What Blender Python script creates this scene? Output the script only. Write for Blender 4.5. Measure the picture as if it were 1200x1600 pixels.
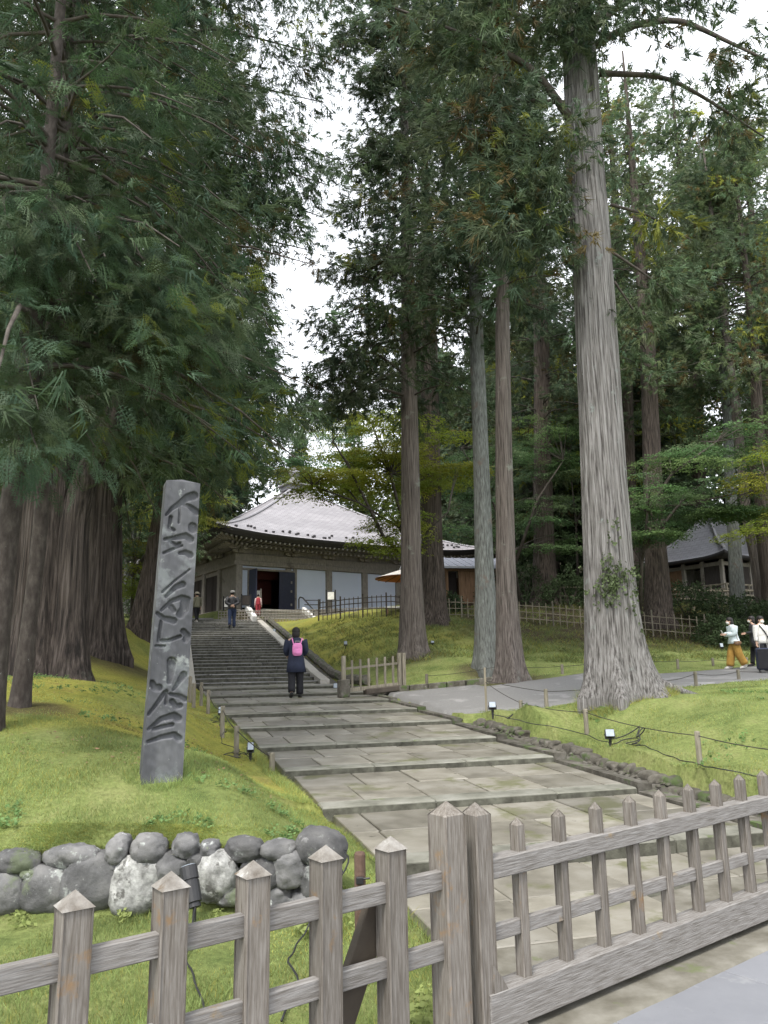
import bpy, math, random
import numpy as np
from mathutils import Vector, Matrix

for o in list(bpy.data.objects):
    bpy.data.objects.remove(o)
S = bpy.context.scene
COL = S.collection
rng = np.random.default_rng(7)
random.seed(7)

# ------------------------------------------------------------------ camera
FPX, PITCH, ROLL, EYE = 1180.0, math.radians(11.7), math.radians(1.0), 1.55
cF = np.array([0, math.cos(PITCH), math.sin(PITCH)])
_r0 = np.array([1.0, 0, 0]); _u0 = np.array([0, -math.sin(PITCH), math.cos(PITCH)])
cR = _r0 * math.cos(ROLL) - _u0 * math.sin(ROLL)
cU = _u0 * math.cos(ROLL) + _r0 * math.sin(ROLL)
cC = np.array([0, 0, EYE])
cam = bpy.data.cameras.new('camera')
cam.sensor_fit = 'HORIZONTAL'; cam.sensor_width = 24.0; cam.lens = FPX / 1200 * 24.0
cam.clip_start = 0.05; cam.clip_end = 2000
cam_o = bpy.data.objects.new('camera', cam); COL.objects.link(cam_o)
m = Matrix.Identity(4)
for i in range(3):
    m[i][0] = cR[i]; m[i][1] = cU[i]; m[i][2] = -cF[i]; m[i][3] = cC[i]
cam_o.matrix_world = m
S.camera = cam_o

# ------------------------------------------------------------------ sky, sun, exposure
SUN_EL, SUN_AZ = math.radians(58), math.radians(200)   # azimuth from +Y, clockwise
W = bpy.data.worlds.new('World'); S.world = W; W.use_nodes = True
nt = W.node_tree; bg = nt.nodes['Background']
sky = nt.nodes.new('ShaderNodeTexSky'); sky.sky_type = 'NISHITA'
sky.sun_disc = False; sky.sun_elevation = SUN_EL; sky.sun_rotation = SUN_AZ
sky.air_density = 1.0; sky.dust_density = 3.0; sky.ozone_density = 1.0
hs = nt.nodes.new('ShaderNodeHueSaturation'); hs.inputs['Saturation'].default_value = 0.22; hs.inputs['Value'].default_value = 1.25
mixc = nt.nodes.new('ShaderNodeMixRGB'); mixc.inputs[0].default_value = 0.55
mixc.inputs[2].default_value = (9.0, 9.3, 9.8, 1)      # even overcast veil
nt.links.new(sky.outputs[0], hs.inputs['Color']); nt.links.new(hs.outputs[0], mixc.inputs[1])
nt.links.new(mixc.outputs[0], bg.inputs['Color']); bg.inputs['Strength'].default_value = 0.12
sun = bpy.data.lights.new('sun', 'SUN'); sun.energy = 1.5; sun.angle = math.radians(12); sun.color = (1.0, 0.95, 0.86)
sun_o = bpy.data.objects.new('sun', sun); COL.objects.link(sun_o)
sd = Vector((math.sin(SUN_AZ) * math.cos(SUN_EL), math.cos(SUN_AZ) * math.cos(SUN_EL), math.sin(SUN_EL)))
sun_o.rotation_euler = sd.to_track_quat('Z', 'Y').to_euler(); sun_o.location = (0, -10, 40)
S.view_settings.view_transform = 'Standard'; S.view_settings.look = 'None'
S.view_settings.exposure = 1.34; S.view_settings.gamma = 1.0; S.view_settings.use_curve_mapping = False
S.cycles.max_bounces = 6; S.cycles.diffuse_bounces = 4; S.cycles.transparent_max_bounces = 4

# ------------------------------------------------------------------ projection helpers (photo pixel + distance -> place)
def ray(x, y): return cF + cR * (x - 600) / FPX + cU * (800 - y) / FPX
def at(x, y, Y):
    d = ray(x, y); return cC + d * (Y / d[1])
def atz(x, y, z):
    d = ray(x, y); return cC + d * ((z - EYE) / d[2])
def proj(P):
    v = np.asarray(P) - cC; z = v @ cF
    z = np.where(z < 0.05, 0.05, z)
    return 600 + FPX * (v @ cR) / z, 800 - FPX * (v @ cU) / z, v @ cF

# ------------------------------------------------------------------ noise
class SinNoise:
    def __init__(s, seed, n=14, lo=0.6, hi=2.2):
        r = np.random.default_rng(seed); k = r.normal(size=(n, 3)); k /= np.linalg.norm(k, axis=1)[:, None]
        s.k = k * r.uniform(lo, hi, (n, 1)) * 2 * math.pi; s.p = r.uniform(0, 6.28, n); s.n = n
    def __call__(s, P): return np.sin(P @ s.k.T + s.p).sum(1) / math.sqrt(s.n) * 1.0
NZ = SinNoise(1)
NZ2 = SinNoise(2, 18, 0.5, 3.5)
def vnoise1(x, seed, period=None):
    i = np.floor(x).astype(int); f = x - i; f = f * f * (3 - 2 * f)
    def h(a):
        if period: a = np.mod(a, period)
        v = np.sin(a * 127.1 + seed * 311.7) * 43758.5453; return v - np.floor(v)
    return h(i) * (1 - f) + h(i + 1) * f
def vnoise2(x, y, seed, px=None):
    i = np.floor(x).astype(int); f = x - i; f = f * f * (3 - 2 * f)
    j = np.floor(y).astype(int); g = y - j; g = g * g * (3 - 2 * g)
    def h(a, b):
        if px: a = np.mod(a, px)
        v = np.sin(a * 127.1 + b * 269.5 + seed * 311.7) * 43758.5453; return v - np.floor(v)
    return (h(i, j) * (1 - f) + h(i + 1, j) * f) * (1 - g) + (h(i, j + 1) * (1 - f) + h(i + 1, j + 1) * f) * g

# ------------------------------------------------------------------ mesh building
ORG = {}
def norm(v):
    v = np.asarray(v, float); return v / (np.linalg.norm(v) + 1e-12)
class MB:
    def __init__(s): s.v = []; s.f = []; s.n = 0; s.col = []
    def add(s, V, F, col=None):
        V = np.asarray(V, float).reshape(-1, 3)
        s.v.append(V)
        if isinstance(F, np.ndarray): s.f.append(F + s.n)
        else: s.f.extend([tuple(i + s.n for i in f) for f in F])
        if col is not None: s.col.append(np.broadcast_to(np.asarray(col, float), (len(V), 3)))
        s.n += len(V); return s
    def box(s, c, ax, h, ch=0.0):
        """oriented box: centre, 3x3 rows of axes, half sizes, chamfer"""
        c = np.asarray(c, float); ax = np.array(ax, float); h = np.asarray(h, float)
        if np.linalg.det(ax) < 0: ax[0] = -ax[0]
        if ch <= 0:
            V = [c + ax[0] * h[0] * i + ax[1] * h[1] * j + ax[2] * h[2] * k for i in (-1, 1) for j in (-1, 1) for k in (-1, 1)]
            F = [(0, 1, 3, 2), (4, 6, 7, 5), (0, 4, 5, 1), (2, 3, 7, 6), (0, 2, 6, 4), (1, 5, 7, 3)]
            return s.add(V, F)
        ch = min(ch, 0.45 * min(h))
        V = []; ix = {}
        for i in (-1, 1):
            for j in (-1, 1):
                for k in (-1, 1):
                    for a in range(3):
                        g = np.array([i * (h[0] - ch), j * (h[1] - ch), k * (h[2] - ch)]); sg = (i, j, k)
                        g[a] = sg[a] * h[a]; ix[(i, j, k, a)] = len(V); V.append(c + g @ ax)
        F = []
        for a in range(3):
            b, d = (a + 1) % 3, (a + 2) % 3
            for sg in (-1, 1):
                q = []
                for (p, r) in ((-1, -1), (1, -1), (1, 1), (-1, 1)):
                    t = [0, 0, 0]; t[a] = sg; t[b] = p; t[d] = r; q.append(ix[(*t, a)])
                F.append(tuple(q if sg > 0 else q[::-1]))
            for p in (-1, 1):
                for r in (-1, 1):
                    t0 = [0, 0, 0]; t0[a] = -1; t0[b] = p; t0[d] = r; t1 = list(t0); t1[a] = 1
                    q = (ix[(*t0, b)], ix[(*t1, b)], ix[(*t1, d)], ix[(*t0, d)])
                    F.append(q if p * r > 0 else q[::-1])
        for i in (-1, 1):
            for j in (-1, 1):
                for k in (-1, 1):
                    q = (ix[(i, j, k, 0)], ix[(i, j, k, 1)], ix[(i, j, k, 2)]); F.append(q if i * j * k > 0 else q[::-1])
        return s.add(V, F)
    def tube(s, P, r, n=8, cap=True, flat=None, up=None):
        P = np.asarray(P, float); m = len(P); r = np.broadcast_to(np.asarray(r, float), (m,))
        T = np.gradient(P, axis=0); T /= np.linalg.norm(T, axis=1)[:, None] + 1e-12
        ref = np.array([0, 0, 1.0]) if abs(T[0, 2]) < 0.9 else np.array([1.0, 0, 0])
        if up is not None: ref = np.asarray(up, float)
        th = np.arange(n) / n * 2 * math.pi; V = np.zeros((m, n, 3)); A = None
        for i in range(m):
            if A is None: A = np.cross(T[i], ref)
            else: A = A - T[i] * (A @ T[i])
            A = norm(A); B = np.cross(T[i], A)
            fx, fy = (1, 1) if flat is None else flat
            V[i] = P[i] + r[i] * (np.cos(th)[:, None] * A * fx + np.sin(th)[:, None] * B * fy)
        F = [(i * n + j, i * n + (j + 1) % n, (i + 1) * n + (j + 1) % n, (i + 1) * n + j) for i in range(m - 1) for j in range(n)]
        if cap: F += [tuple(range(n))[::-1], tuple(range((m - 1) * n, m * n))]
        return s.add(V, F)
    def lathe(s, c, prof, n=16, sx=1, sy=1):
        c = np.asarray(c, float); th = np.arange(n) / n * 2 * math.pi
        V = [(c[0] + r * math.cos(t) * sx, c[1] + r * math.sin(t) * sy, c[2] + z) for r, z in prof for t in th]; m = len(prof)
        F = [(i * n + j, i * n + (j + 1) % n, (i + 1) * n + (j + 1) % n, (i + 1) * n + j) for i in range(m - 1) for j in range(n)]
        F += [tuple(range(n))[::-1], tuple(range((m - 1) * n, m * n))]
        return s.add(V, F)
    def loft(s, rings, cap=True):
        n = len(rings[0]); V = np.concatenate([np.asarray(r, float) for r in rings]); m = len(rings)
        F = [(i * n + j, i * n + (j + 1) % n, (i + 1) * n + (j + 1) % n, (i + 1) * n + j) for i in range(m - 1) for j in range(n)]
        if cap: F += [tuple(range(n))[::-1], tuple(range((m - 1) * n, m * n))]
        return s.add(V, F)
    def grid(s, G):
        a, b = G.shape[:2]; I = np.arange(a * b).reshape(a, b)
        F = np.stack([I[:-1, :-1], I[1:, :-1], I[1:, 1:], I[:-1, 1:]], -1).reshape(-1, 4)
        return s.add(G.reshape(-1, 3), F)
    def blob(s, c, rad, seed=0, amp=0.12, sub=2, ax=None, fr=1.0, flat=0.0):
        V, F = ico(sub); n = SinNoise(seed, 8, 0.12 * fr, 0.45 * fr)
        d = 1 + amp * n(V); P = V * d[:, None]
        if flat: P = np.sign(P) * np.abs(P) ** (1 - flat)
        P = P * np.asarray(rad)
        if ax is not None: P = P @ np.asarray(ax)
        return s.add(P + np.asarray(c), F)
    def build(s, name, mat, parent=None, smooth=False, org=None, kind=None, colname=None):
        o0 = np.zeros(3)
        if parent is not None: o0 = ORG[parent.name]
        elif org is not None: o0 = np.asarray(org, float)
        V = np.concatenate(s.v) - o0
        me = bpy.data.meshes.new(name)
        if len(s.f) and all(isinstance(x, np.ndarray) for x in s.f):
            k = s.f[0].shape[1]; Fa = np.concatenate(s.f); nf = len(Fa)
            me.vertices.add(len(V)); me.vertices.foreach_set('co', V.astype(np.float32).ravel())
            me.loops.add(nf * k); me.loops.foreach_set('vertex_index', Fa.astype(np.int32).ravel())
            me.polygons.add(nf); me.polygons.foreach_set('loop_start', (np.arange(nf) * k).astype(np.int32))
            me.polygons.foreach_set('loop_total', np.full(nf, k, np.int32)); me.update(calc_edges=True)
        else:
            F = []
            for x in s.f:
                if isinstance(x, np.ndarray): F.extend(map(tuple, x.tolist()))
                else: F.append(x)
            me.from_pydata(V.tolist(), [], F); me.update()
        if s.col:
            at_ = me.attributes.new('Col', 'FLOAT_COLOR', 'POINT'); c = np.concatenate(s.col)
            at_.data.foreach_set('color', np.concatenate([c, np.ones((len(c), 1))], 1).astype(np.float32).ravel())
        if smooth: me.polygons.foreach_set('use_smooth', np.ones(len(me.polygons), bool))
        me.materials.append(mat)
        ob = bpy.data.objects.new(name, me); COL.objects.link(ob)
        if parent is not None: ob.parent = parent
        else: ob.location = o0
        ORG[ob.name] = o0
        if kind: ob['kind'] = kind
        return ob
_ICO = {}
def ico(sub):
    if sub in _ICO: return _ICO[sub]
    t = (1 + 5 ** .5) / 2
    V = [(-1, t, 0), (1, t, 0), (-1, -t, 0), (1, -t, 0), (0, -1, t), (0, 1, t), (0, -1, -t), (0, 1, -t), (t, 0, -1), (t, 0, 1), (-t, 0, -1), (-t, 0, 1)]
    F = [(0, 11, 5), (0, 5, 1), (0, 1, 7), (0, 7, 10), (0, 10, 11), (1, 5, 9), (5, 11, 4), (11, 10, 2), (10, 7, 6), (7, 1, 8), (3, 9, 4), (3, 4, 2), (3, 2, 6), (3, 6, 8), (3, 8, 9), (4, 9, 5), (2, 4, 11), (6, 2, 10), (8, 6, 7), (9, 8, 1)]
    V = [np.array(v) / np.linalg.norm(v) for v in map(lambda q: np.array(q, float), V)]
    for _ in range(sub):
        c = {}; G = []
        def mid(a, b):
            k = (min(a, b), max(a, b))
            if k not in c: c[k] = len(V); V.append(norm(V[a] + V[b]))
            return c[k]
        for a, b, d in F:
            x, y, z = mid(a, b), mid(b, d), mid(d, a); G += [(a, x, z), (b, y, x), (d, z, y), (x, y, z)]
        F = G
    _ICO[sub] = (np.array(V), np.array(F)); return _ICO[sub]

def thing(name, label, cat, loc, group=None, kind=None):
    o = bpy.data.objects.new(name, None); COL.objects.link(o); o.location = tuple(float(a) for a in loc)
    o.empty_display_size = 0.2; ORG[o.name] = np.asarray(loc, float)
    return tag(o, label, cat, group, kind)
def tag(o, label=None, cat=None, group=None, kind=None):
    if label: o['label'] = label
    if cat: o['category'] = cat
    if group: o['group'] = group
    if kind: o['kind'] = kind
    return o
def zrot(a):
    """axes rows for a heading a (clockwise from +Y): right, forward, up"""
    return np.array([[math.cos(a), -math.sin(a), 0], [math.sin(a), math.cos(a), 0], [0, 0, 1.0]])
I3 = np.eye(3)

# ------------------------------------------------------------------ materials
def mat(name, cols, rough=0.85, scale=4.0, stretch=(1, 1, 1), bump=0.3, bscale=None, rot=(0, 0, 0), rnd=0.0, detail=6.0, spec=0.3, bdist=0.02, coords='Object', pos=None, metal=0.0, trans=0.0, spots=None):
    m = bpy.data.materials.new(name); m.use_nodes = True; t = m.node_tree; N = t.nodes; L = t.links
    b = N['Principled BSDF']; b.inputs['Roughness'].default_value = rough; b.inputs['Specular IOR Level'].default_value = spec; b.inputs['Metallic'].default_value = metal
    tc = N.new('ShaderNodeTexCoord'); mp = N.new('ShaderNodeMapping'); mp.inputs['Scale'].default_value = stretch if not any(rot) else tuple(1 / q for q in stretch); mp.inputs['Rotation'].default_value = rot; mp.vector_type = 'TEXTURE' if any(rot) else 'POINT'
    if rnd:
        o2 = N.new('ShaderNodeObjectInfo'); vm = N.new('ShaderNodeVectorMath'); vm.operation = 'MULTIPLY_ADD'; cx_ = N.new('ShaderNodeCombineXYZ'); [L.new(o2.outputs['Random'], cx_.inputs[i_]) for i_ in range(3)]
        L.new(cx_.outputs[0], vm.inputs[0]); vm.inputs[1].default_value = (31.7, 17.3, 23.9); L.new(tc.outputs[coords], vm.inputs[2]); L.new(vm.outputs[0], mp.inputs['Vector'])
    else: L.new(tc.outputs[coords], mp.inputs['Vector'])
    no = N.new('ShaderNodeTexNoise'); no.inputs['Scale'].default_value = scale; no.inputs['Detail'].default_value = detail; no.inputs['Roughness'].default_value = 0.6
    L.new(mp.outputs[0], no.inputs['Vector'])
    cr = N.new('ShaderNodeValToRGB'); e = cr.color_ramp.elements
    k = len(cols); ps = pos or [0.3 + 0.4 * i / max(1, k - 1) for i in range(k)]
    while len(e) < k: e.new(0.5)
    for i in range(k): e[i].position = ps[i]; e[i].color = (*cols[i], 1)
    L.new(no.outputs['Fac'], cr.inputs['Fac']); out = cr.outputs['Color']
    if spots:   # (colour, scale, threshold): lichen, dirt blotches
        for (sc, ss, th) in spots:
            n2 = N.new('ShaderNodeTexNoise'); n2.inputs['Scale'].default_value = ss; n2.inputs['Detail'].default_value = 8; n2.inputs['Roughness'].default_value = 0.65
            L.new(tc.outputs[coords], n2.inputs['Vector'])
            mr = N.new('ShaderNodeMapRange'); mr.inputs['From Min'].default_value = th; mr.inputs['From Max'].default_value = th + 0.07; L.new(n2.outputs['Fac'], mr.inputs['Value'])
            mx = N.new('ShaderNodeMixRGB'); mx.inputs[2].default_value = (*sc, 1); L.new(mr.outputs[0], mx.inputs[0]); L.new(out, mx.inputs[1]); out = mx.outputs[0]
    if rnd:
        oi = N.new('ShaderNodeObjectInfo'); mr = N.new('ShaderNodeMapRange'); mr.inputs['To Min'].default_value = 1 - rnd; mr.inputs['To Max'].default_value = 1 + rnd
        L.new(oi.outputs['Random'], mr.inputs['Value']); h = N.new('ShaderNodeHueSaturation'); L.new(mr.outputs[0], h.inputs['Value']); L.new(out, h.inputs['Color']); out = h.outputs[0]
    L.new(out, b.inputs['Base Color'])
    if bump:
        nb = N.new('ShaderNodeTexNoise'); nb.inputs['Scale'].default_value = bscale or scale * 3; nb.inputs['Detail'].default_value = 8; nb.inputs['Roughness'].default_value = 0.65
        L.new(mp.outputs[0], nb.inputs['Vector']); bn = N.new('ShaderNodeBump'); bn.inputs['Strength'].default_value = bump; bn.inputs['Distance'].default_value = bdist
        L.new(nb.outputs['Fac'], bn.inputs['Height']); L.new(bn.outputs[0], b.inputs['Normal'])
    return m
def plain(name, c, rough=0.6, spec=0.3, metal=0.0):
    return mat(name, [tuple(x * 0.8 for x in c), tuple(min(1, x * 1.15) for x in c)], rough=rough, scale=9, bump=0.1, spec=spec, metal=metal)
def leafmat(name, base, trans=0.35, rough=0.55, var=0.25):
    m = bpy.data.materials.new(name); m.use_nodes = True; t = m.node_tree; N = t.nodes; L = t.links
    b = N['Principled BSDF']; b.inputs['Roughness'].default_value = rough; b.inputs['Specular IOR Level'].default_value = 0.12
    a = N.new('ShaderNodeAttribute'); a.attribute_name = 'Col'
    mx = N.new('ShaderNodeMixRGB'); mx.blend_type = 'MULTIPLY'; mx.inputs[0].default_value = 1; mx.inputs[1].default_value = (*base, 1); L.new(a.outputs['Color'], mx.inputs[2])
    L.new(mx.outputs[0], b.inputs['Base Color'])
    tr = N.new('ShaderNodeBsdfTranslucent'); L.new(mx.outputs[0], tr.inputs['Color'])
    ms = N.new('ShaderNodeMixShader'); ms.inputs[0].default_value = trans
    L.new(b.outputs[0], ms.inputs[1]); L.new(tr.outputs[0], ms.inputs[2]); L.new(ms.outputs[0], N['Material Output'].inputs['Surface'])
    return m

M = {}
M['wood'] = mat('weathered_wood', [(0.095, 0.081, 0.066), (0.155, 0.139, 0.122), (0.22, 0.203, 0.184)], scale=14, stretch=(9, 9, 0.6), bump=0.35, bscale=16, rnd=0.12, spots=[((0.20, 0.135, 0.08), 5.0, 0.60), ((0.17, 0.20, 0.13), 3.0, 0.66)])
M['woodtop'] = mat('weathered_wood_end', [(0.10, 0.085, 0.07), (0.19, 0.175, 0.157), (0.29, 0.278, 0.26)], scale=14, bump=0.5, bscale=40, spots=[((0.42, 0.42, 0.39), 16, 0.64), ((0.12, 0.09, 0.06), 9, 0.62)])
FA = math.radians(52.9)
M['woodrail'] = mat('weathered_wood_rail', [(0.105, 0.094, 0.082), (0.178, 0.167, 0.157), (0.245, 0.236, 0.228)], scale=14, stretch=(0.6, 9, 9), rot=(0, 0, math.pi / 2 - FA), bump=0.35, bscale=16, rnd=0.1, spots=[((0.21, 0.16, 0.10), 4.5, 0.62), ((0.19, 0.22, 0.14), 3.0, 0.64)])
M['slab'] = mat('paving_stone', [(0.105, 0.096, 0.076), (0.182, 0.169, 0.139), (0.245, 0.232, 0.202)], scale=2.2, bump=0.3, bscale=28, bdist=0.006, rnd=0.24, rough=0.48, spec=.55, spots=[((0.115, 0.115, 0.065), 1.3, 0.56), ((0.235, 0.225, 0.20), 7, 0.66), ((0.055, 0.05, 0.04), 11, 0.64)])
M['edge'] = mat('step_edge_stone', [(0.10, 0.10, 0.08), (0.17, 0.168, 0.14), (0.23, 0.228, 0.2)], scale=3, bump=0.4, bscale=30, bdist=0.01, rnd=0.12, spots=[((0.09, 0.11, 0.05), 2.2, 0.6)])
M['stair'] = mat('stair_stone', [(0.12, 0.116, 0.114), (0.235, 0.23, 0.225), (0.31, 0.305, 0.3)], scale=2.5, bump=0.4, bscale=25, rnd=0.2, spots=[((0.07, 0.068, 0.065), 3, 0.6)])
M['riser'] = mat('dark_riser_stone', [(0.035, 0.034, 0.026), (0.075, 0.074, 0.058), (0.12, 0.12, 0.095)], scale=8, bump=0.4, bscale=30, rnd=0.2)  # dark tone for the thin facings on the step faces and the joint bed
M['granite'] = mat('pale_granite', [(0.34, 0.32, 0.28), (0.48, 0.46, 0.42)], scale=12, bump=0.2, rnd=0.1, spots=[((0.2, 0.18, 0.14), 3, 0.62)])
M['kerb'] = mat('mossy_kerb', [(0.04, 0.036, 0.028), (0.085, 0.078, 0.064), (0.15, 0.14, 0.125)], scale=7, bump=0.7, bscale=18, rnd=0.2, spots=[((0.06, 0.085, 0.03), 3.5, 0.55), ((0.28, 0.27, 0.24), 9, 0.68)])
M['boulder'] = mat('lichen_boulder', [(0.06, 0.06, 0.062), (0.118, 0.117, 0.118), (0.175, 0.172, 0.168)], scale=5, bump=0.5, bscale=30, rnd=0.42, spots=[((0.12, 0.14, 0.09), 3.0, 0.58), ((0.30, 0.315, 0.30), 8.5, 0.6), ((0.42, 0.43, 0.41), 26, 0.655), ((0.05, 0.048, 0.045), 5, 0.62)])
M['lichen'] = mat('pale_boulder', [(0.11, 0.11, 0.105), (0.25, 0.25, 0.24), (0.42, 0.42, 0.405)], scale=16, bump=0.5, bscale=30, rnd=0.1, spots=[((0.10, 0.098, 0.092), 9, 0.53)])
M['stele'] = mat('slate_stele', [(0.040, 0.041, 0.047), (0.074, 0.076, 0.084), (0.118, 0.12, 0.127)], scale=5, stretch=(1, 1, 0.25), bump=0.25, bscale=35, bdist=0.006, rough=0.7, spots=[((0.13, 0.14, 0.145), 3.2, 0.54), ((0.21, 0.225, 0.22), 6.0, 0.61), ((0.30, 0.31, 0.30), 24, 0.655), ((0.24, 0.23, 0.08), 2.6, 0.70)])
M['asphalt'] = mat('asphalt', [(0.145, 0.143, 0.14), (0.195, 0.192, 0.186)], scale=30, bump=0.3, bscale=90, bdist=0.006, spots=[((0.24, 0.235, 0.23), 1.2, 0.56)])
M['pave'] = mat('grey_pavement', [(0.145, 0.15, 0.165), (0.175, 0.18, 0.195)], scale=3, bump=0.3, bscale=45, bdist=0.006, rnd=0.12, spots=[((0.20, 0.205, 0.215), 3.2, 0.6), ((0.10, 0.10, 0.11), 14, 0.68)])
M['sand'] = mat('sandy_concrete', [(0.085, 0.077, 0.058), (0.145, 0.136, 0.112), (0.21, 0.20, 0.172)], scale=4, bump=0.3, bscale=50, bdist=0.006, spots=[((0.11, 0.125, 0.06), 2.5, 0.6), ((0.33, 0.32, 0.29), 3.3, 0.64)])
M['bark'] = mat('cedar_bark', [(0.055, 0.05, 0.047), (0.19, 0.18, 0.172), (0.31, 0.30, 0.295)], pos=[.36, .5, .66], scale=6, stretch=(6, 6, 0.16), bump=1.0, bscale=13, bdist=0.05, spots=[((0.24, 0.265, 0.25), 3.2, 0.62), ((0.10, 0.14, 0.06), 1.3, 0.66), ((0.42, 0.42, 0.40), 15, 0.70)])
M['barkbrown'] = mat('brown_cedar_bark', [(0.022, 0.017, 0.014), (0.082, 0.064, 0.053), (0.16, 0.132, 0.115)], pos=[.38, .52, .68], scale=6, stretch=(6, 6, 0.16), bump=1.0, bscale=11, bdist=0.06, spots=[((0.09, 0.105, 0.075), 1.4, 0.64)])
M['barkancient'] = mat('ancient_bark', [(0.014, 0.011, 0.0095), (0.062, 0.049, 0.042), (0.13, 0.109, 0.097)], pos=[.36, .52, .68], scale=3.2, stretch=(6, 6, 0.2), bump=1.0, bscale=6, bdist=0.12, spots=[((0.10, 0.095, 0.08), 1.4, 0.62)])
M['barksmooth'] = mat('smooth_brown_bark', [(0.026, 0.020, 0.017), (0.05, 0.041, 0.036), (0.085, 0.072, 0.064)], scale=11, stretch=(1.6, 1.6, .7), bump=0.5, bscale=22, spots=[((0.26, 0.26, 0.25), 9, 0.67), ((0.05, 0.04, 0.035), 6, .62)])
M['barkmid'] = mat('grey_brown_bark', [(0.05, 0.042, 0.037), (0.125, 0.105, 0.093), (0.20, 0.175, 0.16)], pos=[.36, .5, .68], scale=6, stretch=(6, 6, 0.2), bump=1.0, bscale=14, bdist=0.04, spots=[((0.20, 0.21, 0.18), 1.5, 0.6)])
M['barkgreen'] = mat('lichen_bark', [(0.045, 0.047, 0.043), (0.115, 0.122, 0.115), (0.20, 0.215, 0.205)], scale=8, stretch=(4, 4, 0.5), bump=0.9, bscale=14, bdist=0.03, spots=[((0.12, 0.10, 0.085), 2.0, 0.58)])
M['limb'] = mat('limb_bark', [(0.035, 0.028, 0.023), (0.09, 0.078, 0.067)], scale=6, bump=0.5)
M['hinoki'] = leafmat('cypress_foliage', (0.06, 0.093, 0.052), 0.32)
M['sugi'] = leafmat('cedar_foliage', (0.072, 0.102, 0.060), 0.33)
M['sugiR'] = leafmat('pale_cedar_foliage', (0.115, 0.16, 0.088), 0.38)
M['maple'] = leafmat('maple_leaves', (0.17, 0.195, 0.033), 0.5)
M['mapleG'] = leafmat('green_maple_leaves', (0.085, 0.135, 0.058), 0.45)
M['shrub'] = leafmat('shrub_leaves', (0.05, 0.075, 0.035), 0.3)
M['grass'] = leafmat('grass_blades', (0.25, 0.295, 0.105), 0.4)
M['ivy'] = leafmat('ivy_leaves', (0.075, 0.10, 0.045), 0.25)
M['oldwood'] = mat('grey_temple_wood', [(0.19, 0.175, 0.155), (0.31, 0.285, 0.25)], scale=4, stretch=(3, 3, 1), bump=0.2, spots=[((0.13, 0.115, 0.10), 1.2, 0.6)])
M['darkwood'] = mat('dark_door_wood', [(0.035, 0.03, 0.028), (0.06, 0.052, 0.047)], scale=5, stretch=(4, 4, .6), bump=0.2)
M['bluepanel'] = mat('pale_wall_panel', [(0.58, 0.65, 0.79), (0.63, 0.70, 0.83)], scale=1.2, bump=0.05, rough=0.7)
M['navy'] = plain('navy_door', (0.022, 0.026, 0.05), 0.35, 0.4)
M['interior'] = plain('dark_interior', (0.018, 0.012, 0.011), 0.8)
M['redglow'] = plain('red_curtain_glow', (0.06, 0.009, 0.006), 0.7)  # dark red carries the orange glow inside the hall door as colour
M['white'] = plain('white_paint', (0.72, 0.72, 0.7), 0.6)
M['black'] = plain('black_metal', (0.02, 0.02, 0.022), 0.45, 0.4)
M['bamboo'] = mat('old_bamboo', [(0.15, 0.13, 0.095), (0.26, 0.232, 0.18)], scale=5, stretch=(3, 3, .5), bump=0.15, rnd=0.2)
M['bamboodark'] = mat('dark_fence_wood', [(0.045, 0.037, 0.03), (0.09, 0.075, 0.06)], scale=5, bump=0.15, rnd=0.2)
M['postwood'] = mat('grey_stake_wood', [(0.11, 0.10, 0.075), (0.24, 0.215, 0.17)], scale=6, stretch=(5, 5, .7), bump=0.4, rnd=0.25)
M['rope'] = plain('dark_rope', (0.045, 0.04, 0.035), 0.9)
M['cable'] = plain('black_cable', (0.022, 0.022, 0.024), 0.5)
M['lens'] = mat('frosted_lamp_glass', [(0.22, 0.26, 0.30), (0.34, 0.38, 0.43)], scale=20, rough=0.15, bump=0, spec=0.6)
M['hutwood'] = mat('hut_boards', [(0.13, 0.075, 0.045), (0.25, 0.155, 0.095)], scale=4, stretch=(6, 6, .5), bump=0.2, rnd=0.15)
M['metalroof'] = mat('grey_metal_roof', [(0.30, 0.31, 0.36), (0.38, 0.39, 0.44)], scale=2, bump=0.08, rough=0.5)
M['paper'] = plain('white_paper', (0.75, 0.74, 0.7), 0.7)
M['umbrella'] = plain('orange_paper', (0.55, 0.17, 0.06), 0.6)
M['umbtop'] = plain('pale_paper', (0.62, 0.58, 0.52), 0.6)
M['pipe'] = mat('rusty_pipe', [(0.07, 0.042, 0.03), (0.13, 0.085, 0.065)], scale=14, bump=0.3)
M['brace'] = plain('dark_brown_board', (0.05, 0.04, 0.03), 0.7)
M['moss'] = mat('moss', [(0.07, 0.10, 0.02), (0.16, 0.19, 0.05)], scale=12, bump=0.6, bscale=40)
# ------------------------------------------------------------------ the path frame: O origin at the second step, u along, v to the right
PO = np.array([1.07, 8.43]); PU = np.array([-0.267, 0.9637]); PV = np.array([0.9637, 0.267]); PHEAD = math.atan2(-0.267, 0.9637)
def uv2(u, v): return PO[0] + u * PU[0] + v * PV[0], PO[1] + u * PU[1] + v * PV[1]
def toUV(x, y): return (x - PO[0]) * PU[0] + (y - PO[1]) * PU[1], (x - PO[0]) * PV[0] + (y - PO[1]) * PV[1]
STEP_PX = [(880, 1330), (752, 1245), (653, 1192), (583, 1159), (530, 1131), (491, 1111), (464, 1096), (441, 1084), (428, 1073)]
STEP_U = [-1.95, 0, 1.93, 3.86, 5.9, 8.0, 10.2, 12.3, 14.3]
STEP_Z = [float(at(px, py, PO[1] + u * PU[1])[2]) for (px, py), u in zip(STEP_PX, STEP_U)]
STEP_Z[0] = 0.11
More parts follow.
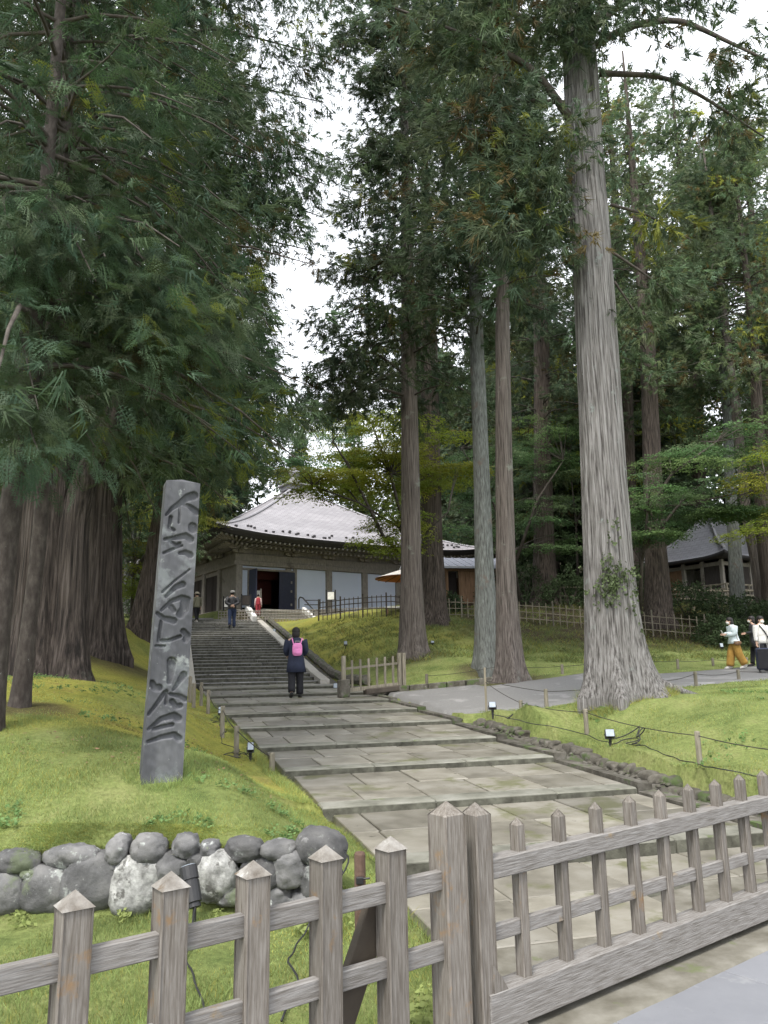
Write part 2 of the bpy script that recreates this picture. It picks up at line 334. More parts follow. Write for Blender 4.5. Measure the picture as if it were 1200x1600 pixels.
for i in range(1, 9): STEP_Z[i] = max(STEP_Z[i], STEP_Z[i - 1] + 0.07)
BACK = [max(STEP_Z[k], STEP_Z[k + 1] - .072) for k in range(8)] + [STEP_Z[8] + .04]
def vL(u): return -1.75 - 0.055 * np.clip(u, -2, 14.3)
VR = 1.77
ST_U0, ST_U1, ST_V0, ST_V1, NST = 15.9, 36.2, -2.62, 1.08, 27
STZ0 = STEP_Z[8]; STZ1 = float(at(345, 969, uv2(ST_U1, -0.8)[1])[2])
def path_z(u):
    u = np.asarray(u, float)
    z = np.zeros_like(u)
    for k in range(9): z = np.where(u >= STEP_U[k], STEP_Z[k] + (BACK[k] - STEP_Z[k]) * np.clip((u - STEP_U[k]) / ((STEP_U + [15.9])[k + 1] - STEP_U[k]), 0, 1), z)
    z = np.where(u > ST_U0, STZ0 + (STZ1 - STZ0) * np.clip((u - ST_U0) / (ST_U1 - ST_U0), 0, 1), z)
    return z

# ------------------------------------------------------------------ terrain: thin-plate surface through surveyed points
CP = []
def cp(x, y, z): CP.append((x, y, z))
def cpp(px, py, Y): CP.append(tuple(at(px, py, Y)))
def cpz(px, py, z): CP.append(tuple(atz(px, py, z)))
for k in np.arange(-1.5, 15, 1.6):
    zz = float(np.interp(k, STEP_U, STEP_Z))
    x, y = uv2(k, vL(k) - 0.35); cp(x, y, zz + 0.03) if k > 0.5 else None
    x, y = uv2(k, VR + 0.95); cp(x, y, zz + 0.13)
for k in np.arange(16.5, 38, 3.0):
    zz = float(path_z(k))
    x, y = uv2(k, ST_V0 - 0.7); cp(x, y, zz + 0.15)
    x, y = uv2(k, ST_V1 + 1.3); cp(x, y, zz + 0.10)
for q in [(250, 1207, 6.35), (120, 1200, 6.4), (20, 1200, 6.4), (400, 1215, 6.6), (60, 1290, 5.45), (250, 1290, 5.45), (480, 1285, 5.5), (-150, 1290, 5.5), (30, 1105, 8.6), (150, 1120, 8.8), (-150, 1110, 8.6),
          (70, 1062, 14), (250, 1090, 12), (-250, 1060, 13), (160, 1024, 20), (215, 986, 26), (100, 985, 30), (-150, 1000, 25), (-500, 1000, 25), (200, 960, 40), (0, 950, 45), (-400, 940, 50),
          (965, 1078, 13), (1150, 1120, 10.5), (1350, 1120, 10.5), (1400, 1250, 6.0),
          (1010, 1085, 13.2), (820, 1100, 12.9), (1200, 1075, 14.5),
          (700, 1092, 16.5), (850, 1070, 18.5), (1150, 1050, 21.5), (1400, 1040, 22), (600, 1080, 20.5), (1000, 1058, 20),
          (720, 1040, 22.5), (645, 1022, 25), (795, 1046, 20), (880, 1040, 23), (1050, 1022, 27), (900, 1018, 27.5), (760, 1018, 27), (690, 1008, 27.5), (560, 1010, 28), (1200, 1022, 27), (1400, 1015, 27),
          (700, 967, 34.0), (650, 965, 35), (560, 966, 37), (480, 970, 39.5), (850, 977, 33), (1000, 990, 32), (1100, 1000, 31), (1250, 1005, 31),
          (850, 945, 38), (690, 945, 40), (1027, 958, 34), (1100, 945, 38), (1250, 940, 40), (1500, 960, 40)]:
    cpp(*q)
for q in [(917, 1147, .52), (1094, 1196, .42), (815, 1123, .645), (1190, 1205, .42), (954, 1166, .47), (760, 1108, .78), (1000, 1180, .45)]:
    cpz(*q)
for q in [(-8.6, 44, 5.05), (-2, 48, 5.05), (3.8, 52.3, 5.05), (-12, 52, 5.0), (-6, 58, 5.1), (-16, 42, 4.6), (-9.2, 42.3, 4.5), (8, 52, 5.3), (15, 55, 6), (30, 50, 6.2), (-30, 50, 5.5), (-30, 75, 13), (0, 78, 11), (35, 78, 14), (70, 60, 14), (-70, 60, 14), (70, 20, 3), (-70, 20, 3), (-25, 10, 1.3), (25, 8, 0.9), (12, 8, 0.7), (9, 5, 0.35), (-10, 5.6, .6), (0, 120, 24), (70, 120, 24), (-70, 120, 24), (40, 0, .4), (-40, 0, .4)]:
    cp(*q)
CP = np.array(CP)
def tps(r2): return np.where(r2 > 1e-12, 0.5 * r2 * np.log(r2 + 1e-12), 0)
n = len(CP); XY = CP[:, :2]
K = tps(((XY[:, None] - XY[None]) ** 2).sum(-1)) + np.eye(n) * 0.04
Pm = np.c_[np.ones(n), XY]; A = np.zeros((n + 3, n + 3)); A[:n, :n] = K; A[:n, n:] = Pm; A[n:, :n] = Pm.T
TW = np.linalg.solve(A, np.r_[CP[:, 2], 0, 0, 0])
WALL_Y = 5.28          # front face of the boulder wall
def wall_line(x): return WALL_Y + 0.02 * (x + 1.2)
def gz0(x, y):
    x = np.asarray(x, float); y = np.asarray(y, float); sh = x.shape
    q = np.c_[x.ravel(), y.ravel()]; out = np.empty(len(q))
    for i in range(0, len(q), 20000):
        p = q[i:i + 20000]; r2 = ((p[:, None] - XY[None]) ** 2).sum(-1)
        out[i:i + 20000] = tps(r2) @ TW[:n] + TW[n] + p @ TW[n + 1:]
    z = out.reshape(sh)
    return z
def near_low(x, y):
    """height of the low strip in front of the boulder wall / at the gate"""
    return np.clip(0.02 + 0.03 * np.sin(x * 2.1 + y) * 0.5, 0, 0.06)
def gz(x, y):
    x = np.asarray(x, float); y = np.asarray(y, float)
    z = gz0(x, y)
    u, v = toUV(x, y)
    low = near_low(x, y)
    # left mound ends at the wall face and at the path side
    left = v < 0
    wl = wall_line(x) + 0.04
    t = np.clip((y - wl) / 0.06, 0, 1)
    z = np.where((v < 0) & (y < 7), z - .115 * np.clip(1 - (y - wl) / 1.3, 0, 1) ** .8, z)
    edge = np.clip((-(v - vL(u)) - 0.12) / 1.1, 0, 1); edge = edge * edge * (3 - 2 * edge)
    pz = path_z(u)
    zl = low + (z - low) * t
    dip = .20 * np.clip((v - (vL(u) - .16)) / .26, 0, 1)
    zl = np.where(y > wl, np.minimum(zl, (pz + 0.05) + (z - pz - 0.05) * edge) - dip, zl)
    e2 = np.clip((-(v - vL(u)) - 0.1) / .5, 0, 1); zu = np.where(u < 14.6, (pz + .05) + (z - pz - .05) * e2 * e2 * (3 - 2 * e2) - dip, z)
    # right lawn drops to the gate line
    tr = np.clip((y - 4.6 - 0.0) / 1.5, 0, 1)
    zr = low + (np.maximum(z, 0.0) - low) * np.where(y < 7, tr, 1)
    zr = np.where((u > 5.2) & (u < 13), np.minimum(zr, pz + .05 + .10 * np.clip(v - VR, 0, 9) + .6 * np.clip(np.maximum(5.9 - u, u - 12.3), 0, 1)), zr)
    z = np.where(left, np.where(u < 3, zl, zl + (zu - zl) * np.clip((u - 3) / 2, 0, 1)), zr)
    return z
FP0 = np.array([0.52, 3.69]); FD = np.array([math.sin(FA), math.cos(FA)]); FN = np.array([FD[1], -FD[0]])   # fence line, its normal (towards the camera side)
def carve(x, y, z):
    u, v = toUV(x, y); pz = path_z(u)
    inpath = (u > -1.95) & (u < 16.2) & (v > vL(u) + np.where(u < 14.6, .14, .02)) & (v < VR + np.where((u > 5.9) & (u < 11.4), .2, .62))
    instair = (u >= 15.6) & (u < ST_U1 + 0.1) & (v > ST_V0 - 0.3) & (v < ST_V1 + 0.95)
    z = np.where(inpath | instair, np.minimum(z, pz - 0.22), z)
    fr = (u <= -1.9) & (v > -1.78) & (y > -3)
    z = np.where(fr & (y < 9), np.minimum(z, -0.16), z)
    s = (x - FP0[0]) * FN[0] + (y - FP0[1]) * FN[1]
    z = np.where((s > 0.0) & (y < 6) , np.minimum(z, -0.16), z)
    return z
# asphalt walk: polyline of the near and far edges in photo pixels with distances
AS_NEAR = [(690, 1110, 15.4), (735, 1101, 15.0), (850, 1091, 15.2), (905, 1085, 15.6), (1040, 1073, 16.8), (1130, 1066, 18.0), (1200, 1060, 19.0), (1400, 1052, 21)]
AS_FAR = [(588, 1080, 20.4), (640, 1074, 20.0), (740, 1066, 19.6), (850, 1058, 20.0), (1000, 1052, 21.0), (1100, 1047, 22.3), (1200, 1042, 23.6), (1400, 1036, 26)]
asn = np.array([at(*p) for p in AS_NEAR]); asf = np.array([at(*p) for p in AS_FAR])
def in_poly(x, y, P):
    c = np.zeros(np.shape(x), bool); j = len(P) - 1
    for i in range(len(P)):
        xi, yi = P[i][:2]; xj, yj = P[j][:2]
        if yi != yj: c ^= ((yi > y) != (yj > y)) & (x < (xj - xi) * (y - yi) / (yj - yi) + xi)
        j = i
    return c
AS_POLY = np.concatenate([asn, asf[::-1]])
def gzc(x, y):
    x = np.asarray(x, float); y = np.asarray(y, float)
    z = carve(x, y, gz(x, y)); return z
def gpt(px, py, Y):
    """point on the ground below the photo pixel column at distance Y"""
    p = at(px, py, Y); return np.array([p[0], p[1], float(gz(p[0], p[1]))])

_HY = np.concatenate([np.arange(3.0, 16, .02), np.arange(16, 45, .06)])
def hit(px, py):
    """where the sight line through a photo pixel first meets the ground"""
    d = ray(px, py); P = cC + d * (_HY / d[1])[:, None]; k = np.argmax(P[:, 2] <= gz(P[:, 0], P[:, 1]) + 1e-6); return P[k]
# graded grid
def axis_lines(stops):
    out = []
    for a, b, st in stops: out += list(np.arange(a, b, st))
    return np.array(out + [stops[-1][1]])
gx = axis_lines([(-95, -20, 2.5), (-20, -9, .5), (-9, -4, .2), (-4, 5.5, .085), (5.5, 9, .2), (9, 22, .45), (22, 95, 2.5)])
gy = axis_lines([(-30, -2, 2.0), (-2, 2, .4), (2, 9, .085), (9, 16, .16), (16, 46, .4), (46, 70, 1.2), (70, 140, 3)])
GX, GY = np.meshgrid(gx, gy, indexing='ij')
GZ = gzc(GX, GY)
inas = in_poly(GX, GY, AS_POLY)
amp = np.where(GY < 24, 0.012, 0.05) * np.clip((GY + 2) / 6, 0.2, 1)
GZ = GZ + amp * NZ2(np.stack([GX.ravel() * .5, GY.ravel() * .5, GX.ravel() * 0], 1)).reshape(GX.shape)
GZ = np.where(inas, GZ - 0.05, GZ)
G = np.stack([GX, GY, GZ], -1)
# what grows there: R bare earth, G yellow moss, B lush grass
pxs, pys, dep = proj(G.reshape(-1, 3)); pxs = pxs.reshape(GX.shape)
uu, vv = toUV(GX, GY)
moss = np.clip((-vv - 1.0) / 1.5, 0, 1) * np.clip((GY - 6.6) / 2.2, 0, 1) * np.clip((34 - GY) / 8, 0, 1)
moss = np.maximum(moss, np.clip((vv - 1.2) / 1, 0, 1) * np.clip((uu - 17) / 3, 0, 1) * np.clip((38 - uu) / 3, 0, 1) * np.clip((9 - vv) / 3, 0, 1))
far = np.clip((GY - 27.0) / 3.5, 0, 1)
earth = np.where(vv > 0, far * np.clip((vv - 6) / 4, 0, 1), np.clip((GY - 26) / 8, 0, 1) * np.clip((-vv - 5) / 3, 0, 1))
earth = np.maximum(earth, np.clip((GY - 40) / 6, 0, 1))
nn = NZ(np.stack([GX.ravel() * .35, GY.ravel() * .35, GX.ravel() * 0 + 3], 1)).reshape(GX.shape)
earth = np.clip(earth + 0.25 * nn * (earth > 0.05), 0, 1)
n2_ = NZ2(np.stack([GX.ravel() * .55, GY.ravel() * .55, GX.ravel() * 0 + 8], 1)).reshape(GX.shape)
earth = np.maximum(earth, .55 * np.clip(n2_ - .9, 0, 1) * (moss > .3))
# needle litter round the big left trunks
for (px_, py_, Y_, rr) in [(70, 1058, 14, 2.0), (160, 1022, 20, 1.5), (30, 1105, 8.6, .5), (645, 1020, 25, .9), (795, 1045, 20, .8), (755, 1033, 22, .7)]:
    b_ = at(px_, py_, Y_); d_ = np.hypot(GX - b_[0], GY - b_[1]); earth = np.maximum(earth, np.clip(1.6 - d_ / rr, 0, .8))
moss = np.clip(moss + 0.35 * nn * (moss > 0.05), 0, 1)
bd = MB(); bd.grid(G)
colr = np.stack([earth.ravel(), moss.ravel(), np.zeros(earth.size)], 1); bd.col.append(colr)
gm = bpy.data.materials.new('lawn_and_earth'); gm.use_nodes = True; t_ = gm.node_tree; Nn = t_.nodes; Ll = t_.links
pb = Nn['Principled BSDF']; pb.inputs['Roughness'].default_value = 0.95; pb.inputs['Specular IOR Level'].default_value = 0.1
tc = Nn.new('ShaderNodeTexCoord'); at_n = Nn.new('ShaderNodeAttribute'); at_n.attribute_name = 'Col'
sep = Nn.new('ShaderNodeSeparateColor'); Ll.new(at_n.outputs['Color'], sep.inputs[0])
def noise_ramp(sc, cols, pos, det=8):
    a = Nn.new('ShaderNodeTexNoise'); a.inputs['Scale'].default_value = sc; a.inputs['Detail'].default_value = det; a.inputs['Roughness'].default_value = 0.7
    Ll.new(tc.outputs['Object'], a.inputs['Vector']); r = Nn.new('ShaderNodeValToRGB'); e = r.color_ramp.elements
    while len(e) < len(cols): e.new(.5)
    for i, c in enumerate(cols): e[i].position = pos[i]; e[i].color = (*c, 1)
    Ll.new(a.outputs['Fac'], r.inputs['Fac']); return r, a
g1, _a = noise_ramp(1.6, [(0.10, 0.135, 0.042), (0.18, 0.215, 0.072), (0.235, 0.25, 0.10)], [.32, .5, .68], 12)
m1, _a = noise_ramp(1.1, [(0.18, 0.20, 0.045), (0.33, 0.32, 0.07), (0.26, 0.20, 0.065)], [.32, .52, .70], 12)
e1, _a = noise_ramp(2.0, [(0.035, 0.028, 0.02), (0.075, 0.058, 0.04), (0.06, 0.068, 0.028)], [.35, .55, .68], 12)
x1 = Nn.new('ShaderNodeMixRGB'); Ll.new(sep.outputs[1], x1.inputs[0]); Ll.new(g1.outputs[0], x1.inputs[1]); Ll.new(m1.outputs[0], x1.inputs[2])
x2 = Nn.new('ShaderNodeMixRGB'); Ll.new(sep.outputs[0], x2.inputs[0]); Ll.new(x1.outputs[0], x2.inputs[1]); Ll.new(e1.outputs[0], x2.inputs[2])
f1, fa = noise_ramp(22, [(0.62, 0.62, 0.62), (1.2, 1.2, 1.2)], [.3, .7], 10)
x3 = Nn.new('ShaderNodeMixRGB'); x3.blend_type = 'MULTIPLY'; x3.inputs[0].default_value = 1; Ll.new(x2.outputs[0], x3.inputs[1]); Ll.new(f1.outputs[0], x3.inputs[2])
Ll.new(x3.outputs[0], pb.inputs['Base Color'])
bn = Nn.new('ShaderNodeBump'); bn.inputs['Strength'].default_value = 0.8; bn.inputs['Distance'].default_value = 0.05; Ll.new(fa.outputs['Fac'], bn.inputs['Height']); Ll.new(bn.outputs[0], pb.inputs['Normal'])
ground = bd.build('ground', gm, smooth=True, kind='structure')

# ------------------------------------------------------------------ stone path: slabs and edge stones, one object each
def sett(name, parent, material, x0, x1, y0, y1, ztop, th, P, ch=0.008, slope=0.0):
    """a slab in a (u, v) frame: P maps (u, v) to the world"""
    c = P((x0 + x1) / 2, (y0 + y1) / 2); d1 = norm(np.array(P(x1, y0)) - np.array(P(x0, y0))); d2 = norm(np.array(P(x0, y1)) - np.array(P(x0, y0)))
    e1 = norm(np.r_[d1, slope]); e2 = np.r_[d2, 0]
    b = MB(); b.box((c[0], c[1], ztop - th / 2), [e1, e2, np.cross(e1, e2) * (1 if np.cross(e1, e2)[2] > 0 else -1)], ((x1 - x0) / 2, (y1 - y0) / 2, th / 2), ch)
    return b.build(name, material, parent)
path = thing('stone_path', 'broad stone paved path rising in shallow steps to the stairs', None, (*PO, 0), kind='structure')
bed = MB()
for k in range(9):
    ua, ub = STEP_U[k], (STEP_U[k + 1] if k < 8 else ST_U0)
    zt = STEP_Z[k]
    va, vb = float(vL((ua + ub) / 2)), VR
    c = uv2((ua + ub) / 2, (va + vb) / 2); sl_ = (BACK[k] - zt) / (ub - ua); zs = lambda u_: zt + sl_ * (u_ - ua); ps_ = norm(np.r_[PU, sl_])
    bed.box((c[0], c[1], zs((ua + ub) / 2) - 0.115), [ps_, np.r_[PV, 0], np.cross(np.r_[PV, 0], ps_)], ((ub - ua) / 2 - .005, (vb - va) / 2 - .02, 0.085))
    # edge stones
    v = va
    nE = 3 if k < 6 else 2
    cuts = np.r_[va, np.sort(va + (vb - va) * (np.arange(1, nE) / nE + rng.uniform(-.08, .08, nE - 1))), vb]
    for a, b_ in zip(cuts[:-1], cuts[1:]):
        sett('edge_stone', path, M['edge'], ua, ua + 0.27, a + .003, b_ - .003, zs(ua + .135) + rng.uniform(-.004, .004), 0.16, uv2, 0.012, sl_)
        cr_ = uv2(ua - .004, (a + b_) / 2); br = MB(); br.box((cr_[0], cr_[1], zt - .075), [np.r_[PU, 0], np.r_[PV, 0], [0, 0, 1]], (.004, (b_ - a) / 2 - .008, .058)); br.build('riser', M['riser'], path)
    rows = np.linspace(ua + 0.275, ub, 3 if ub - ua > 1.2 else 2)
    for r0, r1 in zip(rows[:-1], rows[1:]):
        w = rng.uniform(.62, .78); off = rng.uniform(0, .5)
        vs = [va] + [x for x in np.arange(va + off + .25, vb - .2, w)] + [vb]
        for a, b_ in zip(vs[:-1], vs[1:]):
            sett('paving_slab', path, M['slab'], r0 + .003, r1 - .003, a + rng.uniform(.006, .012), b_ - rng.uniform(.006, .012), zs((r0 + r1) / 2) + rng.uniform(-.008, .004), 0.09, uv2, 0.007, sl_)
# apron between the gate and the first step
va, vb = -1.72, 3.0
rows = [-6.0, -5.1, -4.3, -3.5, -2.7, -1.955]
bed.box((*uv2(-4.0, .65), -0.085), [np.r_[PU, 0], np.r_[PV, 0], [0, 0, 1]], (2.04, 2.34, 0.07))
for r0, r1 in zip(rows[:-1], rows[1:]):
    off = rng.uniform(0, .6); vs = [va] + list(np.arange(va + off + .3, vb - .3, rng.uniform(.78, .95))) + [vb]
    for a, b_ in zip(vs[:-1], vs[1:]):
        c = uv2((r0 + r1) / 2, (a + b_) / 2); s_ = (c[0] - FP0[0]) * FN[0] + (c[1] - FP0[1]) * FN[1]
        
        if max((P_ - FP0) @ FN for P_ in map(np.array, (uv2(r0, a), uv2(r1, a), uv2(r0, b_), uv2(r1, b_)))) > .10: continue
        sett('paving_slab', path, M['slab'], r0 + .004, r1 - .004, a + .004, b_ - .004, 0.0 + rng.uniform(-.005, .005), 0.07, uv2, 0.006)
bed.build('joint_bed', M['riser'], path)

# ------------------------------------------------------------------ stone stairs
stairs = thing('stone_stairs', 'long flight of low grey stone steps climbing to the hall', None, (*uv2(ST_U0, -.8), STZ0), kind='structure')
run = (ST_U1 - ST_U0) / NST; rise = (STZ1 - STZ0) / NST
for k in range(NST):
    ua = ST_U0 + k * run; zt = STZ0 + (k + 1) * rise
    cuts = np.r_[ST_V0, np.sort(rng.uniform(ST_V0 + .6, ST_V1 - .6, 2)), ST_V1]
    for a, b_ in zip(cuts[:-1], cuts[1:]):
        sett('step_stone', stairs, M['stair'], ua, ua + run + .05, a + .004, b_ - .004, zt + rng.uniform(-.004, .004), rise + .10, uv2, 0.012)
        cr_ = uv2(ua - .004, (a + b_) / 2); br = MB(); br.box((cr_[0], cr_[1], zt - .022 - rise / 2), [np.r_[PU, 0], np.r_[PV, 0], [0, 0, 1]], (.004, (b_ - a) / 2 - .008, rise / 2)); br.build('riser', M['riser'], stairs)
ramp = lambda vv_, up=0.0, u0=ST_U0, u1=ST_U1: [np.r_[uv2(u0, vv_), path_z(u0) + up], np.r_[uv2(u1, vv_), path_z(u1) + up + rise]]
def strip(name, parent, material, va, vb, up, th, nseg=12, u0=ST_U0 - .3, u1=ST_U1 + .1):
    us = np.linspace(u0, u1, nseg + 1)
    for a, b_ in zip(us[:-1], us[1:]):
        b = MB(); z0 = float(path_z(max(a, ST_U0 + .01))) + up; z1 = float(path_z(b_)) + up
        q = []
        for (u_, z_) in ((a + .006, z0), (b_ - .006, z1)):
            for v_ in (va, vb):
                for dz in (-th, 0): q.append((*uv2(u_, v_), z_ + dz))
        b.add(q, [(0, 1, 3, 2), (4, 6, 7, 5), (0, 4, 5, 1), (2, 3, 7, 6), (1, 5, 7, 3), (0, 2, 6, 4)]); b.build(name, material, parent)
strip('granite_edging', stairs, M['granite'], ST_V1 + .01, ST_V1 + .30, .16, .3)
strip('granite_edging', stairs, M['granite'], ST_V0 - .28, ST_V0 - .01, .16, .3)
strip('gutter', stairs, M['kerb'], ST_V1 + .305, ST_V1 + .56, .03, .2, 4)
b = MB()
us = np.linspace(14.4, ST_U1 + .2, 60)
b.tube([(*uv2(u_, ST_V1 + .70 + max(0, (17 - u_)) * .18), float(path_z(max(u_, ST_U0 + .01))) + .14 + .02 * math.sin(u_ * 5)) for u_ in us], .15, 8)
b.build('rounded_kerb', M['kerb'], stairs)
# landing in front of the hall
b = MB(); lz = STZ1
c = uv2(ST_U1 + 1.6, -0.8); b.box((*c, lz - .1 + rise), [np.r_[PU, 0], np.r_[PV, 0], [0, 0, 1]], (1.58, 2.3, .1)); b.build('landing', M['stair'], stairs)

# ------------------------------------------------------------------ kerb, gutter and cobble edging along the right lawn
edging = thing('lawn_edging', 'row of rough mossy cobbles edging the right lawn beside the path', None, (*uv2(5, VR + .4), .3), kind='structure')
def kz(u): return float(path_z(np.float64(u)))
b = MB()
for k in range(8):
    ua, ub = STEP_U[k], STEP_U[k + 1]
    for (a, c_) in ((ua, (ua + ub) / 2), ((ua + ub) / 2, ub)):
        bb = MB(); z0, z1 = kz(a + .01) + .035, kz(c_ - .01) + .035; q = []
        for (u_, z_) in ((a + .01, z0), (c_ - .01, z1)):
            for v_, e in ((VR + .012, 0), (VR + .20, .0)):
                for dz in (-.22, 0): q.append((*uv2(u_, v_ + rng.uniform(-.012, .012)), z_ + dz + rng.uniform(-.012, .012)))
        bb.add(q, [(0, 1, 3, 2), (4, 6, 7, 5), (0, 4, 5, 1), (2, 3, 7, 6), (1, 5, 7, 3), (0, 2, 6, 4)]); bb.build('kerb_stone', M['kerb'], edging)
q = []
for u_ in np.linspace(-2.6, 13.4, 60): q.append([(*uv2(u_, VR + .19), kz(u_) - .03), (*uv2(u_, VR + .52), kz(u_) - .02)])
b.grid(np.array(q)); b.build('gutter_bed', M['kerb'], edging)
u_ = -2.4
while u_ < 13.2:
    if 6.0 < u_ < 11.2: u_ += .3; continue
    L_ = rng.uniform(.12, .26); z = kz(u_)
    bb = MB(); bb.blob((*uv2(u_ + L_ / 2, VR + .55 + rng.uniform(-.03, .04)), z - .005), (.115, L_ / 2 * 1.25, rng.uniform(.06, .10)), int(rng.integers(1e6)), .3, 2, zrot(PHEAD + rng.uniform(-.3, .3)), flat=.25, fr=1.6)
    bb.build('edging_stone', M['kerb'], edging, smooth=True); u_ += L_
# low loose pebbles in the gutter
bb = MB()
for i in range(170):
    u_ = rng.uniform(-2.4, 6.6); r_ = rng.uniform(.012, .04); bb.blob((*uv2(u_, VR + rng.uniform(.22, .45)), kz(u_) - .01), (r_, r_ * 1.3, r_ * .7), i, .2, 1)
tag(bb.build('gutter_pebbles', M['kerb'], edging, smooth=True), kind='stuff')

# ------------------------------------------------------------------ asphalt walk
b = MB(); rowsA = []
tt = np.linspace(0, 1, 60)
def resample(P, t):
    s = np.r_[0, np.cumsum(np.linalg.norm(np.diff(P, axis=0), axis=1))]; s /= s[-1]
    return np.stack([np.interp(t, s, P[:, i]) for i in range(3)], 1)
An, Af = resample(asn, tt), resample(asf, tt)
for w in np.linspace(-.02, 1.02, 14):
    Pq = An * (1 - w) + Af * w; z = gz(Pq[:, 0], Pq[:, 1]); ex = np.where(Pq[:, 0] > 3, .0, 0); Pq[0, 2] = 0; Pq[:, 2] = z + 0.012 + ex - np.r_[.3, np.zeros(len(z) - 1)] - (.30 if w < 0 or w > 1 else 0); rowsA.append(Pq)
b.grid(np.array(rowsA).transpose(1, 0, 2)); b.build('asphalt_walk', M['asphalt'], smooth=True, kind='structure')
bb = MB()
Pk = resample(asf, np.linspace(0, .18, 8)); Pk[:, 2] = gz(Pk[:, 0], Pk[:, 1])
for p0, p1 in zip(Pk[:-1], Pk[1:]):
    d = norm(p1 - p0); cx = (p0 + p1) / 2 + [0, .12, .03]; bb.box(cx, [d, np.cross([0, 0, 1], d), [0, 0, 1]], (np.linalg.norm(p1 - p0) / 2 - .01, .09, .1), .02)
bb.build('walk_kerb', M['kerb'], kind='structure')

# ------------------------------------------------------------------ pavement outside the gate
def fw(s, t):   # s along the fence, t towards the camera
    return FP0[0] + s * FD[0] + t * FN[0], FP0[1] + s * FD[1] + t * FN[1]
pv = thing('pavement', 'smooth grey pavement outside the wooden gate', None, (*fw(1.5, 1.2), 0), kind='structure')
b = MB(); b.box((*fw(3, 2.6), -.13), [np.r_[FD, 0], np.r_[FN, 0], [0, 0, 1]], (8, 3.2, .04)); b.build('pavement_bed', M['kerb'], pv)
b = MB()
q = []
for s in np.linspace(-5, 11, 90):
    e = .235 + .006 * math.sin(s * 2.3) + .004 * math.sin(s * 9)
    q.append([(*fw(s, -.75), -.012), (*fw(s, -.14), -.010), (*fw(s, .06), .002), (*fw(s, .16), .004), (*fw(s, e), .008), (*fw(s, e + .03), -.03)])
b.grid(np.array(q)); b.build('concrete_strip', M['sand'], pv, smooth=True)
for j, (t0, t1) in enumerate([(.24, 1.1), (1.1, 2.1), (2.1, 3.0), (3.0, 4.0)]):
    s = -5 + j * .4
    while s < 11:
        sett('pavement_slab', pv, M['pave'], s + .003, s + .9 - .003, t0 + .003, t1 - .003, 0.0, .08, lambda a, c_: fw(a, c_), .003); s += .9
# ------------------------------------------------------------------ boulder retaining wall
wall = thing('boulder_wall', 'low dry retaining wall of round lichen spotted boulders under the grass mound', 'stone wall', at(250, 1400, WALL_Y))
ST = [(24, 1338, 84, 42), (118, 1328, 96, 40), (185, 1317, 34, 48), (234, 1315, 58, 48), (291, 1312, 42, 42), (328, 1315, 34, 28), (380, 1317, 62, 42), (437, 1317, 62, 32), (481, 1302, 34, 22), (-60, 1335, 70, 46),
      (12, 1390, 60, 66), (78, 1383, 74, 72), (145, 1376, 88, 84), (215, 1376, 78, 84), (271, 1350, 46, 46), (268, 1394, 44, 40), (338, 1362, 64, 78), (405, 1362, 62, 56), (455, 1352, 54, 62), (500, 1322, 72, 58), (425, 1398, 60, 44), (500, 1376, 60, 70), (308, 1340, 26, 26), (362, 1396, 40, 34), (-62, 1392, 78, 70), (475, 1405, 40, 40), (172, 1346, 30, 26), (50, 1358, 30, 22)]
for i, (px, py, w, h) in enumerate(ST):
    c = at(px, py + (10 if i < 10 else 3), WALL_Y + .05); k = (c - cC) @ cF / FPX
    bt = 1.12 if i >= 10 else 1.0; hw, hh = w * k / 2 * 1.02 * bt, h * k / 2 * bt * .93
    b = MB(); b.blob(c, (hw, min(.12, .07 + .45 * hh), hh), 100 + i, .08 if i < 10 else .13, 3, zrot(rng.uniform(-.25, .25)), flat=.14 if i < 10 else .24, fr=1.4)
    Vb = b.v[-1]; dv = (Vb - c) / (np.linalg.norm(Vb - c, axis=1)[:, None] + 1e-9); b.v[-1] = Vb + dv * (.006 * NZ2(Vb * 7) + .004 * NZ2(Vb * 16 + 3))[:, None]
    o = b.build('stone', M['lichen'] if i in (13, 16) else M['boulder'], wall, smooth=True)
    if i == 13: o['label'] = 'boulder crusted white with lichen'
# return along the path side
for i in range(0):
    c = at(516, 1352, WALL_Y + .12 + i * .33) ; x, y = c[0] + .02, c[1]; u_, v_ = toUV(x, y); x, y = uv2(u_, float(vL(u_)) - .16)
    for j in range(2 if i < 2 else 1):
        b = MB(); b.blob((x, y, .12 + j * .22 + .03 * i), (.16, .2, .14), 300 + i * 3 + j, .16, 2, zrot(rng.uniform(-.3, .3)), flat=.12); b.build('stone', M['boulder'], wall, smooth=True)
b = MB()
P0, P1 = at(-400, 1400, WALL_Y), at(535, 1400, WALL_Y)
b.box(((P0[0] + P1[0]) / 2 - .03, WALL_Y + .26, .14), I3, ((P1[0] - P0[0]) / 2 - .03, .09, .2)); b.build('earth_core', M['kerb'], wall)
# more boulders out to the left, beyond the frame edge
for i in range(10):
    b = MB(); b.blob((-3.1 - i * .36, WALL_Y + .1, .12 + (i % 2) * .24), (.22, .2, .16), 500 + i, .14, 2, flat=.12); b.build('stone', M['boulder'], wall, smooth=True)

